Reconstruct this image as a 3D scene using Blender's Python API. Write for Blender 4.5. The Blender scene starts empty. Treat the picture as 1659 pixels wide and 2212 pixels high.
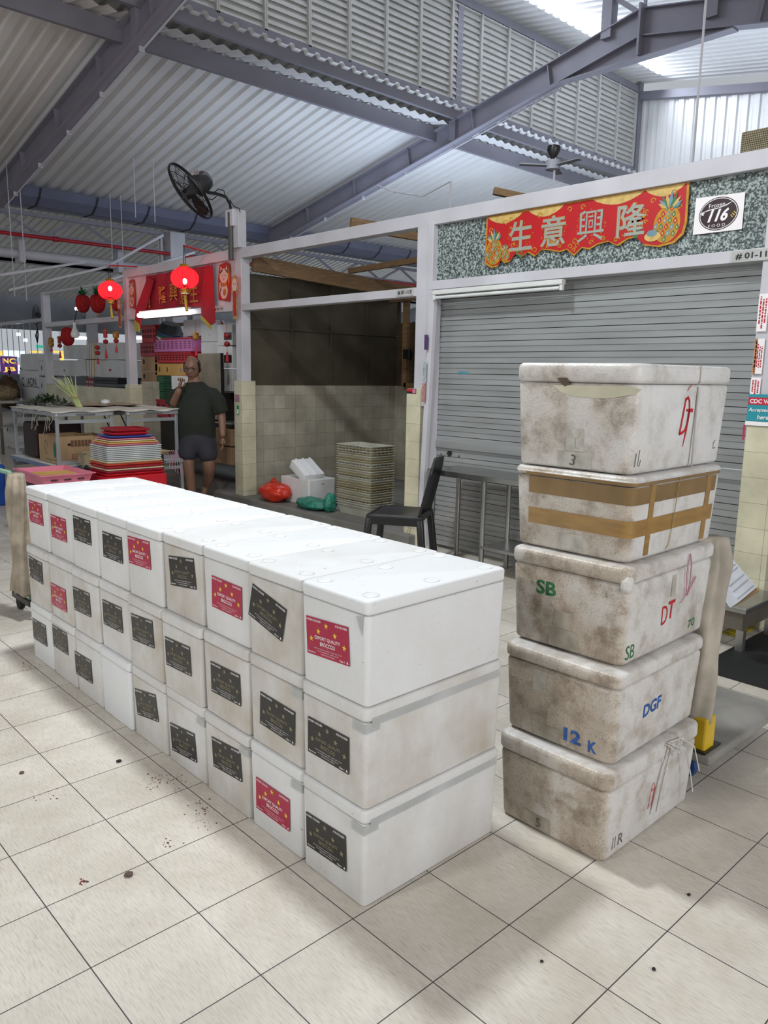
import bpy, bmesh, math, random
from mathutils import Vector, Matrix, noise
random.seed(7)
PI = math.pi
SC = bpy.context.scene
COL = SC.collection

# ------------------------------------------------------------------ camera
CP = Vector((-0.643, -1.716, 1.465)); FPX = 1672.9
YAW, PITCH, ROLL = 0.816, 0.177, 0.018
_f = Vector((math.cos(YAW)*math.cos(PITCH), math.sin(YAW)*math.cos(PITCH), -math.sin(PITCH)))
_r = Vector((math.sin(YAW), -math.cos(YAW), 0)); _u = _r.cross(_f)
CR = math.cos(ROLL)*_r + math.sin(ROLL)*_u
CU = -math.sin(ROLL)*_r + math.cos(ROLL)*_u
cam = bpy.data.cameras.new('camera'); cam.sensor_fit = 'HORIZONTAL'; cam.sensor_width = 36
cam.lens = 36*FPX/1659; cam.clip_end = 200
co = bpy.data.objects.new('camera', cam); COL.objects.link(co)
co.matrix_world = Matrix((( CR.x, CU.x, -_f.x, CP.x), (CR.y, CU.y, -_f.y, CP.y), (CR.z, CU.z, -_f.z, CP.z), (0, 0, 0, 1)))
SC.camera = co

def at(px, py, ax, v):
    """point of the world plane (axis 0=x 1=y 2=z at value v) seen at a photo pixel: used to survey positions"""
    d = CR*((px-829.5)/FPX) - CU*((py-1106)/FPX) + _f
    t = (v-CP[ax])/d[ax]
    return CP + d*t

# ------------------------------------------------------------------ world, lights, exposure
SC.view_settings.view_transform = 'Standard'; SC.view_settings.look = 'None'
SC.view_settings.exposure = 0.0; SC.view_settings.gamma = 1.0
w = bpy.data.worlds.new('world'); SC.world = w; w.use_nodes = True
w.node_tree.nodes['Background'].inputs[0].default_value = (0.86, 0.93, 1.0, 1)
w.node_tree.nodes['Background'].inputs[1].default_value = 0.50

def area(name, loc, target, sx, sy, power, color=(1, 1, 1)):
    l = bpy.data.lights.new(name, 'AREA'); l.shape = 'RECTANGLE'; l.size = sx; l.size_y = sy
    l.energy = power; l.color = color
    o = bpy.data.objects.new(name, l); COL.objects.link(o); o.location = loc
    o.rotation_euler = (Vector(target)-Vector(loc)).to_track_quat('-Z', 'Y').to_euler()
    return o
area('hall_lamp_light', (1.18, 1.5, 4.6), (1.18, 1.5, 0), 0.30, 0.30, 162, (0.90, 0.96, 1.0))
area('aisle_lamp_light', (-5.0, 0.9, 3.5), (0.6, 0.9, 0.5), 0.5, 0.5, 122, (0.98, 0.98, 0.98))
area('front_fill_light', (0.2, -7.5, 3.2), (1.2, -0.5, 0.6), 3.0, 1.2, 260, (0.99, 0.985, 1.0))  # unseen soft fill, added to brighten the faces turned towards the camera
area('daylight_clerestory', (9.0, 6.2, 6.95), (9.0, 2.0, 5.2), 9.0, 0.5, 300, (0.78, 0.86, 1.0))
area('stall_top_uplight', (8.8, 7.0, 3.0), (9.0, 8.2, 6), 5.0, 1.0, 120, (0.66, 0.79, 1.0))
area('ridge_uplight', (11.0, 3.0, 3.6), (11.4, 3.0, 7), 4.0, 3.0, 110, (0.70, 0.82, 1.0))

# ------------------------------------------------------------------ helpers
def tag(o, label=None, cat=None, group=None, kind=None):
    if label: o['label'] = label
    if cat: o['category'] = cat
    if group: o['group'] = group
    if kind: o['kind'] = kind
    return o
def empty(name, loc=(0, 0, 0), rz=0.0, label=None, cat=None, group=None):
    o = bpy.data.objects.new(name, None); COL.objects.link(o)
    o.location = loc; o.rotation_euler = (0, 0, rz); o.empty_display_size = 0.05
    return tag(o, label, cat, group)
def obj(name, bm, mats, parent=None, smooth=False, bevel=0, seg=2, loc=None):
    me = bpy.data.meshes.new(name)
    bm.normal_update(); bm.to_mesh(me); bm.free()
    if not isinstance(mats, (list, tuple)): mats = [mats]
    for m in mats: me.materials.append(m)
    if smooth:
        for p in me.polygons: p.use_smooth = True
        if smooth != 'all':
            me.set_sharp_from_angle(angle=math.radians(40))
    o = bpy.data.objects.new(name, me); COL.objects.link(o)
    if parent: o.parent = parent
    if loc: o.location = loc
    if bevel:
        b = o.modifiers.new('bevel', 'BEVEL'); b.width = bevel; b.segments = seg
        b.limit_method = 'ANGLE'; b.angle_limit = math.radians(40)
        if seg > 2:
            for p in me.polygons: p.use_smooth = True
            me.set_sharp_from_angle(angle=math.radians(170))
    return o
def NB(): return bmesh.new()
def quad(bm, pts, mi=0):
    f = bm.faces.new([bm.verts.new(p) for p in pts]); f.material_index = mi; return f
def bx(bm, x0, x1, y0, y1, z0, z1, mi=0, M=None):
    x0, x1 = min(x0, x1), max(x0, x1); y0, y1 = min(y0, y1), max(y0, y1); z0, z1 = min(z0, z1), max(z0, z1)
    c = [Vector(p) for p in ((x0,y0,z0),(x1,y0,z0),(x1,y1,z0),(x0,y1,z0),(x0,y0,z1),(x1,y0,z1),(x1,y1,z1),(x0,y1,z1))]
    if M: c = [M @ p for p in c]
    v = [bm.verts.new(p) for p in c]
    for f in ((0,3,2,1),(4,5,6,7),(0,1,5,4),(1,2,6,5),(2,3,7,6),(3,0,4,7)):
        g = bm.faces.new([v[i] for i in f]); g.material_index = mi
    return v
def BX(*a, **k):
    bm = NB(); bx(bm, *a, **k); return bm
def frame_of(d):
    d = d.normalized(); a = Vector((0, 0, 1)) if abs(d.z) < 0.95 else Vector((1, 0, 0))
    s = d.cross(a).normalized(); t = s.cross(d).normalized(); return s, t
def tube(bm, pts, r, n=8, mi=0, cap=True, flat=1.0):
    pts = [Vector(p) for p in pts]; rs = r if isinstance(r, (list, tuple)) else [r]*len(pts)
    rings = []; s0 = None
    for i, p in enumerate(pts):
        d = (pts[min(i+1, len(pts)-1)]-pts[max(i-1, 0)])
        if d.length < 1e-9: d = Vector((0, 0, 1))
        d.normalize()
        if s0 is None: s, t = frame_of(d)
        else:
            s = (s0-d*s0.dot(d))
            s = s.normalized() if s.length > 1e-6 else frame_of(d)[0]
            t = s.cross(d).normalized()
        s0 = s
        rings.append([bm.verts.new(p+s*(rs[i]*math.cos(2*PI*k/n))+t*(rs[i]*flat*math.sin(2*PI*k/n))) for k in range(n)])
    for a, b in zip(rings, rings[1:]):
        for k in range(n):
            f = bm.faces.new((a[k], a[(k+1) % n], b[(k+1) % n], b[k])); f.material_index = mi
    if cap:
        for rg, rev in ((rings[0], True), (rings[-1], False)):
            f = bm.faces.new(rg[::-1] if rev else rg); f.material_index = mi
    return rings
def beam(bm, a, b, w, h, mi=0, up=Vector((0, 0, 1))):
    """rectangular bar from a to b, w across, h along up"""
    a, b = Vector(a), Vector(b); d = (b-a).normalized(); s = d.cross(up).normalized(); t = s.cross(d).normalized()
    v = []
    for p in (a, b):
        for i, j in ((-1, -1), (1, -1), (1, 1), (-1, 1)): v.append(bm.verts.new(p+s*(i*w/2)+t*(j*h/2)))
    for f in ((0,3,2,1),(4,5,6,7),(0,1,5,4),(1,2,6,5),(2,3,7,6),(3,0,4,7)):
        g = bm.faces.new([v[i] for i in f]); g.material_index = mi
def lathe(bm, prof, n=20, c=(0, 0, 0), mi=0, M=None):
    rings = []
    for r, z in prof:
        ring = []
        for k in range(n):
            p = Vector((c[0]+r*math.cos(2*PI*k/n), c[1]+r*math.sin(2*PI*k/n), c[2]+z))
            ring.append(bm.verts.new(M @ p if M else p))
        rings.append(ring)
    for a, b in zip(rings, rings[1:]):
        for k in range(n):
            f = bm.faces.new((a[k], a[(k+1) % n], b[(k+1) % n], b[k])); f.material_index = mi
    return rings
def ell(bm, c, rx, ry, rz, n=14, m=10, mi=0, fn=None, M=None):
    grid = []
    for i in range(m+1):
        th = PI*i/m; row = []
        for k in range(n):
            ph = 2*PI*k/n
            p = Vector((math.sin(th)*math.cos(ph), math.sin(th)*math.sin(ph), math.cos(th)))
            q = Vector((p.x*rx, p.y*ry, p.z*rz))
            if fn: q = fn(p, q)
            q = q+Vector(c)
            row.append(bm.verts.new(M @ q if M else q))
            if i in (0, m): break
        grid.append(row)
    for i in range(m):
        a, b = grid[i], grid[i+1]
        for k in range(n):
            k2 = (k+1) % n
            if len(a) == 1: f = bm.faces.new((a[0], b[k], b[k2]))
            elif len(b) == 1: f = bm.faces.new((a[k], b[0], a[k2]))
            else: f = bm.faces.new((a[k], b[k], b[k2], a[k2]))
            f.material_index = mi
def poly(bm, pts2, M, depth=0.0, mi=0):
    """2-D outline mapped by M, given thickness towards -z of M"""
    top = [bm.verts.new(M @ Vector((x, y, 0))) for x, y in pts2]
    f = bm.faces.new(top); f.material_index = mi
    if depth:
        bot = [bm.verts.new(M @ Vector((x, y, -depth))) for x, y in pts2]
        g = bm.faces.new(bot[::-1]); g.material_index = mi
        n = len(top)
        for i in range(n):
            h = bm.faces.new((top[i], bot[i], bot[(i+1) % n], top[(i+1) % n])); h.material_index = mi
    return f
# text and artwork frames: faces the aisle (-x) / faces -y
def MX(x, y, z, rot=0.0): return Matrix.Translation((x, y, z)) @ Matrix(((0, 0, -1, 0), (-1, 0, 0, 0), (0, 1, 0, 0), (0, 0, 0, 1))) @ Matrix.Rotation(rot, 4, 'Z')
def MY(x, y, z, rot=0.0): return Matrix.Translation((x, y, z)) @ Matrix(((1, 0, 0, 0), (0, 0, -1, 0), (0, 1, 0, 0), (0, 0, 0, 1))) @ Matrix.Rotation(rot, 4, 'Z')
_tc = {}
def text(bm, s, M, width=None, height=None, mi=0, bold=0.0, align='C', shear=0.0, res=3):
    key = (s, bold, shear, res)
    if key not in _tc:
        c = bpy.data.curves.new('tmp', 'FONT'); c.body = s; c.size = 1; c.offset = bold; c.shear = shear; c.resolution_u = res
        o = bpy.data.objects.new('tmp', c); COL.objects.link(o)
        dg = bpy.context.evaluated_depsgraph_get(); me = o.evaluated_get(dg).to_mesh()
        vs = [v.co.copy() for v in me.vertices]; fs = [tuple(p.vertices) for p in me.polygons]
        bpy.data.objects.remove(o); bpy.data.curves.remove(c)
        _tc[key] = (vs, fs)
    vs, fs = _tc[key]
    if not vs: return
    x0 = min(v.x for v in vs); x1 = max(v.x for v in vs); y0 = min(v.y for v in vs); y1 = max(v.y for v in vs)
    sx = width/(x1-x0) if width else None; sy = height/(y1-y0) if height else None
    sx = sx or sy; sy = sy or sx
    cx = {'C': (x0+x1)/2, 'L': x0, 'R': x1}[align]; cy = (y0+y1)/2
    nv = [bm.verts.new(M @ Vector(((v.x-cx)*sx, (v.y-cy)*sy, 0))) for v in vs]
    for f in fs:
        try:
            g = bm.faces.new([nv[i] for i in f]); g.material_index = mi
        except ValueError: pass
def print_lines(bm, M, w, h, rows, seed=1, mi=0):
    """rows of tiny unreadable print"""
    q = random.Random(seed)
    for i in range(rows):
        y = h/2-(i+0.5)*h/rows; x = -w/2*q.uniform(0.6, 1.0); xe = w/2*q.uniform(0.6, 1.0)
        while x < xe:
            l = min(q.uniform(0.03, 0.14)*w, xe-x+0.001); t = h/rows*0.28
            f = bm.faces.new([bm.verts.new(M @ Vector(p)) for p in ((x, y-t, 0), (x+l, y-t, 0), (x+l, y+t, 0), (x, y+t, 0))]); f.material_index = mi
            x += l+0.025*w
def star(bm, M, r, mi=0):
    pts = []
    for k in range(10):
        a = PI/2+k*PI/5; q = r if k % 2 == 0 else r*0.4
        pts.append((q*math.cos(a), q*math.sin(a)))
    c = bm.verts.new(M @ Vector((0, 0, 0))); v = [bm.verts.new(M @ Vector((x, y, 0))) for x, y in pts]
    for k in range(10):
        f = bm.faces.new((c, v[k], v[(k+1) % 10])); f.material_index = mi
def disc(bm, M, rx, ry, mi=0, n=28):
    f = bm.faces.new([bm.verts.new(M @ Vector((rx*math.cos(2*PI*k/n), ry*math.sin(2*PI*k/n), 0))) for k in range(n)]); f.material_index = mi
def stroke(bm, M, pts, w, mi=0):
    """flat ribbon along 2-D points"""
    P = [Vector((x, y, 0)) for x, y in pts]
    L = []
    for i, p in enumerate(P):
        d = (P[min(i+1, len(P)-1)]-P[max(i-1, 0)]).normalized(); n = Vector((-d.y, d.x, 0))
        ww = w if not isinstance(w, (list, tuple)) else w[i]
        L.append((bm.verts.new(M @ (p+n*ww/2)), bm.verts.new(M @ (p-n*ww/2))))
    for a, b in zip(L, L[1:]):
        f = bm.faces.new((a[0], a[1], b[1], b[0])); f.material_index = mi
def copy_tree(o, parent=None):
    c = o.copy(); COL.objects.link(c); c.parent = parent
    for ch in [x for x in bpy.data.objects if x.parent == o]: copy_tree(ch, c)
    return c

# ------------------------------------------------------------------ materials
def hexc(h):
    h = h.lstrip('#'); v = [int(h[i:i+2], 16)/255 for i in (0, 2, 4)]
    return tuple((c/12.92 if c <= 0.04045 else ((c+0.055)/1.055)**2.4) for c in v)+(1,)
_mc = {}
def mat(name, color, rough=0.6, metal=0.0, var=0.12, vscale=6.0, bump=0.0, bscale=40.0, spec=0.5, emit=0, coat=0, alpha=1, stretch=None):
    if name in _mc: return _mc[name]
    m = bpy.data.materials.new(name); m.use_nodes = True; nt = m.node_tree; N = nt.nodes; L = nt.links
    b = N['Principled BSDF']; col = hexc(color) if isinstance(color, str) else tuple(color)+(1,)
    b.inputs['Roughness'].default_value = rough; b.inputs['Metallic'].default_value = metal
    b.inputs['Specular IOR Level'].default_value = spec; b.inputs['Coat Weight'].default_value = coat
    b.inputs['Alpha'].default_value = alpha
    tc = N.new('ShaderNodeTexCoord'); mp = N.new('ShaderNodeMapping'); L.new(tc.outputs['Object'], mp.inputs[0])
    if stretch: mp.inputs['Scale'].default_value = stretch
    nz = N.new('ShaderNodeTexNoise'); nz.inputs['Scale'].default_value = vscale; nz.inputs['Detail'].default_value = 5
    L.new(mp.outputs[0], nz.inputs[0])
    mx = N.new('ShaderNodeMixRGB'); mx.blend_type = 'MULTIPLY'; mx.inputs[1].default_value = col
    rp = N.new('ShaderNodeValToRGB'); rp.color_ramp.elements[0].position = 0.3; rp.color_ramp.elements[1].position = 0.7
    g = 1-var*2; rp.color_ramp.elements[0].color = (g, g, g*0.98, 1); rp.color_ramp.elements[1].color = (1, 1, 1, 1)
    L.new(nz.outputs[0], rp.inputs[0]); L.new(rp.outputs[0], mx.inputs[2]); mx.inputs[0].default_value = 1
    L.new(mx.outputs[0], b.inputs['Base Color'])
    if emit:
        L.new(mx.outputs[0], b.inputs['Emission Color']); b.inputs['Emission Strength'].default_value = emit
    if bump:
        n2 = N.new('ShaderNodeTexNoise'); n2.inputs['Scale'].default_value = bscale; n2.inputs['Detail'].default_value = 4
        L.new(mp.outputs[0], n2.inputs[0])
        bp = N.new('ShaderNodeBump'); bp.inputs['Strength'].default_value = 1; bp.inputs['Distance'].default_value = bump
        L.new(n2.outputs[0], bp.inputs['Height']); L.new(bp.outputs[0], b.inputs['Normal'])
    _mc[name] = m; return m
def nodes(name):
    m = bpy.data.materials.new(name); m.use_nodes = True
    return m, m.node_tree.nodes, m.node_tree.links, m.node_tree.nodes['Principled BSDF']
def ramp(N, L, src, stops, interp='LINEAR'):
    r = N.new('ShaderNodeValToRGB'); cr = r.color_ramp; cr.interpolation = interp
    while len(cr.elements) < len(stops): cr.elements.new(0.5)
    for e, (p, c) in zip(cr.elements, stops):
        e.position = p; e.color = (c, c, c, 1) if isinstance(c, (int, float)) else (tuple(c)+(1,))[:4]
    L.new(src, r.inputs[0]); return r.outputs[0]
def mixc(N, L, fac, a, b, mode='MIX'):
    x = N.new('ShaderNodeMixRGB'); x.blend_type = mode
    for i, s in ((0, fac), (1, a), (2, b)):
        if hasattr(s, 'is_linked'): L.new(s, x.inputs[i])
        else: x.inputs[i].default_value = s
    return x.outputs[0]
def math_(N, L, op, a, b=0.0, clamp=False):
    x = N.new('ShaderNodeMath'); x.operation = op; x.use_clamp = clamp
    for i, s in ((0, a), (1, b)):
        if hasattr(s, 'is_linked'): L.new(s, x.inputs[i])
        else: x.inputs[i].default_value = s
    return x.outputs[0]
def noise_(N, L, vec, scale, detail=4, rough=0.5, loc=None, sc=None, rot=None):
    if loc or sc or rot:
        mp = N.new('ShaderNodeMapping'); L.new(vec, mp.inputs[0]); vec = mp.outputs[0]
        if loc: mp.inputs['Location'].default_value = loc
        if sc: mp.inputs['Scale'].default_value = sc
        if rot: mp.inputs['Rotation'].default_value = rot
    n = N.new('ShaderNodeTexNoise'); n.inputs['Scale'].default_value = scale; n.inputs['Detail'].default_value = detail
    n.inputs['Roughness'].default_value = rough; L.new(vec, n.inputs[0]); return n.outputs[0]
def bump_(N, L, h, dist, strength=1.0, prev=None):
    b = N.new('ShaderNodeBump'); b.inputs['Strength'].default_value = strength; b.inputs['Distance'].default_value = dist
    L.new(h, b.inputs['Height'])
    if prev: L.new(prev, b.inputs['Normal'])
    return b.outputs[0]

def floor_material():
    m, N, L, b = nodes('floor_tiles')
    tc = N.new('ShaderNodeTexCoord').outputs['Object']
    br = N.new('ShaderNodeTexBrick'); br.offset = 0; br.squash = 1
    br.inputs['Scale'].default_value = 1; br.inputs['Brick Width'].default_value = 0.3; br.inputs['Row Height'].default_value = 0.3
    br.inputs['Mortar Size'].default_value = 0.0016; br.inputs['Mortar Smooth'].default_value = 0.1; br.inputs['Bias'].default_value = 0
    br.inputs['Color1'].default_value = (1, 1, 1, 1); br.inputs['Color2'].default_value = (0.92, 0.92, 0.915, 1); br.inputs['Mortar'].default_value = (0, 0, 0, 1)
    L.new(tc, br.inputs[0])
    s1 = noise_(N, L, tc, 1.0, 5, 0.6, sc=(240, 26, 1), rot=(0, 0, -0.30))
    st = ramp(N, L, s1, [(0.30, 0.72), (0.45, 0.95), (0.62, 1.06)])
    s2 = noise_(N, L, tc, 5, 4)
    cl = ramp(N, L, s2, [(0.3, (0.56, 0.51, 0.435)), (0.7, (0.66, 0.615, 0.54))])
    c = mixc(N, L, 1, cl, st, 'MULTIPLY'); c = mixc(N, L, 1, c, br.outputs['Color'], 'MULTIPLY')
    d = noise_(N, L, tc, 1.4, 6, 0.65); df = ramp(N, L, d, [(0.45, 0.0), (0.75, 0.35)])
    c = mixc(N, L, df, c, (0.36, 0.31, 0.25, 1))
    c = mixc(N, L, br.outputs['Fac'], c, (0.055, 0.05, 0.055, 1))
    L.new(c, b.inputs['Base Color'])
    rr = ramp(N, L, s2, [(0.3, 0.30), (0.7, 0.48)]); L.new(rr, b.inputs['Roughness'])
    h = math_(N, L, 'MULTIPLY', br.outputs['Fac'], -1.0)
    n1 = bump_(N, L, h, 0.001); L.new(bump_(N, L, s1, 0.0006, 0.6, n1), b.inputs['Normal'])
    return m
def foam_material(name='white_foam', heavy=False):
    """expanded polystyrene: white beads, grime by object colour (r = amount)"""
    m, N, L, b = nodes(name)
    tcn = N.new('ShaderNodeTexCoord'); tc = tcn.outputs['Object']
    oi = N.new('ShaderNodeObjectInfo'); sp = N.new('ShaderNodeSeparateColor'); L.new(oi.outputs['Color'], sp.inputs[0])
    va = N.new('ShaderNodeVectorMath'); va.operation = 'ADD'; L.new(tc, va.inputs[0])
    cmb = N.new('ShaderNodeCombineXYZ'); rm = math_(N, L, 'MULTIPLY', oi.outputs['Random'], 40.0)
    for i in range(3): L.new(rm, cmb.inputs[i])
    L.new(cmb.outputs[0], va.inputs[1]); v = va.outputs[0]
    amt = sp.outputs[0]
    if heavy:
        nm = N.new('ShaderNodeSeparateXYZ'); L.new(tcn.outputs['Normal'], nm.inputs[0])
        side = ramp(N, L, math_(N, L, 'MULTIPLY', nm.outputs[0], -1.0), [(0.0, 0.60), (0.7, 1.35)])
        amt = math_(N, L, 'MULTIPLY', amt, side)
    big = noise_(N, L, v, 5.5 if heavy else 4.0, 6, 0.62)
    strk = noise_(N, L, v, 5.0, 5, 0.6, sc=(1, 1, 0.35))
    fine = noise_(N, L, v, 95, 3, 0.7)
    grime = ramp(N, L, big, [(0.34, 0.0), (0.68, 1.0)])
    g2 = ramp(N, L, strk, [(0.35, 0.0), (0.75, 1.0)])
    g = math_(N, L, 'ADD', math_(N, L, 'MULTIPLY', grime, 0.55), math_(N, L, 'MULTIPLY', g2, 0.45))
    g = math_(N, L, 'MULTIPLY', math_(N, L, 'ADD', g, 0.34 if heavy else 0.14), amt, True)
    white = mixc(N, L, fine, (0.68, 0.69, 0.70, 1), (0.76, 0.765, 0.765, 1))
    c = mixc(N, L, g, white, (0.45, 0.385, 0.31, 1) if heavy else (0.37, 0.30, 0.21, 1))
    if heavy:
        sp2 = ramp(N, L, noise_(N, L, v, 300, 3, 0.8), [(0.55, 0.0), (0.67, 0.75)])
        sf = math_(N, L, 'MULTIPLY', sp2, math_(N, L, 'MULTIPLY', g, 1.3), True); dk = ramp(N, L, noise_(N, L, v, 11, 5, 0.65), [(0.47, 0.0), (0.70, 0.8)]); c = mixc(N, L, math_(N, L, 'MULTIPLY', dk, g), c, (0.175, 0.125, 0.08, 1))
        c = mixc(N, L, sf, c, (0.075, 0.05, 0.032, 1))
        wp = ramp(N, L, noise_(N, L, v, 17, 5, 0.7), [(0.60, 0.0), (0.68, 0.75)])
        c = mixc(N, L, math_(N, L, 'MULTIPLY', wp, 0.35), c, (0.62, 0.60, 0.565, 1))
    else:
        sp2 = ramp(N, L, noise_(N, L, v, 60, 2, 0.5), [(0.73, 0.0), (0.78, 0.7)])
        c = mixc(N, L, math_(N, L, 'MULTIPLY', sp2, 0.8), c, (0.16, 0.13, 0.10, 1))
    L.new(c, b.inputs['Base Color']); b.inputs['Roughness'].default_value = 0.42 if heavy else 0.5
    b.inputs['Subsurface Weight'].default_value = 0.0
    vo = N.new('ShaderNodeTexVoronoi'); vo.inputs['Scale'].default_value = 190; L.new(v, vo.inputs[0])
    n1 = bump_(N, L, vo.outputs['Distance'], 0.0007 if heavy else 0.0003, 0.6)
    n2 = bump_(N, L, noise_(N, L, v, 22, 5, 0.65), 0.0035 if heavy else 0.001, 0.7, n1)
    L.new(n2, b.inputs['Normal'])
    return m
def corrugated_paint():
    m, N, L, b = nodes('roof_sheet_paint')
    tc = N.new('ShaderNodeTexCoord').outputs['Object']
    n = noise_(N, L, tc, 0.6, 5, 0.6, sc=(1, 0.5, 1))
    c = ramp(N, L, n, [(0.3, (0.64, 0.625, 0.60)), (0.7, (0.80, 0.79, 0.775))]); L.new(c, b.inputs['Base Color'])
    b.inputs['Roughness'].default_value = 0.38; b.inputs['Metallic'].default_value = 0.15
    L.new(bump_(N, L, noise_(N, L, tc, 3, 3, 0.5, sc=(2, 0.4, 1)), 0.02, 0.5), b.inputs['Normal'])
    return m
def glazed_tile(name, c1, c2, size=0.15, ax='yz', mort=(0.32, 0.29, 0.22, 1), w=None, loc=None):
    m, N, L, b = nodes(name)
    tc = N.new('ShaderNodeTexCoord').outputs['Object']
    mp = N.new('ShaderNodeMapping'); L.new(tc, mp.inputs[0])
    sp = N.new('ShaderNodeSeparateXYZ'); L.new(tc, sp.inputs[0]); cb = N.new('ShaderNodeCombineXYZ')
    i = {'x': 0, 'y': 1, 'z': 2}
    L.new(sp.outputs[i[ax[0]]], cb.inputs[0]); L.new(sp.outputs[i[ax[1]]], cb.inputs[1])
    br = N.new('ShaderNodeTexBrick'); br.offset = 0
    for k, v in (('Scale', 1), ('Brick Width', w or size), ('Row Height', size), ('Mortar Size', 0.0012), ('Mortar Smooth', 0.2), ('Bias', -0.3)): br.inputs[k].default_value = v
    br.inputs['Color1'].default_value = c1; br.inputs['Color2'].default_value = c2; br.inputs['Mortar'].default_value = mort
    L.new(cb.outputs[0], br.inputs[0])
    d = ramp(N, L, noise_(N, L, tc, 3, 6, 0.6), [(0.35, 0.75), (0.6, 1.0)])
    L.new(mixc(N, L, 1, br.outputs['Color'], d, 'MULTIPLY'), b.inputs['Base Color'])
    b.inputs['Roughness'].default_value = 0.22
    L.new(bump_(N, L, math_(N, L, 'MULTIPLY', br.outputs['Fac'], -1.0), 0.001), b.inputs['Normal'])
    return m
def pebble_dash():
    m, N, L, b = nodes('pebbledash')
    tc = N.new('ShaderNodeTexCoord').outputs['Object']
    n = noise_(N, L, tc, 75, 3, 0.6)
    c = ramp(N, L, n, [(0.40, (0.035, 0.045, 0.042)), (0.50, (0.10, 0.125, 0.12)), (0.56, (0.36, 0.42, 0.40))])
    L.new(c, b.inputs['Base Color']); b.inputs['Roughness'].default_value = 0.55
    L.new(bump_(N, L, n, 0.004), b.inputs['Normal']); return m
def lantern_silk():
    m, N, L, b = nodes('lantern_silk')
    out = [x for x in N if x.type == 'OUTPUT_MATERIAL'][0]
    em = N.new('ShaderNodeEmission'); em.inputs[0].default_value = (1.0, 0.045, 0.07, 1); em.inputs[1].default_value = 0.50
    tr = N.new('ShaderNodeBsdfTransparent'); tr.inputs[0].default_value = (1.0, 0.25, 0.30, 1)
    mx = N.new('ShaderNodeMixShader'); mx.inputs[0].default_value = 0.28
    df = N.new('ShaderNodeBsdfTranslucent'); df.inputs[0].default_value = (0.85, 0.02, 0.03, 1)
    ad = N.new('ShaderNodeAddShader'); L.new(em.outputs[0], ad.inputs[0]); L.new(df.outputs[0], ad.inputs[1])
    L.new(ad.outputs[0], mx.inputs[1]); L.new(tr.outputs[0], mx.inputs[2]); L.new(mx.outputs[0], out.inputs[0])
    return m
def emitter(name, col, s):
    m, N, L, b = nodes(name); b.inputs['Base Color'].default_value = col
    b.inputs['Emission Color'].default_value = col; b.inputs['Emission Strength'].default_value = s; return m
def wood_mat(name, c, sc=(3, 3, 30)):
    return mat(name, c, 0.6, var=0.22, vscale=3, stretch=sc, bump=0.001)

FLOOR = floor_material(); FOAM = foam_material(); DIRTY = foam_material('grimy_foam', True)
SHEET = corrugated_paint(); PEB = pebble_dash(); SILK = lantern_silk()
STEEL = mat('grey_painted_steel', '#c6c4ca', 0.38, 0.0, 0.08, 3, bump=0.0006, bscale=18)
ROOFST = mat('roof_steel', '#8b8894', 0.45, 0.0, 0.10, 2)
ROOFDK = mat('roof_steel_channel', '#7f7c86', 0.45, 0.0, 0.08, 2)
GUT = mat('gutter_paint', '#6f7288', 0.4, 0.0, 0.10, 2)
SHUT = mat('shutter_slats', '#a7a9a8', 0.34, 0.35, 0.14, 2.0, stretch=(1, 0.5, 6))
INOX = mat('stainless_steel', '#a8a7a4', 0.28, 0.85, 0.12, 5)
ALU = mat('aluminium', '#aeb1b5', 0.34, 0.5, 0.10, 5)
BLACKP = mat('black_plastic', '#1c1b1d', 0.36, 0, 0.15, 6)
BLACKR = mat('black_rubber', '#161616', 0.7)
WHITEP = mat('white_plastic', '#d8d9d6', 0.4, 0, 0.06, 4)
CREAM = glazed_tile('cream_tiles', (0.62, 0.58, 0.42, 1), (0.56, 0.53, 0.38, 1), 0.20, 'yz')
CREAMC = glazed_tile('column_tiles', (0.64, 0.60, 0.43, 1), (0.60, 0.56, 0.40, 1), 0.15, 'yz', w=5.0)
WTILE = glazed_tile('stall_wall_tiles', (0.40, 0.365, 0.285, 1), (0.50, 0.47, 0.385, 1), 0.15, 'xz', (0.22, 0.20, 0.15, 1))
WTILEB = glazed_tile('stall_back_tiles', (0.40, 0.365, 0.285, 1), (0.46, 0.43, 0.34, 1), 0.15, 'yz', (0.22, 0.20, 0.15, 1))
WOOD = wood_mat('raw_timber', '#8a6c4a'); DWOOD = wood_mat('dark_timber', '#4c3a28')
CARD = mat('cardboard', '#ad8c69', 0.75, 0, 0.15, 4); CARDY = mat('yellow_carton', '#c69a58', 0.7, 0, 0.10, 4)
RED = mat('red_plastic', '#c01826', 0.35, 0, 0.12, 5); CRIM = mat('crimson_plastic', '#a51f35', 0.35, 0, 0.12, 5)
ORNG = mat('orange_red_plastic', '#c8442e', 0.35, 0, 0.10, 5)
PINK = mat('pink_plastic', '#d7788f', 0.4, 0, 0.1, 5); MAG = mat('magenta_plastic', '#c978b4', 0.4, 0, 0.1, 5)
GREENP = mat('green_plastic', '#0e5a38', 0.4, 0, 0.12, 5); BLUEP = mat('blue_plastic', '#2f4fa0', 0.35, 0, 0.1, 5)
CREAMP = mat('cream_plastic', '#d6cba8', 0.4, 0, 0.1, 5); YELP = mat('yellow_plastic', '#dcb25a', 0.4, 0, 0.1, 5)
CLEARP = mat('milky_plastic', '#cfd2d2', 0.25, 0, 0.08, 5)
INKR = mat('red_ink', '#c8202e', 0.6, var=0.2, vscale=60); INKG = mat('green_ink', '#2f7a45', 0.6, var=0.3, vscale=60)
INKB = mat('blue_ink', '#2f62ad', 0.6, var=0.3, vscale=60); INKK = mat('grey_pencil', '#6b6760', 0.7, var=0.3, vscale=60)
INKP = mat('faded_red_ink', '#cf5b67', 0.6, var=0.3, vscale=60)
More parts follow.
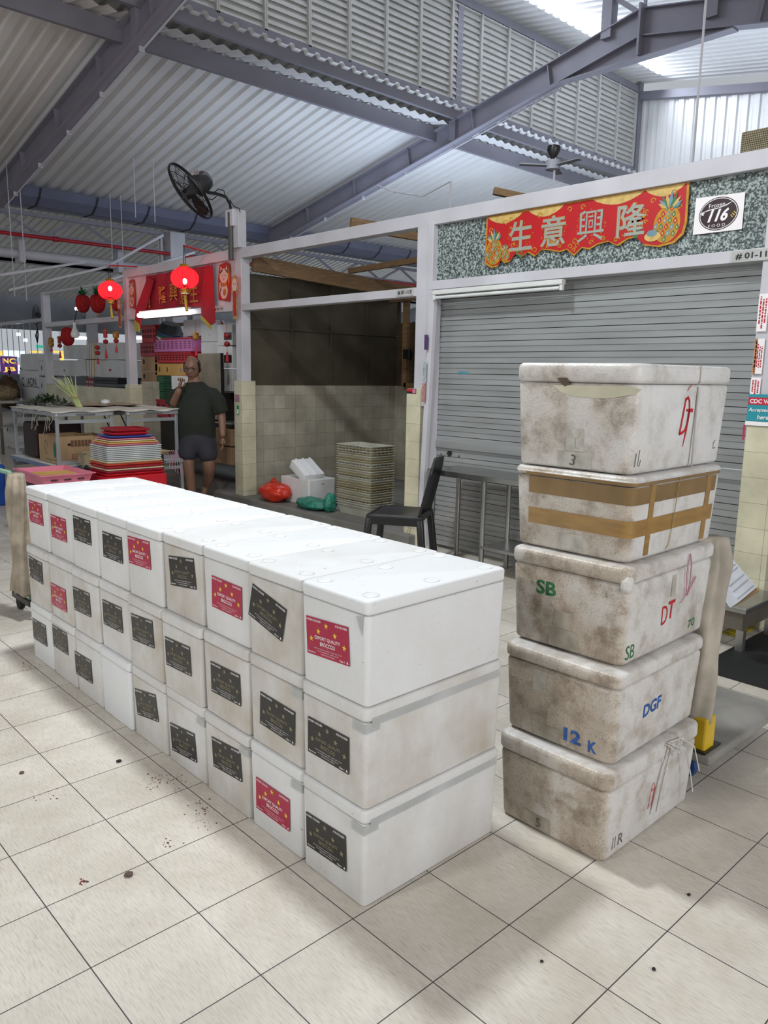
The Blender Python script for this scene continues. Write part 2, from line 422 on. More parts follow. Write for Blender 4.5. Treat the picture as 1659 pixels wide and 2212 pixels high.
BLACKI = mat('black_print', '#141414', 0.5, var=0.02); WHITEI = mat('white_print', '#efe9ea', 0.5, var=0.02)
GOLDI = mat('gold_print', '#8d8267', 0.5, var=0.1); YELI = mat('yellow_print', '#e8c63a', 0.5, var=0.05)
LBLR = mat('crimson_label', '#a8123f', 0.33, var=0.05, vscale=30); LBLK = mat('black_label', '#1c1b1a', 0.33, var=0.1, vscale=30)
TAPE = mat('brown_tape', '#a07c46', 0.28, 0, 0.16, 9, stretch=(1, 1, 5)); TAPED = mat('brown_tape_doubled', '#866a42', 0.28, 0, 0.14, 9)
CLOTH = mat('grimy_cloth', '#b6a894', 0.9, 0, 0.28, 7, bump=0.004, bscale=25)
STR_ = mat('string', '#b5aca3', 0.7)

# ================================================================== SETTING
def struct(name, bm, m, **k):
    o = obj(name, bm, m, **k); o['kind'] = 'structure'; return o
bm = NB(); quad(bm, [(-9, -9, 0), (16, -9, 0), (16, 26, 0), (-9, 26, 0)]); struct('floor', bm, FLOOR)

FX = 4.05                                   # front plane of the stall frames
YG, ZG, SL = 11.85, 4.2, 0.21               # gutter line and roof slope
def zr(y): return ZG+SL*(YG-y)              # far roof slope
YL = 6.78                                   # louvre wall
def corr(bm, x0, x1, ya, za, yb, zb, pitch=0.2, dep=0.038, th=0.006):
    n = int(round((x1-x0)/pitch)); prof = []
    for i in range(n):
        a = x0+i*pitch
        prof += [(a, 0), (a+pitch*0.50, 0), (a+pitch*0.62, dep), (a+pitch*0.88, dep)]
    prof.append((x0+n*pitch, 0))
    r = [[bm.verts.new((x, y, z+d)) for x, d in prof] for y, z in ((ya, za), (yb, zb))]
    for i in range(len(prof)-1): bm.faces.new((r[0][i], r[0][i+1], r[1][i+1], r[1][i]))
bm = NB(); corr(bm, -7, 13.95, YG+0.1, zr(YG+0.1)+0.10, YL-0.12, zr(YL-0.12)+0.10)
# near slope of the raised ridge roof, over the louvres
ZT = 6.95; S2 = 0.165
def zt(y): return ZT-S2*(YL-y)
corr(bm, -7, 13.95, YL+0.25, zt(YL+0.25)+0.12, -5.0, zt(-5.0)+0.12)
# valley beyond the gutter and the slope after it
corr(bm, -2, 26, 12.45, 4.3, 17.6, 5.35); corr(bm, -2, 26, 17.6, 5.35, 25.6, 3.75)
struct('ceiling', bm, SHEET, smooth=True)

# rafters
def ibeam(bm, a, b, w=0.16, h=0.30, t=0.014):
    a, b = Vector(a), Vector(b); d = (b-a).normalized(); up = Vector((1, 0, 0)).cross(d).normalized()
    if up.z < 0: up = -up
    beam(bm, a+up*(h/2), b+up*(h/2), w, t, up=up); beam(bm, a-up*(h/2), b-up*(h/2), w, t, up=up)
    beam(bm, a, b, t, h, up=up)
    L = (b-a).length; k = int(L/1.5)
    for i in range(1, k+1):
        p = a+d*(i*L/(k+1)); beam(bm, p-up*(h/2), p+up*(h/2), w*0.9, 0.012, up=d)
KY = 3.75
for n, xr in enumerate((-1.45, 3.62, 8.72)):
    bm = NB(); off = 0.16
    p0 = Vector((xr, YG-0.1, zr(YG-0.1)-off)); p1 = Vector((xr, KY, zr(KY)-off)); 
    s3 = 0.19; p2 = Vector((xr, -5.0, p1.z-s3*(KY+5.0)))
    ibeam(bm, p0, p1); ibeam(bm, p1, p2)
    # haunch plates under the kink and the props up to the ridge roof
    bx(bm, xr-0.01, xr+0.01, KY-0.02, KY+0.02, p1.z-0.40, p1.z+0.3)
    bx(bm, xr-0.12, xr+0.12, KY-0.015, KY+0.015, p1.z-0.38, p1.z+0.2)
    v = [bm.verts.new(p) for p in ((xr, KY+1.1, zr(KY+1.1)-0.32), (xr, KY, p1.z-0.15), (xr, KY-1.1, p1.z-s3*1.1-0.15), (xr, KY, p1.z-0.40))]
    bm.faces.new(v)
    beam(bm, (xr, KY+1.15, zr(KY+1.15)-0.32), (xr, KY, p1.z-0.40), 0.15, 0.012)
    beam(bm, (xr, KY, p1.z-0.40), (xr, KY-1.15, p1.z-s3*1.15-0.17), 0.15, 0.012)
    bx(bm, xr-0.07, xr+0.07, KY+0.42, KY+0.56, p1.z-0.05, zt(KY)+0.1)
    bx(bm, xr-0.07, xr+0.07, KY-0.95, KY-0.81, p1.z-0.2, zt(KY-0.9)+0.1)
    beam(bm, (xr, KY+0.05, p1.z+0.12), (xr, KY+0.55, zt(KY)-0.2), 0.06, 0.06)
    # post of the louvre wall
    bx(bm, xr-0.06, xr+0.06, YL-0.02, YL+0.10, zr(YL)-0.3, ZT+0.1)
    o = obj('roof_rafter', bm, ROOFST, smooth=False)
    tag(o, ['grey steel roof rafter at the upper left corner of the hall roof', 'grey steel roof rafter rising at the upper left, nearest to the black fan\'s left side',
            'grey steel rafter behind the fan that kinks under the ridge at upper right'][n], 'rafter')
    o['kind'] = 'structure'; o.name = 'trim_%d' % (n+1)
    bm = NB()
    dz = -0.36
    tube(bm, [(xr+0.05, YG-0.3, zr(YG-0.3)+dz), (xr+0.05, KY+1.2, zr(KY+1.2)+dz)], 0.011, 6)
    for i in range(7):
        y = YG-0.8-i*1.05; bx(bm, xr+0.02, xr+0.08, y, y+0.02, zr(y)+dz-0.015, zr(y)+dz+0.06)
    tag(obj('conduit_pipe', bm, STEEL), ['thin conduit under the rafter outside the left edge', 'thin conduit clipped under the rafter at upper left', 'thin conduit clipped along the underside of the rafter behind the fan'][n], 'pipe')

# purlins along the louvre foot
def chan(y, z, h, t=0.06, x0=-6.5, x1=13.9): return BX(x0, x1, y-t/2, y+t/2, z-h/2, z+h/2)
struct('trim_4', chan(7.22, zr(7.22)-0.03, 0.21), ROOFDK); struct('trim_5', chan(YL-0.02, zr(YL)+0.12, 0.26), ROOFDK)
struct('trim_6', chan(YL+0.02, ZT-0.03, 0.12, 0.12), ROOFDK)
# strip of folded filler between the two channels
bm = NB()
for i in range(100):
    x = -6+i*0.2
    quad(bm, [(x, 7.19, zr(7.2)+0.08), (x+0.1, 7.19, zr(7.2)+0.11), (x+0.12, YL+0.1, zr(YL)-0.02), (x+0.02, YL+0.1, zr(YL)-0.06)])
    quad(bm, [(x+0.1, 7.19, zr(7.2)+0.11), (x+0.2, 7.19, zr(7.2)+0.08), (x+0.22, YL+0.1, zr(YL)-0.06), (x+0.12, YL+0.1, zr(YL)-0.02)])
struct('trim_7', bm, SHEET)
ORD = 'first second third fourth fifth sixth seventh eighth ninth tenth eleventh twelfth thirteenth fourteenth fifteenth sixteenth seventeenth eighteenth nineteenth twentieth twenty-first twenty-second twenty-third'.split()
LOUV = mat('louvre_blades', '#c3c1bd', 0.5, 0.1, 0.08, 3)
n = 0
x = 13.80
while x > -0.5:
    x0 = x-0.655; x1 = x
    if not any(abs((x0+x1)/2-xx) < 0.2 for xx in ()):
        e = empty('louvre_panel', ((x0+x1)/2, YL, zr(YL)+0.25)); n += 1
        tag(e, 'white louvre panel of the clerestory, %s from its right end' % ORD[n-1], 'louvre', 'louvre panels of the clerestory')
        bm = NB(); hh = ZT-0.12-(zr(YL)+0.25)
        for k in range(15):
            z = k*hh/15
            beam(bm, (-0.31, 0, z+0.05), (0.31, 0, z+0.05), 0.006, 0.115, up=Vector((0, 0.35, 0.94)))
        obj('blades', bm, LOUV, e)
        bm = NB()
        bx(bm, -0.328, -0.308, -0.05, 0.05, -0.02, hh+0.02); bx(bm, 0.308, 0.328, -0.05, 0.05, -0.02, hh+0.02)
        bx(bm, -0.308, 0.308, -0.03, 0.03, hh, hh+0.02)
        obj('frame', bm, LOUV, e)
    x -= 0.66
# end wall of the ridge roof (vertical corrugated sheet)
XW = 13.97
bm = NB(); prev = None
for i in range(60):
    for yy, dd in ((0, 0), (0.10, 0), (0.125, 0.03), (0.175, 0.03)):
        y = YL-(i*0.2+yy); z1 = zt(y)-0.10; z0 = max(4.95+0.085*(YL-y)*1.9, 4.95) if y < 6.3 else 4.95
        cur = (bm.verts.new((XW+dd, y, min(z0, z1-0.1))), bm.verts.new((XW+dd, y, z1)))
        if prev: bm.faces.new((prev[0], cur[0], cur[1], prev[1]))
        prev = cur
struct('wall_right', bm, SHEET)
bm = BX(XW+0.08, XW+0.1, YL, -5, 3.4, 6.4); struct('wall_right_lower', bm, mat('flat_white_panel', '#bfc3cc', 0.5)).name = 'wall_right_panel'
bm = NB(); beam(bm, (XW-0.06, YL, zt(YL)-0.13), (XW-0.06, -5, zt(-5)-0.13), 0.12, 0.14)
bx(bm, XW-0.13, XW-0.01, YL-0.06, YL+0.06, 4.9, ZT+0.1); struct('trim_8', bm, ROOFDK)

# gutter, trusses and pipes along x (valley line)
bm = NB(); prof = [(YG-0.22, ZG+0.09), (YG-0.13, ZG-0.04), (YG+0.05, ZG-0.15), (YG+0.42, ZG-0.15), (YG+0.60, ZG+0.1)]
rows = [[bm.verts.new((x, y, z)) for y, z in prof] for x in (-6, 22)]
for i in range(4): bm.faces.new((rows[0][i], rows[0][i+1], rows[1][i+1], rows[1][i]))
o = struct('trim_9', bm, GUT)
bm = NB()
for i in range(26):
    x = -3.2+i*0.93
    r = [[bm.verts.new((xx, y-0.012, z-0.006)) for y, z in prof[:4]] for xx in (x, x+0.03)]
    for k in range(3): bm.faces.new((r[0][k], r[0][k+1], r[1][k+1], r[1][k]))
obj('gutter_joint_strap', bm, mat('dark_seam', '#34353f', 0.6), o)['kind'] = 'structure'
YT = 12.3
bm = NB()
for z in (3.98, 3.66): bx(bm, -5, 20, YT-0.03, YT+0.03, z-0.03, z+0.03)
x = -4.6
while x < 19:
    for a, b in (((x, 3.66), (x+0.62, 3.98)), ((x+0.62, 3.98), (x+1.24, 3.66))):
        for q in (-0.03, 0.03): beam(bm, (a[0]+q, YT, a[1]), (b[0]+q, YT, b[1]), 0.02, 0.02)
    x += 1.30
struct('trim_10', bm, ROOFST)
bm = NB(); tube(bm, [(-5, YT-0.15, 3.605), (20, YT-0.15, 3.605)], 0.03, 10)
for x in (4.6, 7.4, 10.2, 13.4): tube(bm, [(x, YT-0.15, 3.605), (x+0.09, YT-0.15, 3.605)], 0.042, 10)
tag(obj('sprinkler_pipe', bm, mat('red_pipe_paint', '#b21a26', 0.4), smooth=True), 'long red sprinkler pipe running under the lattice truss and gutter', 'pipe')
bm = NB(); tube(bm, [(-5, YT+0.3, 3.36), (14, YT+0.3, 3.36)], 0.085, 12)
for x in (4.2, 5.94, 8): bx(bm, x-0.05, x+0.05, YT+0.18, YT+0.42, 3.22, 3.66)
tag(obj('drain_pipe', bm, STEEL, smooth=True), 'thick grey pipe under the truss at the far left', 'pipe')
for i, (y, z) in enumerate(((YT+0.9, 3.3), (YT+1.3, 3.42))):
    bm = NB(); bx(bm, -4, 16, y, y+0.22, z, z+0.05); bx(bm, -4, 16, y, y+0.01, z, z+0.10)
    tag(obj('cable_tray', bm, ROOFST), ['lower grey cable tray hung behind the red pipe', 'upper grey cable tray hung behind the red pipe'][i], 'cable tray')
# columns at the gutter
for i, (x, y, s) in enumerate(((6.90, 12.25, 0.30), (2.75, 13.6, 0.30), (13.9, 12.25, 0.3))):
    bm = BX(x-s/2, x+s/2, y-s/2, y+s/2, 0, ZG-0.2)
    if i < 2:
        for q in (0.12, 0.2): tube(bm, [(x-s/2-0.06-q*0.3, y-0.1+q, 1.6), (x-s/2-0.06-q*0.3, y-0.1+q, 3.9)], 0.025, 8)
    o = struct('column', bm, STEEL); o.name = 'trim_%d' % (11+i)
# lattice lit frame beneath roof (aisle light rails) seen at the left
for i, (a, b) in enumerate((((20, 627), (245, 573)), ((0, 594), (185, 566)), ((232, 575), (352, 508)), ((165, 628), (420, 545)))):
    p = at(a[0], a[1], 1, 11.2-i*0.35); q = at(b[0], b[1], 0, max(p.x+0.3, 4.9+i*0.5)) if i != 1 else at(b[0], b[1], 1, 10.85)
    bm = NB(); beam(bm, p, Vector((q.x, q.y, q.z)), 0.035, 0.035)
    tag(obj('conduit_rail', bm, STEEL), ['thin grey rail running from the left frame to the first lantern', 'thin grey rail at the far left under the big pipe', 'grey rail slanting up to the column behind the lanterns', 'thin grey rail between the two lanterns\' brackets'][i], 'rail')
# hanger rods
for i, (px, y0, y1, yy) in enumerate(((293, 378, 470, 10.2), (335, 386, 480, 10.2), (243, 440, 560, 11.5), (266, 444, 565, 11.5), (32, 560, 640, 11.0), (58, 590, 650, 11.0))):
    a = at(px, y0, 1, yy); b = at(px, y1, 1, yy); a.x = b.x
    zz = zr(yy)+0.1 if yy < 11.8 else a.z
    bm = NB(); tube(bm, [(b.x, yy, b.z), (b.x, yy, max(a.z, zz) if i < 2 else (zr(yy)+0.08 if yy < 11.8 else a.z))], 0.007, 5)
    tag(obj('hanger_rod', bm, STEEL), 'thin rod hanging from the roof sheets, '+['left of the black fan, farther one', 'just left of the black fan', 'above the left end of the gutter, left one', 'above the left end of the gutter, right one', 'at the far left edge', 'right of the far-left edge one'][i], 'rod', 'thin hanger rods under the roof')
for i, (px, y0, y1, dep) in enumerate(((1497, 95, 340, 0), (1196, 325, 400, 0), (972, 392, 445, 0))):
    b = at(px, y1, 0, 4.9); a = at(px, y0, 0, 4.9)
    bm = NB(); tube(bm, [(4.9, b.y, b.z-0.1), (4.9, b.y, 5.2 if i == 0 else a.z+0.0)], 0.009, 6)
    if i == 2: tube(bm, [(4.9, b.y, a.z), (4.9, b.y+0.35, a.z-0.08), (4.9, b.y+0.75, a.z+0.02), (4.9, b.y+1.0, a.z+0.12)], 0.006, 5)
    tag(obj('hanger_rod', bm, STEEL), ['long thin rod rising behind the signboard to the kinked rafter', 'thin rod rising to the black ceiling-fan cup', 'thin rod with a slack cable left of the raw timber end'][i], 'rod')
# ceiling fan behind the signboard
e = empty('ceiling_fan', (4.9, at(1196, 330, 0, 4.9).y, at(1196, 330, 0, 4.9).z), 0, 'dark cup and grey blades of a ceiling fan above the red banner', 'fan')
bm = NB(); lathe(bm, [(0.0, 0.05), (0.05, 0.05), (0.055, 0.02), (0.02, -0.05), (0.0, -0.05)], 14); obj('canopy', bm, BLACKP, e, smooth=True)
for k in range(3):
    a = k*2*PI/3+2.5; bm = NB(); beam(bm, (0.05*math.cos(a), 0.05*math.sin(a), -0.1), (0.28*math.cos(a), 0.28*math.sin(a), -0.1), 0.06, 0.008); obj('blade', bm, mat('pale_blade','#a9abb8',0.5), e)
bm = NB(); lathe(bm, [(0.0, -0.14), (0.06, -0.13), (0.06, -0.06), (0.0, -0.05)], 14); obj('motor', bm, mat('pale_blade','#a9abb8',0.5), e, smooth=True)

# ---- stall frames -----------------------------------------------------------
def steel(name, x0, x1, y0, y1, z0, z1, k): 
    o = struct(name, BX(x0, x1, y0, y1, z0, z1), STEEL, bevel=0.004); o.name = 'trim_%d' % k; return o
k = 20
for (y0, y1) in ((0.06, 0.17), (2.815, 2.935), (5.545, 5.665), (8.27, 8.38), (11.25, 11.36)):
    k += 1; steel('post', FX, FX+0.11, y0, y1, 1.2, 2.64 if y0 > 1 else 2.64, k)
k += 1; steel('beam', FX, FX+0.11, -4.0, 8.38, 2.638, 2.742, k)
k += 1; steel('beam', FX+0.001, FX+0.11, 2.935, 5.545, 2.098, 2.168, k)
k += 1; steel('beam', FX-0.006, FX+0.11, -4.0, 2.80, 2.135, 2.205, k)
k += 1; steel('beam', FX+0.001, FX+0.11, 5.665, 8.27, 2.10, 2.168, k)
k += 1; steel('beam', FX+0.001, FX+0.11, 8.38, 11.25, 2.095, 2.165, k)
k += 1; steel('post', FX-0.004, FX+0.11, 2.752, 2.812, 0.3, 2.66, k)
k += 1; steel('beam', FX+0.01, FX+0.05, 8.38, 11.36, 2.60, 2.635, k)
k += 1; steel('post', FX+2.4, FX+2.5, 8.30, 8.38, 1.2, 2.64, k)
k += 1; steel('beam', FX+0.11, FX+2.5, 8.30, 8.38, 2.60, 2.70, k)
# tiled bases
def tiled(name, x0, x1, y0, y1, z0, z1):
    return struct(name, BX(x0, x1, y0, y1, z0, z1), CREAMC, bevel=0.004)
tiled('wall_pier_1', FX-0.015, FX+0.16, 2.84, 3.005, 0, 1.345)
tiled('wall_pier_2', FX-0.015, FX+0.16, -0.03, 0.165, 0, 1.36)
tiled('wall_pier_3', FX-0.015, FX+0.16, 5.535, 5.70, 0, 1.36)
tiled('wall_pier_4', FX-0.015, FX+0.16, 8.25, 8.40, 0, 1.26)
# signboard of unit 116
struct('wall_signboard', BX(FX+0.05, FX+0.1, -4, 2.752, 2.2, 2.645), PEB)
# low wall of the bay beyond the man
struct('wall_low', BX(FX+0.01, FX+0.12, 8.40, 11.4, 0, 1.2), CREAM)
# kerb under the stalls
struct('wall_kerb', BX(3.95, 7.2, 2.86, 8.3, 0, 0.10), mat('concrete', '#7c7973', 0.6, 0, 0.15, 5), bevel=0.01)
# stall 115 walls
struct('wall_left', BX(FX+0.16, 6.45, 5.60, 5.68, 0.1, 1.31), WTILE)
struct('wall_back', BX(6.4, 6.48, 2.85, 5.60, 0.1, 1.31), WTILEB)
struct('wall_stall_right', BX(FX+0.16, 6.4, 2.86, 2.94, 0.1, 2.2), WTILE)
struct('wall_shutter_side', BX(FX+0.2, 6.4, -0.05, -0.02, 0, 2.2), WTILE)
GP = mat('galvanised_panel', '#5d5648', 0.42, 0.35, 0.25, 2.2, bump=0.001)
bm = NB()
for i in range(4): bx(bm, FX+0.14+i*0.57, FX+0.14+(i+1)*0.57-0.004, 5.625, 5.645, 1.31, 1.93); bx(bm, FX+0.14+i*0.57, FX+0.14+(i+1)*0.57-0.004, 5.625, 5.645, 1.935, 2.50)
for i in range(5): bx(bm, FX+0.13+i*0.57, FX+0.15+i*0.57, 5.60, 5.625, 1.31, 2.5)
bx(bm, FX+0.14, 6.4, 5.605, 5.625, 1.925, 1.945)
struct('wall_left_upper', bm, GP)
bm = BX(6.42, 6.44, 4.9, 5.60, 1.31, 2.1); bx(bm, 6.41, 6.44, 2.9, 4.0, 1.31, 1.62); struct('wall_back_upper', bm, DWOOD)
# mesh grille in the back wall
e = empty('wire_mesh_grille', (6.40, 5.0, 1.35), 0, 'rusty wire mesh grille in a timber frame at the back of the empty unit', 'grille')
bm = NB()
for i in range(9): tube(bm, [(0, 0.30-i*0.075, 0), (0, 0.30-i*0.075, 0.78)], 0.003, 4)
for i in range(11): tube(bm, [(0, 0.32, i*0.075), (0, -0.32, i*0.075)], 0.003, 4)
obj('wire_mesh', bm, BLACKR, e)
bm = NB()
for y in (0.42, -0.42): bx(bm, -0.03, 0.02, y-0.04, y+0.04, -0.05, 1.1)
bx(bm, -0.03, 0.02, -0.42, 0.42, -0.08, 0.0); obj('frame', bm, WOOD, e)
bm = BX(-0.06, -0.02, 0.30, 0.42, 0.30, 0.42); obj('lock_box', bm, BLACKP, e, bevel=0.01)
# backing wall behind the grille, pale
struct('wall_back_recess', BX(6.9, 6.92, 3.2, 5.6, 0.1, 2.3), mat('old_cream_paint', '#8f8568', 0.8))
# tiled splash panel low on the back wall
tag(obj('tiled_sink_niche', BX(6.31, 6.398, 3.6, 5.25, 0.62, 1.12), WTILEB, bevel=0.03), 'shallow tiled trough on the back wall of the empty unit', 'trough')
# timber ledgers above stall 115
tl = [((4.2, 5.55, 2.60), (6.5, 5.3, 2.44), 0.05, 0.16), ((4.16, 3.9, 2.80), (6.6, 3.0, 2.62), 0.05, 0.10), ((6.3, 5.7, 2.42), (6.3, 2.9, 2.50), 0.06, 0.16),
      ((5.6, 5.6, 2.66), (5.6, 2.9, 2.72), 0.05, 0.06), ((6.35, 4.6, 2.05), (6.35, 4.6, 2.62), 0.05, 0.05), ((4.16, 3.05, 2.69), (6.5, 4.9, 2.70), 0.05, 0.05)]
ll = ['broad raw timber plank over the left wall of the empty unit', 'raw timber rail crossing high in the empty unit', 'timber ledger along the back of the empty unit', 'thin batten crossing above the empty unit',
      'short upright timber at the back of the empty unit', 'thin diagonal batten above the empty unit']
for (a, b, ww, hh), l in zip(tl, ll):
    bm = NB(); beam(bm, a, b, ww, hh); tag(obj('timber_beam', bm, WOOD), l, 'timber')
bm = NB(); beam(bm, (6.1, 3.6, 2.76), (6.2, 2.99, 2.78), 0.4, 0.07); tag(obj('timber_stack', bm, DWOOD), 'dark rusty board lying on the timbers at the post of unit 115', 'board')
p = at(1080, 411, 0, 4.3); bm = NB(); beam(bm, (4.25, p.y+0.02, p.z-0.01), (4.9, p.y-0.5, p.z-0.15), 0.05, 0.05); bx(bm, 4.45, 4.5, p.y-0.20, p.y-0.15, 2.2, p.z-0.06)
tag(obj('timber_batten', bm, WOOD), 'raw timber end sticking up behind the beam above the red banner', 'timber')

# ---- roller shutter ---------------------------------------------------------
e = empty('roller_shutter', (4.16, 1.48, 0), 0, 'closed grey roller shutter of the unit under the pebbledash sign', 'shutter')
bm = NB(); z = 0.03
while z < 2.13:
    y0, y1 = -1.31, 1.33
    c = [(0, 0), (0, 0.030), (0.006, 0.034), (0.006, 0.040), (0, 0.044), (0, 0.080), (0.012, 0.081), (0.012, 0.084), (0, 0.085)]
    for (a, b), (cc, d) in zip(c, c[1:]):
        quad(bm, [(a, y1, z+b), (a, y0, z+b), (cc, y0, z+d), (cc, y1, z+d)])
    z += 0.085
obj('slats', bm, SHUT, e)
bm = NB()
for i in range(25): bx(bm, 0.010, 0.013, -1.31, 1.33, 0.03+i*0.085+0.0805, 0.03+i*0.085+0.0845)
obj('slat_gaps', bm, BLACKR, e)
obj('lock_rail', BX(-0.02, 0.0, -1.31, 1.33, 0.86, 0.93), SHUT, e, bevel=0.006)
bm = NB(); lathe(bm, [(0, 0), (0.022, 0), (0.022, 0.012), (0, 0.012)], 14, M=Matrix.Translation((-0.003, 1.12, 0.82)) @ Matrix.Rotation(-PI/2, 4, 'Y')); obj('lock', bm, BLACKP, e)
bm = NB()
for dy in (-0.1, 0.1):
    for dz in (-0.02, 0.035): bx(bm, -0.004, 0.0, 1.12+dy-0.005, 1.12+dy+0.005, 0.82+dz, 0.83+dz)
obj('rivets', bm, BLACKP, e)
o = obj('torn_sticker', BX(-0.003, 0.0, 0.95, 1.06, 1.472, 1.492), mat('teal_paper', '#4d8e9a', 0.6), e)
obj('left_guide_rail', BX(-0.05, 0.03, 1.32, 1.365, 0.0, 2.13), STEEL, e)
obj('right_guide_rail', BX(-0.05, 0.03, -1.345, -1.30, 0.0, 2.13), STEEL, e)
# leaning trim board beside the left guide, stickers on the guides
bm = NB(); beam(bm, (4.02, 2.775, 0.36), (4.04, 2.722, 2.12), 0.05, 0.035, up=Vector((1, 0, 0)))
tag(obj('trim_strip', bm, STEEL), 'tall grey metal strip leaning beside the left edge of the shutter', 'strip')
for i, (y, z0, z1, c) in enumerate(((2.755, 1.66, 1.78, '#5a3f74'), (2.762, 1.40, 1.56, '#b9c4c9'), (2.767, 1.24, 1.39, '#c5908a'))):
    tag(obj('sticker', BX(3.997, 4.0, y-0.02, y+0.02, z0, z1), mat('sticker_%s' % c, c, 0.5, var=0.3, vscale=50)), ['small purple sticker', 'small silver sticker', 'small pink sticker'][i]+' on the strip left of the shutter', 'sticker')
e = empty('sticker_strip', (FX-0.012, 0.165, 0), 0, 'column of white notice stickers with red print on the right shutter post', 'sticker')
bm = NB()
for z0, z1 in ((1.74, 1.95), (1.5, 1.70), (1.38, 1.48)): bx(bm, 0, 0.006, -0.055, 0.0, z0, z1)
obj('paper', bm, WHITEI, e)
bm = NB(); print_lines(bm, MX(-0.001, -0.028, 1.845, PI/2), 0.19, 0.045, 3, 1); print_lines(bm, MX(-0.001, -0.028, 1.6, PI/2), 0.18, 0.045, 4, 2); print_lines(bm, MX(-0.001, -0.028, 1.43, PI/2), 0.09, 0.045, 3, 3)
obj('print', bm, INKR, e); obj('orange_field', BX(-0.001, 0, -0.018, -0.001, 1.5, 1.70), mat('orange_print', '#c98a62', 0.5, var=0.3, vscale=40), e)

# ---- signs on the facade ----------------------------------------------------
def plate(label, s, y0, y1, z0, z1, x, parent=None):
    e = empty('unit_number_plate', (x, (y0+y1)/2, (z0+z1)/2), 0, label, 'sign'); w_, h = y0-y1, z1-z0
    obj('plate', BX(-0.004, 0, -abs(w_)/2, abs(w_)/2, -h/2, h/2), mat('plate_grey', '#b9b9b6', 0.4), e, bevel=0.001)
    bm = NB(); text(bm, s, MX(-0.0048, 0, 0), width=abs(w_)*0.82, height=h*0.58, bold=0.03); obj('lettering', bm, BLACKI, e); return e
plate('silver number plate reading # 01-116 on the beam over the shutter', '# 01-116', 0.345, 0.085, 2.135, 2.20, FX-0.008)
plate('small number plate reading # 01-115 on the beam of the empty unit', '# 01-115', 3.165, 2.965, 2.105, 2.165, FX)
plate('number plate on the beam right of the red fabric banner', '# 01-114', 6.10, 5.90, 2.105, 2.165, FX)

e = empty('notice_card', (FX-0.003, 6.17, 2.135), 0, 'small white card on the beam left of the number plate, by the fabric banner', 'notice'); obj('card', BX(-0.003, 0, -0.07, 0.06, -0.04, 0.05), WHITEI, e); bm = NB(); print_lines(bm, MX(-0.004, 0, 0), 0.09, 0.04, 3, 5); obj('print', bm, INKK, e)
# red banner with four characters
e = empty('new_year_banner', (4.085, 1.45, 2.47), 0, 'red new year banner with four silver characters and pineapples on the pebbledash board', 'banner')
M0 = MX(-0.006, 0, 0)
out = [(-0.785, 0.16), (0.785, 0.175), (0.79, -0.06), (0.775, -0.13), (0.72, -0.175), (0.62, -0.19), (0.52, -0.17), (0.46, -0.115), (0.40, -0.12), (0.33, -0.155), (0.26, -0.12), (0.18, -0.13), (0.12, -0.155),
       (0.06, -0.14), (0.0, -0.185), (-0.06, -0.14), (-0.12, -0.15), (-0.20, -0.13), (-0.27, -0.12), (-0.33, -0.16), (-0.39, -0.125), (-0.45, -0.155), (-0.50, -0.12), (-0.55, -0.175), (-0.60, -0.18), (-0.635, -0.155), (-0.66, -0.20), (-0.72, -0.205), (-0.785, -0.17)]
GOLD = mat('banner_gold', '#c98f2c', 0.4, 0.2, 0.15, 30); GOLDL = mat('banner_pale_gold', '#d7b56b', 0.45, 0.1, 0.15, 30)
BRED = mat('banner_red', '#b8141a', 0.42, var=0.06); SILV = mat('banner_silver', '#aeb0a4', 0.4, 0.3, 0.12, 90); BGRN = mat('banner_green', '#41784f', 0.5)
BBLU = mat('banner_blue', '#6f93a0', 0.5)
bm = NB(); poly(bm, [(x*1.005, y*1.02) for x, y in out[::-1]], M0 @ Matrix.Translation((0, 0, 0.0005)), 0.004, 0)
poly(bm, [(x*0.985, y*0.95) for x, y in out[::-1]], M0 @ Matrix.Translation((0, 0, 0.002)), 0, 1)
obj('panel', bm, [GOLD, BRED], e)
bm = NB(); T = Matrix.Translation
Mz = M0 @ T((0, 0, 0.003))
for (a, b, c) in ((-0.77, 0.155, -0.45), (-0.40, 0.158, -0.1), (0.12, 0.162, 0.50), (0.5, 0.165, 0.77)):
    poly(bm, [(a, b), (c, b)]+[(c+(a-c)*t, b-0.05*math.sin(PI*t)-0.008) for t in (0.1, 0.25, 0.4, 0.5, 0.6, 0.75, 0.9)], Mz, 0, 0)
rr = random.Random(3)
for cx in (-0.46, -0.18, 0.12, 0.42):      # dotted medallions behind the characters
    for i in range(46):
        a = rr.uniform(0, 2*PI); r = 0.115*math.sqrt(rr.uniform(0.35, 1)); disc(bm, Mz @ T((cx+r*math.cos(a), -0.005+r*0.95*math.sin(a), 0)), 0.0042, 0.0042, 1, 6)
def curl(cx, cy, r, s, mi, w=0.007, t=1.0):
    stroke(bm, Mz @ T((0, 0, 0.0006)), [(cx+s*r*(1-k/16)*math.cos(k*0.5), cy+t*r*(1-k/16)*math.sin(k*0.5)) for k in range(13)], w, mi)
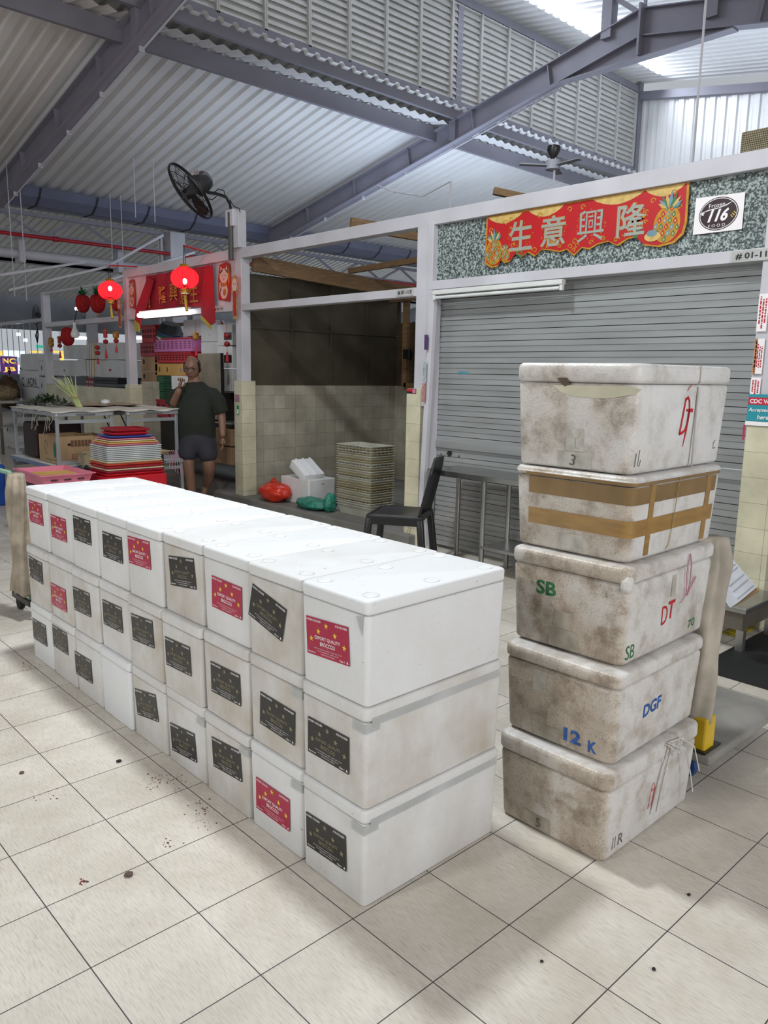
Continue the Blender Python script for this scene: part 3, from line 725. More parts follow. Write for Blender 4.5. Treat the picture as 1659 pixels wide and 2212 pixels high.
for cx, cy, r, s in ((-0.74, 0.06, 0.022, 1), (-0.60, 0.10, 0.022, -1), (-0.56, 0.115, 0.018, 1), (-0.30, 0.11, 0.022, 1), (-0.53, -0.07, 0.02, 1), (-0.33, -0.12, 0.024, -1), (-0.22, -0.105, 0.018, 1), (-0.12, -0.115, 0.016, -1),
                     (0.13, -0.115, 0.018, 1), (0.22, -0.10, 0.02, -1), (0.32, -0.115, 0.024, 1), (0.05, 0.12, 0.02, 1), (-0.05, 0.12, 0.02, -1), (0.56, 0.09, 0.02, 1), (0.70, 0.12, 0.018, -1), (0.74, 0.03, 0.016, 1), (0.02, -0.125, 0.02, 1), (-0.03, -0.125, 0.02, -1),
                     (0.0, -0.095, 0.022, 1), (0.0, -0.15, 0.016, -1), (0.52, -0.03, 0.014, 1), (0.52, 0.03, 0.014, 1), (-0.56, 0.01, 0.012, 1), (-0.55, 0.055, 0.012, -1)):
    curl(cx, cy, r, s, 1)
curl(-0.46, -0.135, 0.03, -1, 2, 0.012); curl(0.46, -0.10, 0.034, 1, 2, 0.014)
obj('gold_scrollwork', bm, [GOLDL, GOLD, BGRN], e)
for ch, cx in zip('生意興隆', (-0.46, -0.18, 0.12, 0.42)):
    bd = 0.003 if ch == '興' else 0.014
    bm = NB(); text(bm, ch, M0 @ T((cx, -0.005, 0.0046)), width=0.205, height=0.205, bold=bd, mi=0)
    if ch != '興': text(bm, ch, M0 @ T((cx, -0.005, 0.0040)), width=0.213, height=0.213, bold=0.022, mi=1)
    obj('character', bm, [SILV, GOLD], e)
def pineapple(cx, cy, rx, ry, rot, face=''):
    bm = NB(); Mp = M0 @ T((cx, cy, 0.0045)) @ Matrix.Rotation(rot, 4, 'Z')
    disc(bm, Mp, rx, ry, 0)
    nx = 5; ny = 6
    for j in range(ny):
        for i in range(nx):
            x = (i-(nx-1)/2+(0.5 if j % 2 else 0))*rx*2/nx; y = (j-(ny-1)/2)*ry*2/ny
            if (x/rx)**2+(y/ry)**2 > 0.82: continue
            s = rx*0.17; mi = (i*2+j) % 3+1
            poly(bm, [(x-s, y), (x, y-s*1.2), (x+s, y), (x, y+s*1.7)], Mp @ T((0, 0, 0.0008)), 0, mi)
            poly(bm, [(x-s*.45, y), (x, y-s*.6), (x+s*.45, y), (x, y+s*.7)], Mp @ T((0, 0, 0.0014)), 0, 4)
    for k in range(9):
        a = PI/2+(k-4)*0.30; l = ry*(1.25-abs(k-4)*0.12)
        b0 = (math.cos(a)*ry*0.15, ry*0.8); tip = (math.cos(a)*l, ry*0.85+math.sin(a)*l*0.75); nn = (-math.sin(a)*rx*0.14, math.cos(a)*rx*0.14)
        mid = ((b0[0]+tip[0])/2, (b0[1]+tip[1])/2)
        poly(bm, [b0, (mid[0]-nn[0], mid[1]-nn[1]), tip, (mid[0]+nn[0], mid[1]+nn[1])], Mp @ T((0, 0, 0.001+k*0.0002)), 0, (2, 3, 4)[k % 3])
    obj('pineapple', bm, [GOLD, BRED, BGRN, BBLU, GOLDL], e)
pineapple(-0.70, -0.095, 0.078, 0.095, 0.02); pineapple(-0.59, -0.125, 0.04, 0.045, 0.1); pineapple(0.665, -0.06, 0.088, 0.112, -0.12)
bm = NB(); disc(bm, M0 @ T((0.575, -0.125, 0.0065)), 0.055, 0.03, 0); disc(bm, M0 @ T((0.57, -0.105, 0.0075)), 0.035, 0.02, 1); obj('gold_ingot', bm, [GOLDL, BBLU], e)

# round shop sticker
e = empty('shop_sticker', (4.094, 0.47, 2.432), 0, 'white laminated sign with dark oval logo reading Frozen 116 Food', 'sign')
bm = NB(); poly(bm, [(-0.146, 0.107), (-0.148, -0.104), (0.146, -0.104), (0.146, 0.10)], MX(-0.004, 0, 0), 0.003); obj('sheet', bm, WHITEI, e)
MAR = mat('maroon_print', '#2f131a', 0.4); bm = NB(); Mz = MX(-0.005, 0.0, 0)
disc(bm, Mz, 0.118, 0.094, 0, 48); disc(bm, Mz @ T((0, 0, 0.0006)), 0.113, 0.089, 1, 48); disc(bm, Mz @ T((0, 0, 0.0012)), 0.109, 0.085, 0, 48)
obj('oval_logo', bm, [MAR, WHITEI], e)
bm = NB(); Mt = Mz @ T((0, 0, 0.002))
text(bm, 'Frozen', Mt @ T((-0.012, 0.05, 0)) @ Matrix.Rotation(0.06, 4, 'Z'), width=0.095, mi=0)
stroke(bm, Mt, [(-0.112, 0.012), (-0.06, 0.026), (0.0, 0.032), (0.05, 0.045), (0.085, 0.062)], [0.002, 0.006, 0.004, 0.006, 0.001], 0)
star(bm, Mt @ T((-0.095, 0.008, 0.0003)), 0.014, 0)
text(bm, '116', Mt @ T((0.0, -0.008, 0)), width=0.125, height=0.072, bold=0.035, shear=0.35, mi=0)
text(bm, 'F O O D', Mt @ T((-0.004, -0.066, 0)), width=0.10, height=0.016, mi=0)
for i in range(3):
    disc(bm, Mt @ T((0.078+i*0.009, -0.018+i*0.009, 0)), 0.0045, 0.003, 1, 10); disc(bm, Mt @ T((0.084+i*0.009, -0.026+i*0.009, 0)), 0.0045, 0.003, 1, 10)
obj('lettering', bm, [WHITEI, YELI], e)

# unlit batten lamp over the shutter
e = empty('batten_lamp', (4.015, 2.09, 2.09), 0, 'unlit white fluorescent batten lamp above the left of the shutter', 'lamp')
obj('housing', BX(-0.02, 0.03, -0.61, 0.61, 0.0, 0.035), WHITEP, e, bevel=0.005)
bm = NB(); tube(bm, [(0.0, -0.585, -0.022), (0.0, 0.585, -0.022)], 0.013, 12); obj('tube', bm, mat('tube_glass', '#dcdedd', 0.2), e, smooth=True)
for y in (-0.6, 0.6): obj('lamp_holder', BX(-0.014, 0.014, y-0.012, y+0.012, -0.04, 0.0), WHITEP, e, bevel=0.003)

# voucher sign on the right pier
e = empty('voucher_sign', (4.03, 0.06, 1.305), 0, 'teal and red sign reading CDC Voucher Accepted here on the right pier', 'sign')
w2 = 0.105
obj('board', BX(-0.004, 0, -w2, w2, -0.075, 0.08), mat('teal_board', '#1f8f9c', 0.4, var=0.03), e)
obj('red_band', BX(-0.006, -0.004, -w2, w2-0.003, 0.020, 0.062), mat('sign_red', '#c21f3f', 0.4, var=0.03), e)
obj('white_border', BX(-0.005, 0, -w2, w2+0.004, -0.10, -0.077), WHITEI, e)
bm = NB(); text(bm, 'CDC Vouchers', MX(-0.007, w2-0.012, 0.040), height=0.024, align='L', bold=0.025)
text(bm, 'Accepted', MX(-0.007, w2-0.008, -0.012), height=0.028, align='L', bold=0.015, shear=0.2); text(bm, 'here', MX(-0.007, w2-0.06, -0.05), height=0.026, align='L', bold=0.015, shear=0.2)
obj('lettering', bm, WHITEI, e)
obj('side_sticker', BX(-0.002, 0, w2+0.002, w2+0.014, -0.19, -0.10), mat('magenta_paper', '#b03060', 0.5), e)
# red notice on pier 1, stickers on pier 3
e = empty('pier_notice', (FX-0.016, 2.945, 1.325), 0, 'small red and black notice at the top of the tiled pier left of the shutter', 'sticker')
obj('paper', BX(-0.003, 0, -0.055, 0.055, -0.022, 0.018), BLACKI, e); obj('red_field', BX(-0.004, -0.003, -0.01, 0.053, -0.006, 0.016), INKR, e); obj('pink_field', BX(-0.004, -0.003, -0.052, -0.014, -0.018, 0.014), PINK, e)
e = empty('pier_stickers', (FX-0.016, 5.62, 1.15), 0, 'green and pink promotional stickers on the pier right of the man', 'sticker')
obj('green_sticker', BX(-0.003, 0, -0.02, 0.02, -0.16, -0.06), mat('sticker_green', '#1e8a56', 0.5), e)
obj('white_field', BX(-0.004, -0.003, -0.013, 0.013, -0.15, -0.10), WHITEI, e)
obj('pink_sticker', BX(-0.003, 0, -0.03, 0.06, -0.02, 0.06), mat('sticker_pinkish', '#b98e98', 0.5, var=0.3, vscale=60), e)
# mesh-fronted air cooler on top of the right stall
p = at(1625, 285, 0, 4.6); e = empty('rusty_mesh_box', (4.75, p.y-0.1, 2.75), 0, 'dirty mesh-sided cooling unit standing on top of the right stall', 'cooling unit')
obj('casing', BX(0, 0.5, -0.5, 0.235, 0, 0.31), mat('brown_casing', '#8a7a58', 0.6), e, bevel=0.01)
bm = NB()
for i in range(60): beam(bm, (-0.006, 0.22-i*0.012, 0.012), (-0.006, 0.22-i*0.012-0.02, 0.30), 0.003, 0.003)
for i in range(22): beam(bm, (-0.008, 0.225, 0.015+i*0.013), (-0.008, -0.48, 0.015+i*0.013), 0.003, 0.003)
obj('grille', bm, mat('grille_wire', '#b3a988', 0.5), e)

# ================================================================== BROCCOLI BOXES
def rounded(bm, x0, x1, y0, y1, z0, z1, r, taper=0.0, seg=4):
    rings = []
    for z, t in ((z0, taper), (z1, 0)):
        ring = []
        for cx, cy, a0 in ((x1-r-t, y1-r-t, 0), (x0+r+t, y1-r-t, 1), (x0+r+t, y0+r+t, 2), (x1-r-t, y0+r+t, 3)):
            for k in range(seg+1):
                a = a0*PI/2+k*PI/2/seg; ring.append(bm.verts.new((cx+r*math.cos(a), cy+r*math.sin(a), z)))
        rings.append(ring)
    n = len(rings[0])
    for k in range(n): bm.faces.new((rings[0][k], rings[0][(k+1) % n], rings[1][(k+1) % n], rings[1][k]))
    bm.faces.new(rings[0][::-1]); bm.faces.new(rings[1])
LW, LH = 0.183, 0.109
def label_mesh(mat_bg, mat_star, mat_big, torn=False):
    bm = NB(); M = MX(0, 0, 0); T = Matrix.Translation
    if torn:
        poly(bm, [(-LW/2, -LH/2), (LW/2, -LH/2), (LW/2, LH/2), (-LW/2, LH/2), (-LW/2, 0.0), (-LW/2+0.012, -0.012), (-LW/2+0.004, -0.02), (-LW/2+0.02, -0.034), (-LW/2+0.006, -0.04)], M, 0.0005, 0)
    else: bx(bm, -0.0005, 0, -LW/2, LW/2, -LH/2, LH/2, 0)
    Mt = T((-0.0011, 0, 0)) @ M
    def uv(u, v): return T(((u-0.5)*LW, (0.5-v)*LH, 0))
    for u, v in ((0.12, 0.57), (0.30, 0.34), (0.49, 0.145), (0.69, 0.336), (0.90, 0.573)): star(bm, Mt @ uv(u, v), 0.0098, 1)
    text(bm, 'EXPORT QUALITY', Mt @ uv(0.505, 0.515), width=0.60*LW, height=0.0115, mi=2, bold=0.012)
    text(bm, 'BROCCOLI', Mt @ uv(0.505, 0.655), width=0.35*LW, height=0.0115, mi=2, bold=0.012)
    text(bm, 'HYDRO COOLED', Mt @ uv(0.02, 0.075), width=0.34*LW, height=0.0062, mi=3, align='L', bold=0.02)
    text(bm, 'ICE PACKED', Mt @ uv(0.975, 0.075), width=0.27*LW, height=0.0062, mi=3, align='R', bold=0.02)
    text(bm, 'GROWN & PACKED BY: JACIENTO FARMS QLD PTY LTD', Mt @ uv(0.51, 0.80), width=0.66*LW, height=0.0036, mi=3, res=1)
    text(bm, '1001 CUNNINGHAM HWY, GOWRIE, QLD. 4371', Mt @ uv(0.51, 0.862), width=0.5*LW, height=0.0036, mi=3, res=1)
    text(bm, 'PRODUCE OF AUSTRALIA', Mt @ uv(0.51, 0.924), width=0.32*LW, height=0.0036, mi=3, res=1)
    text(bm, '8kg net wt', Mt @ uv(0.03, 0.93), width=0.18*LW, height=0.0058, mi=3, align='L', bold=0.02, res=1)
    text(bm, 'Class 1', Mt @ uv(0.90, 0.93), width=0.12*LW, height=0.0058, mi=3, align='R', bold=0.02, res=1)
    poly(bm, [(0.46*LW-0.004, -0.455*LH), (0.46*LW+0.004, -0.455*LH), (0.46*LW, -0.38*LH)], T((-0.0011, 0, 0)) @ M, 0, 3)
    me = bpy.data.meshes.new('label'); bm.to_mesh(me); bm.free()
    for m in (mat_bg, mat_star, mat_big, WHITEI): me.materials.append(m)
    return me
ME_R = label_mesh(LBLR, YELI, WHITEI); ME_K = label_mesh(LBLK, GOLDI, GOLDI); ME_KT = label_mesh(LBLK, GOLDI, GOLDI, True)
BL, BW, BH, BLID = 0.572, 0.2835, 0.2955, 0.042
bm = NB(); rounded(bm, 0, BL, -BW/2, BW/2, 0, BH-BLID-0.002, 0.016, 0.004)
tmp = obj('body', bm, FOAM, bevel=0.006, seg=3); ME_BODY = tmp.data; TB = tmp
bm = NB(); rounded(bm, -0.002, BL+0.002, -BW/2-0.001, BW/2+0.001, BH-BLID, BH-0.002, 0.018)
TL = obj('lid', bm, FOAM, bevel=0.009, seg=4)
bm = NB(); lathe(bm, [(0.0235, BH-0.003), (0.0235, BH-0.0003), (0.021, BH+0.0008), (0.0195, BH-0.0012), (0.012, BH-0.0012), (0, BH-0.0012)], 22)
TR = obj('moulded_ring', bm, FOAM, smooth=True)
labs = {  # column from the far end, layer: kind, y, z of the label centre, tilt
 (1,3):('R',2.150,.767,.02),(2,3):('R',1.868,.735,.01),(3,3):('K',1.580,.772,.01),(4,3):('K',1.274,.751,.015),(5,3):('R',1.025,.775,.04),(6,3):('K',.705,.761,.12),(7,3):('R',.412,.736,-.02),(8,3):('K',.169,.746,-.235),(9,3):('R',-.129,.739,.06),
 (1,2):('T',2.159,.481,-.03),(2,2):('R',1.880,.404,.01),(3,2):('K',1.599,.448,.04),(4,2):('K',1.295,.456,.03),(5,2):('K',1.009,.469,.075),(6,2):('K',.727,.447,.045),(7,2):('K',.419,.438,.03),(8,2):('K',.124,.419,-.04),(9,2):('K',-.134,.432,0),
 (1,1):('K',2.162,.159,.025),(2,1):('K',1.887,.194,.01),(3,1):('K',1.621,.136,.03),(5,1):('K',1.010,.161,.17),(6,1):('K',.724,.111,.11),(7,1):('K',.417,.168,.085),(8,1):('R',.147,.123,0),(9,1):('K',-.126,.130,.04)}
dirt = {(1,3):.35,(2,3):.4,(3,3):.35,(4,3):.3,(5,3):.4,(6,3):.75,(7,3):.35,(8,3):.8,(9,3):.22,(1,2):.9,(2,2):.75,(3,2):.7,(4,2):.55,(5,2):.85,(6,2):.7,(7,2):.85,(8,2):.9,(9,2):.8,
        (1,1):.25,(2,1):.5,(3,1):.6,(4,1):.06,(5,1):.7,(6,1):.75,(7,1):.75,(8,1):.3,(9,1):.5}
ordn = {1: 'farthest', 2: 'second farthest', 3: 'third farthest', 4: 'fourth farthest', 5: 'middle', 6: 'fourth nearest', 7: 'third nearest', 8: 'second nearest', 9: 'nearest'}
layn = {1: 'bottom layer', 2: 'middle layer', 3: 'top layer'}
rnd = random.Random(11)
xoff3 = {1: 0.06, 2: 0.05, 3: 0.045, 4: 0.05, 5: 0.035, 6: 0.04, 7: 0.03, 8: 0.02, 9: 0.0}
for lay in (1, 2, 3):
    for c in range(1, 10):
        y = -0.294+(9-c+0.5)*0.2862+rnd.uniform(-.001, .001)
        x = 0.645+rnd.uniform(0, 0.010)+(xoff3[c]*0.25 if lay == 3 else 0)
        if c == 9: x = 0.645
        z = (lay-1)*BH
        kind = labs.get((c, lay), ('',))[0]
        d = dirt[(c, lay)]
        adj = 'clean white' if d < 0.35 else ('grimy white' if d > 0.7 else 'white')
        what = {'R': 'with crimson label', 'K': 'with black label', 'T': 'with torn black label', '': 'without label'}[kind]
        if (c, lay) == (8, 3): what = 'with black label stuck askew'
        e = empty('foam_box', (x, y, z), rnd.uniform(-0.004, 0.004), f'{adj} foam box {what}, {layn[lay]}, {ordn[c]} column', 'foam box', 'foam boxes in the long stack')
        for t in (TB, TL, TR):
            if t is TR:
                if lay < 3: continue
                for x_ in (0.05, BL/2, BL-0.05):
                    for y_ in (-BW/2+0.045, BW/2-0.045):
                        q = t.copy(); COL.objects.link(q); q.parent = e; q.color = (d*0.35, 0, 0, 1); q.location = (x_, y_, 0)
                continue
            q = t.copy(); COL.objects.link(q); q.parent = e; q.color = (d, 0, 0, 1)
            if t is TL: q.color = (d*(0.7 if lay < 3 else 0.35), 0, 0, 1)
        if kind:
            k_, ly, lz, rot = labs[(c, lay)]
            q = bpy.data.objects.new('label', {'R': ME_R, 'K': ME_K, 'T': ME_KT}[kind]); COL.objects.link(q); q.parent = e
            q.location = (-0.0012, ly-y, lz-z); q.rotation_euler = (-rot*-1 if False else -rot, 0, 0)
            q['label'] = {'R': 'crimson label with yellow stars', 'K': 'black label with dull gold stars', 'T': 'torn black label with dull gold stars'}[kind]
        if (c, lay) in ((9, 1), (9, 3), (9, 2), (8, 2), (8, 1), (7, 1), (6, 1)):
            bm = NB(); a = -BW/2-0.0015; h = BH-BLID-0.028
            bx(bm, -0.0035, 0.05, a, a+0.0006, h, h+0.026); bx(bm, -0.0042, -0.0035, a, a+0.055, h, h+0.026)
            if (c, lay) == (9, 3): bm.free(); bm = NB(); poly(bm, [(0, 0.03), (-0.028, 0.022), (-0.004, -0.03)], T((-0.003, a+0.018, h)) @ MX(0, 0, 0), 0.0005)
            obj('clear_tape_patch', bm, mat('clear_tape', '#d9dbdb', 0.25, alpha=0.55), e)
        if (c, lay) in ((9, 1), (9, 2)):
            obj('lid_tape', BX(0.02, BL-0.01, -BW/2-0.0022, -BW/2-0.001, BH-BLID-0.012, BH-BLID+0.012), mat('clear_tape', '#d9dbdb', 0.25, alpha=0.55), e)
for t in (TB, TL, TR): bpy.data.objects.remove(t)

# ================================================================== GRIMY STACK
def grimy(name_label, loc, rz, L, W, H, lid, amt, r=0.032):
    e = empty('foam_crate_with_lid', loc, rz, name_label, 'foam box', 'grimy foam boxes in the tall stack')
    bm = NB(); rounded(bm, 0, L, 0, W, 0.0, H-lid-0.001, r, 0.012, 6); a = obj('body', bm, DIRTY, e, bevel=0.014, seg=3); a.color = (amt, 0, 0, 1)
    bm = NB(); rounded(bm, -0.004, L+0.004, -0.004, W+0.004, H-lid, H-0.003, r+0.002, 0.0, 6); a = obj('lid', bm, DIRTY, e, bevel=0.016, seg=4); a.color = (min(1, amt*1.05), 0, 0, 1)
    return e
T = Matrix.Translation
s1 = grimy('very grimy foam box with a faded red mark and 5, bottom of the tall stack', (1.307, -0.638, 0.0), 0.0, 0.590, 0.415, 0.302, 0.062, 1.0)
s2 = grimy('grimy foam box stamped DGF in blue, second from the bottom of the tall stack', (1.345, -0.625, 0.302), 0.012, 0.575, 0.420, 0.298, 0.050, 1.0)
s3 = grimy('grimy foam box stamped SB in green and DT in red, middle of the tall stack', (1.395, -0.605, 0.600), 0.018, 0.595, 0.425, 0.315, 0.055, 0.92)
s4 = grimy('foam box bound with brown packing tape, fourth up in the tall stack', (1.420, -0.585, 0.915), 0.012, 0.605, 0.430, 0.265, 0.030, 0.78)
s5 = grimy('big grey-stained foam box marked with a red D and 3, top of the tall stack', (1.428, -0.570, 1.180), 0.020, 0.650, 0.43, 0.330, 0.062, 0.62)
EPS = 0.0135   # artwork stands clear of the bowed side
def mark(par, name, fn, m, lab=None):
    bm = NB(); fn(bm); o = obj(name, bm, m, par)
    if lab: o['label'] = lab
    return o
XF = -0.0012; YF = -0.0012
def fx(y, z, rot=0): return MX(XF+0.012*max(0, 1-z/0.262), y, z) @ Matrix.Rotation(0.046 if z < 0.262 else 0, 4, 'X') @ Matrix.Rotation(rot, 4, 'Z')
def fy(x, z, rot=0): return MY(x, YF+0.012*max(0, 1-z/0.262), z) @ Matrix.Rotation(0.046 if z < 0.262 else 0, 4, 'X') @ Matrix.Rotation(rot, 4, 'Z')
def patch(b, y0, y1, z0, z1, H=0.25, o=0.002):
    f = lambda z: 0.012*max(0, 1-z/H)-o
    v = [b.verts.new(q) for q in ((f(z0), y1, z0), (f(z0), y0, z0), (f(z1), y0, z1), (f(z1), y1, z1), (0.02, y1, z0), (0.02, y0, z0), (0.02, y0, z1), (0.02, y1, z1))]
    for q in ((0, 1, 2, 3), (0, 4, 5, 1), (1, 5, 6, 2), (2, 6, 7, 3), (3, 7, 4, 0)): b.faces.new([v[i] for i in q])
# box 5 marks
mark(s5, 'red_mark', lambda b: (stroke(b, fy(0.33, 0.165), [(-0.030, -0.056), (-0.022, 0.0), (-0.014, 0.060)], 0.010, 0), stroke(b, fy(0.33, 0.165), [(-0.017, 0.055), (0.0, 0.062), (0.012, 0.052), (0.020, 0.025), (0.019, -0.015), (0.006, -0.042), (-0.012, -0.050), (-0.032, -0.052)], 0.010, 0),
      stroke(b, fy(0.33, 0.165), [(-0.002, 0.022), (0.018, 0.022), (0.046, 0.020)], [0.008, 0.010, 0.013], 0), stroke(b, fy(0.33, 0.165), [(0.020, 0.02), (0.014, -0.05), (0.004, -0.095)], [0.014, 0.011, 0.003], 0),
      stroke(b, fy(0.33, 0.265), [(-0.012, -0.018), (0.0, -0.006), (0.02, 0.002)], 0.003, 0)), INKR)
mark(s5, 'strap_line', lambda b: bx(b, 0.388, 0.396, -0.0022, 0.0, 0.0, 0.26), STR_)
mark(s5, 'lid_strap', lambda b: bx(b, 0.388, 0.394, -0.0062, -0.003, 0.268, 0.328), STR_)
mark(s5, 'pencil_scribble', lambda b: (stroke(b, fy(0.055, 0.045), [(-0.02, 0.02), (-0.022, -0.02)], 0.003, 0), stroke(b, fy(0.055, 0.045), [(-0.002, 0.03), (-0.006, -0.015), (0.004, -0.02), (0.010, 0.0)], 0.003, 0),
      stroke(b, fy(0.58, 0.06), [(0.0, 0.02), (-0.012, 0.01), (-0.01, -0.008), (0.008, -0.006)], 0.003, 0)), INKK)
PALE = mat('pale_moulding', '#bfbab0', 0.5, 0, 0.2, 22, bump=0.0006, bscale=180); PALE2 = mat('dull_moulding', '#a99f90', 0.6, 0, 0.2, 22)
mark(s5, 'embossed_panel', lambda b: patch(b, 0.170, 0.232, 0.058, 0.128), PALE)
mark(s5, 'number_panel', lambda b: patch(b, 0.142, 0.262, 0.006, 0.056), PALE)
mark(s5, 'embossed_glass_symbol', lambda b: (stroke(b, T((-0.0028, 0, 0)) @ fx(0.20, 0.095), [(-0.018, 0.022), (-0.010, 0.004), (0.010, 0.004), (0.018, 0.022)], 0.0035, 0), stroke(b, T((-0.0028, 0, 0)) @ fx(0.20, 0.095), [(0, 0.004), (0, -0.026)], 0.0035, 0),
      stroke(b, T((-0.0028, 0, 0)) @ fx(0.20, 0.095), [(-0.015, -0.027), (0.015, -0.027)], 0.0035, 0)), mat('emboss', '#b5b0a6', 0.5))
mark(s5, 'number', lambda b: text(b, '3', T((-0.0045, 0, 0)) @ fx(0.205, 0.030, -0.2), height=0.034), INKK)
mark(s5, 'torn_tape', lambda b: poly(b, [(-0.13, 0.012), (0.13, 0.014), (0.168, 0.006), (0.15, -0.008), (0.06, -0.024), (-0.05, -0.022), (-0.10, -0.010)], T((-0.002, 0, 0)) @ fx(0.155, 0.247), 0.001), mat('yellowed_tape', '#cfcab2', 0.3))
mark(s5, 'lid_chip', lambda b: poly(b, [(-0.045, 0.012), (-0.010, 0.014), (0.0, -0.006), (-0.016, -0.012), (-0.03, -0.004)], T((-0.005, 0, 0)) @ fx(0.225, 0.268), 0.001), mat('chip_shadow', '#5a4b3c', 0.9))
# box 4: tapes
def band(b, z0, z1, o=0.0015):
    bx(b, -o, 0.0, 0.035, 0.395, z0, z1); bx(b, 0.04, 0.565, -o, 0.0, z0, z1)
    n = 8; r = 0.041+o
    for k in range(n):
        a0 = PI+k*PI/2/n; a1 = PI+(k+1)*PI/2/n; c = (0.041, 0.041)
        quad(b, [(c[0]+r*math.cos(a0), c[1]+r*math.sin(a0), z0), (c[0]+r*math.cos(a1), c[1]+r*math.sin(a1), z0), (c[0]+r*math.cos(a1), c[1]+r*math.sin(a1), z1), (c[0]+r*math.cos(a0), c[1]+r*math.sin(a0), z1)])
def slope_band(b, z0, z1, o):
    # body tapers: 12 mm narrower at the foot
    H = 0.233; r = 0.032; seg = 10; pts = []
    def outline(z):
        t = 0.012*(1-z/H)-o; L_, W_ = 0.605, 0.43; out = [(t, W_-0.06), (t, r+t)]
        for k in range(1, seg): 
            a = PI+k*PI/2/seg; out.append((r+t+r*math.cos(a), r+t+r*math.sin(a)))
        out += [(r+t, t), (L_-0.045, t)]
        return [(x, y, z) for x, y in out]
    a, c = outline(z0), outline(z1)
    for i in range(len(a)-1): quad(b, [a[i], a[i+1], c[i+1], c[i]])
mark(s4, 'lower_tape', lambda b: slope_band(b, 0.078, 0.130, 0.0012), TAPE)
mark(s4, 'upper_tape', lambda b: slope_band(b, 0.178, 0.231, 0.0012), TAPED)
def lidband(b):
    seg = 10; out = [(-0.0055, 0.38), (-0.0055, 0.03)]
    for k in range(1, seg): 
        a = PI+k*PI/2/seg; out.append((0.030+0.0355*math.cos(a), 0.030+0.0355*math.sin(a)))
    out += [(0.030, -0.0055), (0.575, -0.0055)]
    for i in range(len(out)-1): quad(b, [(*out[i], 0.236), (*out[i+1], 0.236), (*out[i+1], 0.246), (*out[i], 0.246)])
mark(s4, 'lid_tape', lidband, TAPED)
def vband(b, x0, x1, o=0.0018):
    quad(b, [(x0, 0.012-o, 0.012), (x1, 0.012-o, 0.012), (x1, -o, 0.233), (x0, -o, 0.233)])
mark(s4, 'left_upright_tape', lambda b: vband(b, 0.105, 0.135), TAPE); mark(s4, 'right_upright_tape', lambda b: vband(b, 0.49, 0.525), TAPE)
mark(s4, 'pale_patch', lambda b: patch(b, 0.165, 0.255, 0.012, 0.062), PALE)
mark(s4, 'string', lambda b: tube(b, [(0.27, -0.010, 0.245), (0.268, -0.005, 0.18), (0.27, 0.002, 0.10), (0.262, 0.006, 0.03), (0.25, 0.01, 0.012)], 0.0014, 5), mat('tan_string', '#a8905c', 0.7))
# box 3
mark(s3, 'green_stamp', lambda b: text(b, 'SB', fx(0.285, 0.195), width=0.075, height=0.048, bold=0.03), INKG)
mark(s3, 'red_stamp', lambda b: (text(b, 'D', T((0, 0.0, 0)) @ fy(0.262, 0.118, 0.08), width=0.040, height=0.064, bold=-0.0), text(b, 'T', fy(0.305, 0.128, 0.02), width=0.046, height=0.062, bold=0.02)), INKR)
mark(s3, 'corner_stamp', lambda b: text(b, 'SB', fy(0.058, 0.042), width=0.052, height=0.046), INKG)
mark(s3, 'corner_number', lambda b: text(b, '70', fy(0.475, 0.045, 0.1), width=0.050, height=0.030), INKG)
mark(s3, 'pale_patch', lambda b: patch(b, 0.185, 0.25, 0.075, 0.13), PALE2)
mark(s3, 'lower_patch', lambda b: patch(b, 0.16, 0.27, 0.008, 0.07), PALE2)
mark(s3, 'white_tape', lambda b: bx(b, 0.285, 0.312, -0.001, 0.004, 0.175, 0.245), PALE)
mark(s3, 'pink_string', lambda b: (tube(b, [(0.38, -0.009, 0.305), (0.395, -0.009, 0.27), (0.40, -0.007, 0.20), (0.395, -0.003, 0.16), (0.42, -0.004, 0.19), (0.45, -0.004, 0.215)], 0.002, 5), tube(b, [(0.375, -0.009, 0.30), (0.37, -0.007, 0.24), (0.39, -0.003, 0.165), (0.36, -0.001, 0.14)], 0.0015, 5)), mat('pink_string', '#c07f94', 0.6))
mark(s3, 'corner_wear', lambda b: ell(b, (0.012, 0.012, 0.262), 0.020, 0.020, 0.028, 10, 8, fn=lambda p, q: q*(1+0.2*noise.noise(p*3))), mat('raw_foam', '#d9d6d0', 0.7, bump=0.001, bscale=120))
# box 2
mark(s2, 'blue_stamp', lambda b: text(b, 'DGF', fy(0.235, 0.135, 0.05), width=0.115, height=0.045, bold=0.035), INKB)
mark(s2, 'blue_number', lambda b: (text(b, '12', fx(0.150, 0.052), width=0.062, height=0.045, bold=0.04), text(b, 'K', fx(0.078, 0.042), width=0.030, height=0.038, bold=0.04)), INKB)
mark(s2, 'pale_patch', lambda b: patch(b, 0.255, 0.30, 0.165, 0.235), PALE)
mark(s2, 'lower_patch', lambda b: patch(b, 0.195, 0.30, 0.008, 0.055), PALE2)
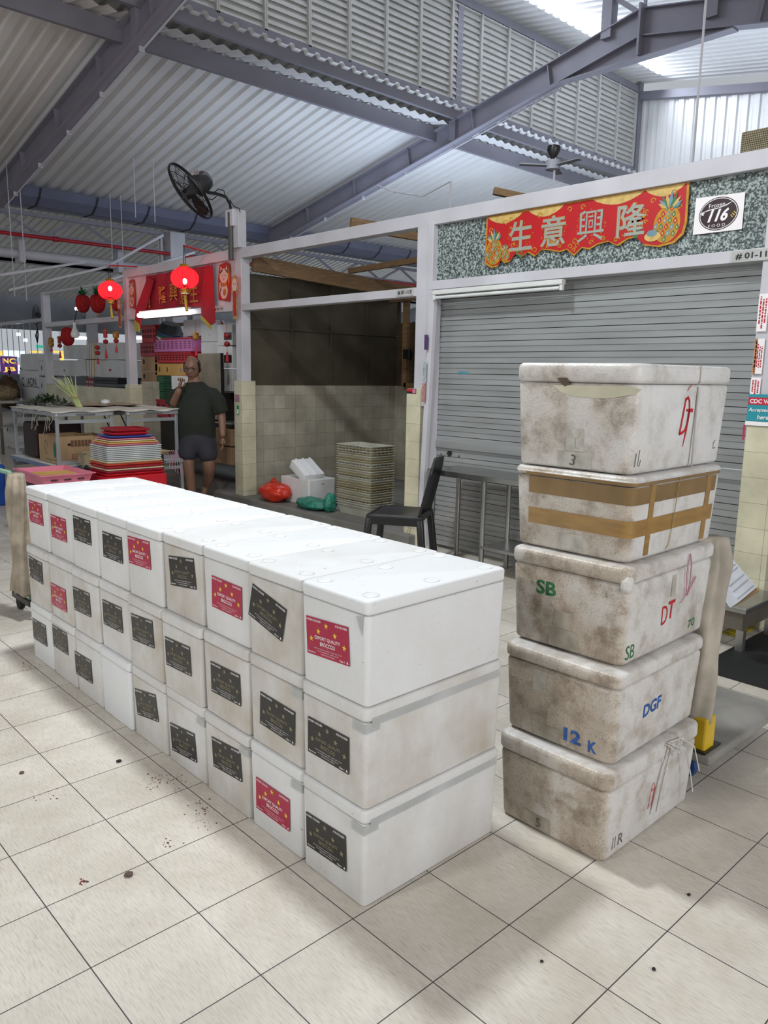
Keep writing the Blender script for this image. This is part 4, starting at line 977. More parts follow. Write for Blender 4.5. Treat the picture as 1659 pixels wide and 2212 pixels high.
# box 1
mark(s1, 'red_mark', lambda b: (stroke(b, fy(0.29, 0.135), [(-0.018, -0.05), (-0.01, 0.02), (0.0, 0.04), (0.012, 0.02), (0.004, -0.035), (-0.018, -0.045)], 0.004, 0), stroke(b, fy(0.29, 0.135), [(-0.008, 0.012), (0.03, 0.014)], 0.005, 0), stroke(b, fy(0.29, 0.135), [(0.014, 0.012), (0.006, -0.06)], 0.007, 0)), INKP)
mark(s1, 'pencil_scribble', lambda b: (text(b, 'R', fy(0.112, 0.050), height=0.038), stroke(b, fy(0.078, 0.05), [(0, 0.02), (0, -0.02)], 0.003), stroke(b, fy(0.066, 0.05), [(0, 0.02), (-0.002, -0.02)], 0.003)), INKK)
mark(s1, 'pale_patch', lambda b: patch(b, 0.20, 0.305, 0.012, 0.06), PALE2)
mark(s1, 'number', lambda b: text(b, '5', T((-0.004, 0, 0)) @ fx(0.245, 0.035), height=0.030), INKK)
mark(s1, 'white_strings', lambda b: [tube(b, p, 0.0022, 5) for p in ([(0.33, -0.015, 0.298), (0.38, -0.03, 0.26), (0.40, -0.02, 0.24), (0.42, -0.02, 0.30)], [(0.35, -0.01, 0.30), (0.42, -0.02, 0.295), (0.50, -0.028, 0.24), (0.54, -0.035, 0.14)],
      [(0.34, -0.012, 0.30), (0.43, -0.03, 0.25), (0.47, -0.035, 0.16), (0.49, -0.04, 0.085)])], mat('white_string', '#d8d6d2', 0.5))
mark(s1, 'faint_string', lambda b: [tube(b, p, 0.0016, 5) for p in ([(0.35, -0.008, 0.29), (0.32, -0.001, 0.2), (0.29, 0.006, 0.06)], [(0.37, -0.008, 0.29), (0.345, 0.0, 0.15), (0.335, 0.008, 0.05)])], STR_)
# pushed-in straw under the stack

# ================================================================== RIGHT SIDE
# flatbed trolley with cloth-wrapped handle
e = empty('platform_trolley', (1.96, -0.66, 0), 0, 'grey flatbed trolley with cloth-wrapped handle behind the tall grimy stack', 'trolley')
PLAT = mat('worn_platform', '#8f8c86', 0.45, 0, 0.22, 5, bump=0.001)
obj('platform', BX(0, 0.68, 0.0, 0.62, 0.105, 0.145), PLAT, e, bevel=0.012, seg=3)
for x, y in ((0.07, 0.12), (0.61, 0.12), (0.07, 0.52), (0.61, 0.52)):
    bm = NB(); lathe(bm, [(0, -0.016), (0.045, -0.016), (0.05, 0), (0.045, 0.016), (0, 0.016)], 16, M=T((x, y, 0.05)) @ Matrix.Rotation(PI/2, 4, 'Y'))
    q = obj('wheel', bm, mat('blue_caster', '#27467f', 0.4), e, smooth=True); obj('caster_fork', BX(x-0.022, x+0.022, y-0.03, y+0.03, 0.085, 0.105), BLACKP, q)
for i, (x, y, r) in enumerate(((0.36, 0.22, 0.022), (0.14, 0.55, 0.018), (0.5, 0.5, 0.010), (0.46, 0.34, 0.008))):
    bm = NB(); disc(bm, T((x, y, 0.1462)), r, r, 0); obj('hole_plug', bm, BLACKR, e)
bm = NB(); tube(bm, [(0.05, 0.10, 0.14), (0.05, 0.10, 0.86), (0.06, 0.16, 0.90), (0.06, 0.48, 0.90), (0.05, 0.54, 0.86), (0.05, 0.54, 0.14)], 0.014, 8)
hd = obj('handle', bm, mat('green_tube', '#7fa08c', 0.5), e, smooth=True)
bm = NB(); v = bx(bm, 0.015, 0.095, 0.03, 0.15, 0.145, 0.27); obj('yellow_bracket', bm, mat('yellow_plastic_bracket', '#d8b21f', 0.4, var=0.15), e, bevel=0.008)
obj('bracket_plate', BX(0.0, 0.13, 0.02, 0.18, 0.145, 0.152), BLACKP, e)
def drape(bm, cx, cy, z0, z1, rx, ry, seed, n=56, m=40, flare=0.25):
    rings = []
    for j in range(m+1):
        t = j/m; z = z0+(z1-z0)*t; k = (1+flare*(1-t)**2)*(1-0.25*max(0, t-0.85)/0.15)
        ring = []
        for i in range(n):
            a = 2*PI*i/n
            f = 1+0.16*math.sin(a*3+seed+t*3.4)+0.11*math.sin(a*7+seed*2-t*5)+0.20*noise.noise(Vector((math.cos(a)*1.8+seed, math.sin(a)*1.8, z*6)))
            ring.append(bm.verts.new((cx+rx*k*f*math.cos(a), cy+ry*k*f*math.sin(a), z+0.03*noise.noise(Vector((a, seed, 1)))*(1-t))))
        rings.append(ring)
    for a, b in zip(rings, rings[1:]):
        for i in range(n): bm.faces.new((a[i], a[(i+1) % n], b[(i+1) % n], b[i]))
    bm.faces.new(rings[-1]); bm.faces.new(rings[0][::-1])
bm = NB(); drape(bm, 0.065, 0.12, 0.25, 0.92, 0.075, 0.085, 1.0, flare=-0.1); obj('cloth_wrap', bm, mat('pale_grimy_cloth', '#bdb3a4', 0.85, 0, 0.22, 6, bump=0.004, bscale=22), e, smooth='all')

# folded white board on a steel bench by the right pier
def prism(bm, px, X, th, mi=0):
    pts = [at(q[0], q[1], 0, X) for q in px]; f = [bm.verts.new(q) for q in pts]; g = [bm.verts.new(q+Vector((th, 0, 0))) for q in pts]; n = len(f)
    bm.faces.new(f).material_index = mi; bm.faces.new(g[::-1]).material_index = mi
    for i in range(n): bm.faces.new((f[i], g[i], g[(i+1) % n], f[(i+1) % n])).material_index = mi
e = empty('folded_board', (0, 0, 0), 0, 'white folded corrugated board leaning by the right pier', 'board')
WC = mat('white_card', '#d6d9e2', 0.6)
A_, B_, C_, D_ = Vector((1565, 1191)), Vector((1633, 1269)), Vector((1597, 1299)), Vector((1529, 1221))
bm = NB(); prism(bm, [A_, B_, C_, D_], 3.30, 0.012); obj('main_panel', bm, WC, e)
bm = NB(); prism(bm, [(1561, 1246), (1596, 1300), (1577, 1313), (1540, 1262)], 3.296, 0.008); obj('side_flap', bm, WC, e)
bm = NB(); prism(bm, [(1598, 1300), (1634, 1270), (1639, 1278), (1604, 1300), (1582, 1312)], 3.32, 0.02); obj('brown_flap', bm, CARD, e)
bm = NB()
for t_ in (0.14, 0.34, 0.42, 0.62, 0.76, 0.93):
    a_ = A_.lerp(B_, t_); b_ = D_.lerp(C_, t_); d_ = (B_-A_)*0.010
    prism(bm, [a_, a_+d_, b_+d_, b_], 3.297, 0.002)
obj('creases', bm, mat('crease_grey', '#a7abb6', 0.7), e)
yr = at(1637, 1330, 0, 3.7).y
e = empty('steel_bench', (3.55, yr, 0), 0, 'grey steel bench under the white folded board beside the right pier', 'bench')
zt_ = at(1600, 1312, 0, 3.55).z
obj('top', BX(-0.02, 0.46, 0.0, 0.75, zt_-0.03, zt_), INOX, e, bevel=0.004); obj('side', BX(0.0, 0.44, 0.02, 0.73, 0.12, zt_-0.03), mat('dark_steel', '#6c655a', 0.4, 0.3), e)
for x, y in ((0.02, 0.03), (0.42, 0.03), (0.02, 0.70), (0.42, 0.70)): obj('leg', BX(x-0.02, x+0.02, y-0.02, y+0.02, 0, 0.12), INOX, e)
bm = NB(); quad(bm, [(3.12, -2.5, 0.004), (6, -2.5, 0.004), (6, -0.06, 0.004), (3.12, -0.06, 0.004)])
tag(obj('rubber_mat', bm, BLACKR), 'black rubber mat on the floor at the right edge', 'mat')
a = at(1575, 1372, 2, 0.006); b = at(1625, 1345, 2, 0.006)
bm = NB(); beam(bm, (a.x, a.y, 0.0065), (b.x+0.3, b.y-0.02, 0.0065), 0.09, 0.003)
yt = obj('hazard_tape', bm, mat('worn_yellow_tape', '#d9c32a', 0.5, var=0.4, vscale=28)); tag(yt, 'worn yellow tape along the edge of the black rubber mat', 'tape')

# ================================================================== STALL 115 FRONT
# steel table
e = empty('steel_table', (3.70, 1.35, 0), 0, 'stainless steel table standing in front of the roller shutter', 'table')
obj('tabletop', BX(0, 0.36, -0.45, 1.07, 0.705, 0.745), INOX, e, bevel=0.004)
for x in (0.03, 0.33):
    for y in (1.03, 0.52, -0.42): bm = NB(); tube(bm, [(x, y, 0), (x, y, 0.71)], 0.019, 10); obj('leg', bm, INOX, e, smooth=True)
obj('lower_shelf', BX(0.01, 0.35, -0.44, 0.52, 0.20, 0.225), INOX, e, bevel=0.004)
# black plastic chair
e = empty('plastic_chair', (3.40, 2.40, 0), math.radians(-58), 'dark plastic chair beside the tiled pier and the steel table', 'chair')
def cquad(pts, th, name, mt=BLACKP):
    bm = NB(); bm2 = pts(bm); o = obj(name, bm, mt, e, smooth=True); s = o.modifiers.new('s', 'SOLIDIFY'); s.thickness = th; s.offset = 0
    bvm = o.modifiers.new('b', 'BEVEL'); bvm.width = 0.004; bvm.segments = 2; return o
def grid(bm, fn, nu, nv):
    g = [[bm.verts.new(fn(i/nu, j/nv)) for j in range(nv+1)] for i in range(nu+1)]
    for i in range(nu):
        for j in range(nv): bm.faces.new((g[i][j], g[i+1][j], g[i+1][j+1], g[i][j+1]))
cquad(lambda b: grid(b, lambda u, v: ((u-0.5)*0.42, (v-0.5)*0.42, 0.44-0.02*math.sin(PI*u)*math.sin(PI*v)-(0.03 if u in (0, 1) else 0)*1), 12, 12), 0.016, 'seat')
cquad(lambda b: grid(b, lambda u, v: (0.19+v*0.10+0.03*math.cos((u-0.5)*PI)*-1, (u-0.5)*(0.40+0.02*math.sin(v*PI)-0.10*max(0, v-0.8)/0.2), 0.44+v*0.42), 12, 10), 0.016, 'backrest')
cquad(lambda b: [grid(b, lambda u, v: (-0.205+0.0*v, (u-0.5)*0.42, 0.44-v*0.07), 6, 3)], 0.014, 'front_apron')
cquad(lambda b: [grid(b, lambda u, v: ((u-0.5)*0.42, -0.205, 0.44-v*0.07), 6, 3)], 0.014, 'side_apron'); cquad(lambda b: [grid(b, lambda u, v: ((u-0.5)*0.42, 0.205, 0.44-v*0.07), 6, 3)], 0.014, 'side_apron')
for sx, sy in ((-1, -1), (-1, 1), (1, -1), (1, 1)):
    bm = NB()
    beam(bm, (sx*0.19, sy*0.185, 0.42), (sx*0.235, sy*0.215, 0), 0.055, 0.05, up=Vector((1, 0, 0))); obj('leg', bm, BLACKP, e, bevel=0.012, seg=3)
# crates stack
def open_tray(L, W, H, th=0.004, rim=0.012, taper=0.012, slots=True):
    bm = NB()
    def ring(z, t): return [bm.verts.new(p) for p in ((-L/2+t, -W/2+t, z), (L/2-t, -W/2+t, z), (L/2-t, W/2-t, z), (-L/2+t, W/2-t, z))]
    r = [ring(H-0.008, -rim), ring(H, -rim), ring(H, th), ring(th, taper+th)]
    o = [ring(H-0.008, 0), ring(0, taper)]
    def join(a, b):
        for i in range(4): bm.faces.new((a[i], a[(i+1) % 4], b[(i+1) % 4], b[i]))
    join(r[0], r[1]); join(r[1], r[2]); join(r[2], r[3]); bm.faces.new(r[3]); join(o[1], o[0]); join(o[0], r[0]); bm.faces.new(o[1][::-1])
    return bm
CRT = mat('grey_white_crate', '#b5b3a4', 0.45, 0, 0.14, 5); CRT2 = mat('cream_crate', '#a59d80', 0.45, 0, 0.14, 5)
c0 = obj('body', open_tray(0.285, 0.485, 0.10, 0.003, 0.012, 0.022), CRT); c0.modifiers.new('b', 'BEVEL').width = 0.003
c1 = obj('slots', NB(), BLACKR)
bm = NB()
for s in (-1, 1):
    for i in range(9): x = -0.2+i*0.05; bx(bm, s*0.1465-0.001, s*0.1465+0.001, x-0.012, x+0.012, 0.072, 0.082)
    for i in range(5): x = -0.1+i*0.05; bx(bm, x-0.012, x+0.012, s*0.2465-0.001, s*0.2465+0.001, 0.072, 0.082)
c1.data = bpy.data.meshes.new('slots'); bm.to_mesh(c1.data); bm.free(); c1.data.materials.append(BLACKR)
rnd = random.Random(5)
pos3 = ['lowest', 'second lowest', 'third lowest', 'fourth lowest', 'fifth lowest', 'sixth lowest', 'seventh lowest', 'eighth lowest', 'ninth lowest', 'tenth lowest', 'eleventh lowest', 'twelfth lowest', 'thirteenth lowest']
nC = 26
for i in range(nC):
    lab = ('%s crate in the tall stack of grey nesting crates' % (pos3[i] if i < 13 else (['topmost', 'second from top'] + [p_.replace(' lowest', '')+' from top' for p_ in pos3[2:]])[nC-1-i]))
    if i == 12: lab = 'crate just below the middle of the grey nesting stack'
    e = empty('nesting_crate', (4.345+rnd.uniform(-.003, .003), 3.865+rnd.uniform(-.003, .003), 0.1+i*0.0235), 0, lab, 'crate', 'grey nesting crates in one stack')
    for q in ((c0, c1) if i % 5 == 3 or i > nC-3 else (c0,)):
        k_ = q.copy(); COL.objects.link(k_); k_.parent = e
        if q is c0 and rnd.random() < 0.35: k_.data = q.data.copy(); k_.data.materials[0] = CRT2
bpy.data.objects.remove(c0); bpy.data.objects.remove(c1)
# foam box with DT and upturned lid
e = empty('foam_box', (4.2, 4.57, 0.1), 0, 'white foam box with red mark behind the red bag, inside the empty unit', 'foam box')
bm = NB(); rounded(bm, 0, 0.36, 0, 0.50, 0, 0.265, 0.02, 0.006); q = obj('body', bm, FOAM, e, bevel=0.006); q.color = (.35, 0, 0, 1)
mark(e, 'red_mark', lambda b: (stroke(b, fy(0.19, 0.15), [(-0.03, -0.05), (-0.02, 0.06), (0.0, 0.07), (0.02, 0.04), (0.02, -0.03)], 0.010, 0), stroke(b, fy(0.19, 0.15), [(-0.01, 0.02), (0.055, 0.03)], 0.008, 0), stroke(b, fy(0.19, 0.15), [(0.025, 0.03), (0.02, -0.08), (0.01, -0.09)], 0.009, 0)), INKR)
e = empty('foam_tray', (4.30, 4.86, 0.37), 0, 'small ribbed white foam tray propped on the open foam box', 'foam tray')
bm = NB(); Mq = Matrix.Rotation(0.55, 4, 'X'); bx(bm, -0.10, 0.16, -0.18, 0.10, 0.06, 0.16, M=Mq)
for i in range(3): bx(bm, -0.06+i*0.09, -0.04+i*0.09, -0.185, 0.105, 0.155, 0.172, M=Mq)
q = obj('tray', bm, FOAM, e, bevel=0.012, seg=3); q.color = (.15, 0, 0, 1)
# red bag and green net bag
def bag(name, label, c, r, m, seed, knot=True, cat='bag'):
    e = empty(name, c, 0, label, cat)
    bm = NB(); ell(bm, (0, 0, r[2]*0.9), r[0], r[1], r[2], 28, 20, fn=lambda p, q: Vector((q.x, q.y, max(q.z, -r[2]*0.85)))*(1+0.16*noise.noise(p*2.2+Vector((seed, 0, 0)))+0.07*noise.noise(p*7+Vector((seed, 0, 0)))))
    obj('body', bm, m, e, smooth='all')
    if knot:
        bm = NB(); ell(bm, (0, 0.03, r[2]*1.8), 0.03, 0.03, 0.05, 10, 8, fn=lambda p, q: q*(1+0.4*noise.noise(p*4))); obj('knot', bm, m, e, smooth='all')
    return e
REDB = mat('red_bag_plastic', '#d5321a', 0.22, 0, 0.2, 8, bump=0.01, bscale=22); GRNB = mat('green_net', '#2f8f77', 0.4, 0, 0.35, 26, bump=0.008, bscale=40)
bag('plastic_bag', 'knotted red plastic bag in front of the foam box at the empty unit', (4.12, 5.05, 0.1), (0.15, 0.22, 0.11), REDB, 1)
bag('net_bag', 'green net bag of vegetables beside the stack of grey crates', (4.14, 4.42, 0.1), (0.13, 0.24, 0.06), GRNB, 4, False)
bag('net_bag', 'small green net bag tucked against the grey crates', (4.16, 4.17, 0.1), (0.07, 0.06, 0.10), GRNB, 9, False)
# white foam boxes behind pier 1
for i, (z0, h) in enumerate(((0.1, 0.27), (0.372, 0.27))):
    e = empty('foam_box', (5.0, 3.55, z0), 0, ['lower', 'upper open'][i]+' white foam box between the grey crates and the pier', 'foam box')
    bm = NB()
    if i == 0: rounded(bm, 0, 0.4, 0, 0.42, 0, h, 0.03, 0.015)
    else:
        for (a, b_, c_, d_) in ((0, 0.4, 0, 0.03), (0, 0.4, 0.39, 0.42), (0, 0.03, 0.03, 0.39), (0.37, 0.4, 0.03, 0.39)): bx(bm, a, b_, c_, d_, 0, h)
        bx(bm, 0.03, 0.37, 0.03, 0.39, 0, 0.02)
    q = obj('body', bm, FOAM, e, bevel=0.008); q.color = (.25, 0, 0, 1)
bm = NB(); ell(bm, (4.45, 3.25, 0.12), 0.05, 0.05, 0.02, 10, 6, fn=lambda p, q: q*(1+0.3*noise.noise(p*3))); tag(obj('orange_scrap', bm, mat('orange_scrap', '#c9782e', 0.7)), 'orange vegetable scrap on the floor behind the dark chair', 'scrap')
bm = NB(); tube(bm, [(4.02, 2.93, 0.30), (4.00, 2.90, 0.2), (4.0, 2.93, 0.08), (4.01, 2.96, 0.02)], 0.004, 5); tag(obj('thin_cable', bm, STR_), 'thin cable looping down the foot of the tiled pier', 'cable')

# ================================================================== WALL FAN
e = empty('wall_fan', (0, 0, 0), 0, 'large black oscillating fan on a pole over the stall beams', 'fan')
XFAN = 3.98
pt, pb = at(508, 452, 0, XFAN), at(505, 545, 0, XFAN)
obj('pole', BX(XFAN+0.02, XFAN+0.12, pb.y-0.06, pb.y+0.05, 2.74, pt.z), STEEL, e, bevel=0.004)
obj('clamp', BX(XFAN-0.02, XFAN+0.05, pb.y-0.02, pb.y+0.13, pt.z-0.16, pt.z+0.01), STEEL, e, bevel=0.01)
bm = NB(); tube(bm, [(XFAN, pb.y+0.055, 2.62), (XFAN, pb.y+0.055, pt.z-0.02)], 0.028, 8); obj('dark_channel', bm, mat('dark_grey_channel', '#4a4845', 0.5), e)
Rt = Matrix((CR, CU, _f)).transposed()
def cdir(r, u, f): return (CR*r+CU*u+_f*f).normalized()
hubc = at(411, 414, 0, XFAN); nrm = cdir(-0.69, -0.69, -0.24)
back = hubc-nrm*0.20
arm = [Vector((XFAN, pb.y+0.055, pt.z-0.05)), at(500, 455, 0, XFAN), at(497, 440, 0, XFAN), at(489, 426, 0, XFAN), at(476, 421, 0, XFAN), at(460, 417, 0, XFAN), at(449, 416, 0, XFAN)]
bm = NB(); tube(bm, arm, 0.017, 8); obj('arm', bm, BLACKP, e, smooth=True)
bm = NB(); tube(bm, [at(486, 426, 0, XFAN), at(484, 412, 0, XFAN), at(472, 408, 0, XFAN), at(462, 416, 0, XFAN)], 0.005, 5); tube(bm, [at(497, 432, 0, XFAN), at(505, 446, 0, XFAN), at(516, 450, 0, XFAN), at(519, 458, 0, XFAN)], 0.005, 5)
tube(bm, [at(456, 392, 0, XFAN), at(452, 405, 0, XFAN), at(446, 413, 0, XFAN)], 0.004, 5); tube(bm, [at(468, 424, 0, XFAN), at(458, 432, 0, XFAN), at(447, 428, 0, XFAN)], 0.005, 5); obj('cable', bm, BLACKR, e, smooth=True)
Mf = T(hubc) @ nrm.to_track_quat('Z', 'Y').to_matrix().to_4x4()
GR = 0.335
bm = NB()
for s in range(2):
    for rr_ in [0.05+0.019*k for k in range(16)]:
        z = (0.075*(1-(rr_/GR)**2)**0.5 if rr_ < GR else 0)*(1 if s else -1)
        n = 36; pts = [Mf @ Vector((rr_*math.cos(2*PI*k/n), rr_*math.sin(2*PI*k/n), z)) for k in range(n+1)]
        tube(bm, pts, 0.0017, 3, cap=False)
    for k in range(12):
        a = 2*PI*k/12; pts = [Mf @ Vector((q*GR*math.cos(a), q*GR*math.sin(a), 0.075*(1-min(1, q)**2)**0.5*(1 if s else -1))) for q in (0.1, 0.35, 0.6, 0.8, 0.93, 1.0)]
        tube(bm, pts, 0.003, 4)
obj('wire_guard', bm, BLACKP, e)
bm = NB(); n = 40; tube(bm, [Mf @ Vector((GR*math.cos(2*PI*k/n), GR*math.sin(2*PI*k/n), 0)) for k in range(n+1)], 0.011, 6, cap=False, flat=1.6); obj('guard_rim', bm, BLACKP, e, smooth=True)
bm = NB()
for k in range(3):
    a0 = k*2*PI/3+0.4; pts = []
    for (r_, da, z_) in ((0.05, -0.5, 0.02), (0.16, -0.55, 0.03), (0.27, -0.38, 0.03), (0.30, -0.05, 0.0), (0.28, 0.30, -0.03), (0.17, 0.42, -0.03), (0.06, 0.5, -0.02)): pts.append(Mf @ Vector((r_*math.cos(a0+da), r_*math.sin(a0+da), z_)))
    c_ = bm.verts.new(Mf @ Vector((0.16*math.cos(a0), 0.16*math.sin(a0), 0.0))); vv = [bm.verts.new(p_) for p_ in pts]
    for i in range(len(vv)): bm.faces.new((c_, vv[i], vv[(i+1) % len(vv)]))
obj('blades', bm, BLACKP, e)
bm = NB(); lathe(bm, [(0, 0.085), (0.055, 0.082), (0.06, 0.05), (0.06, -0.05), (0, -0.06)], 18, M=Mf); obj('hub', bm, BLACKP, e, smooth=True)
bm = NB(); lathe(bm, [(0, -0.29), (0.05, -0.285), (0.085, -0.25), (0.10, -0.18), (0.10, -0.08), (0, -0.07)], 20, M=Mf @ T((0.0, 0.0, 0)) @ Matrix.Diagonal((1, 1.15, 1, 1))); obj('motor_housing', bm, mat('motor_grey', '#39393b', 0.4), e, smooth=True)
mq = at(429, 381, 0, XFAN)-_f*0.10
bm = NB(); lx = cdir(1, 0.25, 0)*0.028; ly = cdir(-0.25, 1, 0)*0.024; quad(bm, [mq-lx-ly, mq+lx-ly, mq+lx+ly, mq-lx+ly]); obj('rating_sticker', bm, mat('sticker_silver_red', '#a99a98', 0.5, var=0.3, vscale=60), e)

# ================================================================== LANTERNS AND HANGINGS
def lantern(label, px, py, r, hx, brk, hasgold):
    c = at(px, py, 0, hx); e = empty('paper_lantern', c, 0, label, 'lantern')
    n = 14
    bm = NB(); rings = []
    for j in range(11):
        th = 0.30+(PI-0.6)*j/10; ring = []
        for k in range(n*3):
            a = 2*PI*k/(n*3); q = r*(0.94 if k % 3 == 0 else 1.0)
            ring.append(bm.verts.new((q*math.sin(th)*math.cos(a), q*math.sin(th)*math.sin(a), 0.80*r*math.cos(th))))
        rings.append(ring)
    for a_, b_ in zip(rings, rings[1:]):
        for k in range(n*3): bm.faces.new((a_[k], b_[k], b_[(k+1) % (n*3)], a_[(k+1) % (n*3)]))
    obj('silk_shade', bm, SILK, e, smooth='all')
    bm = NB()
    for k in range(n):
        a = 2*PI*k/n; tube(bm, [(0.95*r*math.sin(th)*math.cos(a), 0.95*r*math.sin(th)*math.sin(a), 0.81*r*math.cos(th)) for th in [0.3+(PI-0.6)*j/12 for j in range(13)]], 0.0022, 4)
    obj('ribs', bm, mat('dark_red_rib', '#5c0d12', 0.5), e)
    GD = mat('lantern_gold', '#b98a2e', 0.35, 0.5)
    bm = NB(); lathe(bm, [(0.32*r, 0.76*r), (0.36*r, 0.80*r), (0.30*r, 0.92*r), (0.28*r, 0.98*r), (0, 0.98*r)], 16); obj('top_cap', bm, GD, e, smooth=True)
    bm = NB(); lathe(bm, [(0, -0.78*r), (0.34*r, -0.76*r), (0.30*r, -0.90*r), (0.31*r, -1.06*r), (0, -1.06*r)], 16); obj('bottom_collar', bm, GD, e, smooth=True)
    bm = NB()
    rr_ = random.Random(2)
    for i in range(46):
        a = rr_.uniform(0, 2*PI); th = rr_.uniform(2.35, 2.75); q = 1.012*r
        p_ = Vector((q*math.sin(th)*math.cos(a), q*math.sin(th)*math.sin(a), 0.81*r*math.cos(th))); disc(bm, T(p_) @ p_.to_track_quat('Z', 'Y').to_matrix().to_4x4(), 0.009, 0.007, 0, 6)
    obj('printed_border', bm, mat('dark_red_rib','',0), e)
    bm = NB(); tube(bm, [(0, 0, -1.06*r), (0, 0, -1.25*r)], 0.004, 5); ell(bm, (0, 0, -1.28*r), 0.016, 0.016, 0.014, 8, 6); tube(bm, [(0, 0, -1.32*r), (0.0, 0, -1.40*r), (0.004, -0.01, -2.1*r), (0.006, -0.02, -2.3*r)], [0.006, 0.012, 0.016, 0.019], 8)
    obj('tassel', bm, mat('yellow_tassel', '#c9a936', 0.7), e)
    bm = NB(); ell(bm, (0.0, 0, 0.18*r if hasgold else -0.22*r), 0.026, 0.026, 0.032, 12, 10); obj('bulb', bm, emitter('lantern_bulb', (1, 0.93, 0.95, 1), 22), e, smooth=True)
    top = at(brk[0], brk[1], 0, hx)
    bm = NB()
    for s in (-0.012, 0.012): tube(bm, [(s, 0, 0.98*r), (s*0.6, 0, top.z-c.z)], 0.004, 5)
    obj('cord', bm, BLACKR, e)
    l = bpy.data.lights.new('lantern_glow', 'POINT'); l.energy = 2.2; l.color = (1, 0.16, 0.14); l.shadow_soft_size = 0.1
    o = bpy.data.objects.new('lantern_glow', l); COL.objects.link(o); o.parent = e
    return c, top
c1_, t1_ = lantern('glowing red lantern nearer the left, beside the hanging felt pineapples', 238, 628, 0.148, 3.72, (237, 575), True)
c2_, t2_ = lantern('glowing red lantern in front of the red fabric banner', 399, 601, 0.150, 3.72, (398, 532), False)
for i, (t_, q) in enumerate(((t1_, (297, 583)), (t2_, (455, 548)))):
    bm = NB(); qq = at(q[0], q[1], 0, 4.06); tube(bm, [(t_.x, t_.y+0.02, t_.z+0.01), (4.06, qq.y, 2.75)], 0.010, 6); tube(bm, [(4.06, qq.y, 2.75), (4.05, qq.y, 2.63)], 0.003, 4)
    tag(obj('lantern_bracket', bm, mat('red_pipe_paint', '', 0)), ['thin red rod carrying the left glowing lantern', 'thin red rod carrying the lantern at the fabric banner'][i], 'bracket')
# felt pineapples
FR = mat('red_felt', '#a10f12', 0.9, 0, 0.15, 20); FG = mat('green_tinsel', '#0f6a2f', 0.6, 0, 0.2, 20)
def felt(label, px, py, rx, rz, leaves=True, xx=3.95, shape=0):
    c = at(px, py, 0, xx); e = empty('felt_pineapple' if leaves else 'felt_lantern', c, 0, label, 'decoration')
    bm = NB()
    for k in range(8):
        a = k*PI/4; pts = []
        for j in range(13):
            th = PI*j/12; x = rx*math.sin(th)**(0.7)*(1+0.10*math.cos(th) if leaves else 1); z = rz*math.cos(th); pts.append((x, z))
        vs = [bm.verts.new((x*math.cos(a), x*math.sin(a), z)) for x, z in pts]
        bm.faces.new(vs+[bm.verts.new((0.0005, 0, pts[-1][1]))][:0])
    ell(bm, (0, 0, 0), rx*0.93, rx*0.93, rz*0.97, 16, 12)
    obj('body', bm, FR, e, smooth=False)
    if leaves:
        bm = NB(); rr_ = random.Random(int(px))
        for k in range(34):
            a = rr_.uniform(0, 2*PI); t_ = rr_.uniform(0.2, 1.35); l = rr_.uniform(0.8, 1.15)*rx*1.3
            d = Vector((math.cos(a)*math.sin(t_), math.sin(a)*math.sin(t_), math.cos(t_))); p0 = Vector((0, 0, rz*0.85)); s = d.cross(Vector((0, 0, 1))).normalized()*0.014
            mid = p0+d*l*0.5+Vector((0, 0, 0.01)); tip = p0+d*l-Vector((0, 0, 0.02*t_))
            bm.faces.new([bm.verts.new(q) for q in (p0, mid-s, tip, mid+s)])
        obj('leaf_crown', bm, FG, e)
    bm = NB(); tube(bm, [(0, 0, -rz), (0.002, 0, -rz-0.035)], [0.004, 0.012], 6); obj('gold_drop', bm, mat('lantern_gold', '', 0), e)
    bm = NB(); tube(bm, [(0, 0, rz), (0, 0, rz+(0.22 if leaves else 0.06))], 0.002, 4); obj('string', bm, STR_, e)
felt('red felt pineapple with green crown, leftmost of the hanging pair', 179, 656, 0.105, 0.125); felt('red felt pineapple with green crown, beside the left glowing lantern', 211, 656, 0.11, 0.125)
felt('small red felt lantern half hidden behind the left glowing lantern', 250, 660, 0.05, 0.07, False, 4.0)
felt('red felt lantern hanging below the beam left of the white bulb', 146, 727, 0.105, 0.135, False)
# bulb
c = at(162, 722, 0, 4.0); e = empty('hanging_bulb', c, 0, 'unlit white bulb on a black cord beside the red felt lantern', 'bulb')
bm = NB(); lathe(bm, [(0, -0.06), (0.05, -0.045), (0.065, 0), (0.045, 0.05), (0.025, 0.10), (0.02, 0.17), (0, 0.18)], 16); obj('glass', bm, WHITEP, e, smooth=True)
bm = NB(); tube(bm, [(0, 0, 0.17), (0.02, -0.10, 0.40), (0.03, -0.16, 0.62)], 0.006, 5); obj('cord', bm, BLACKR, e)
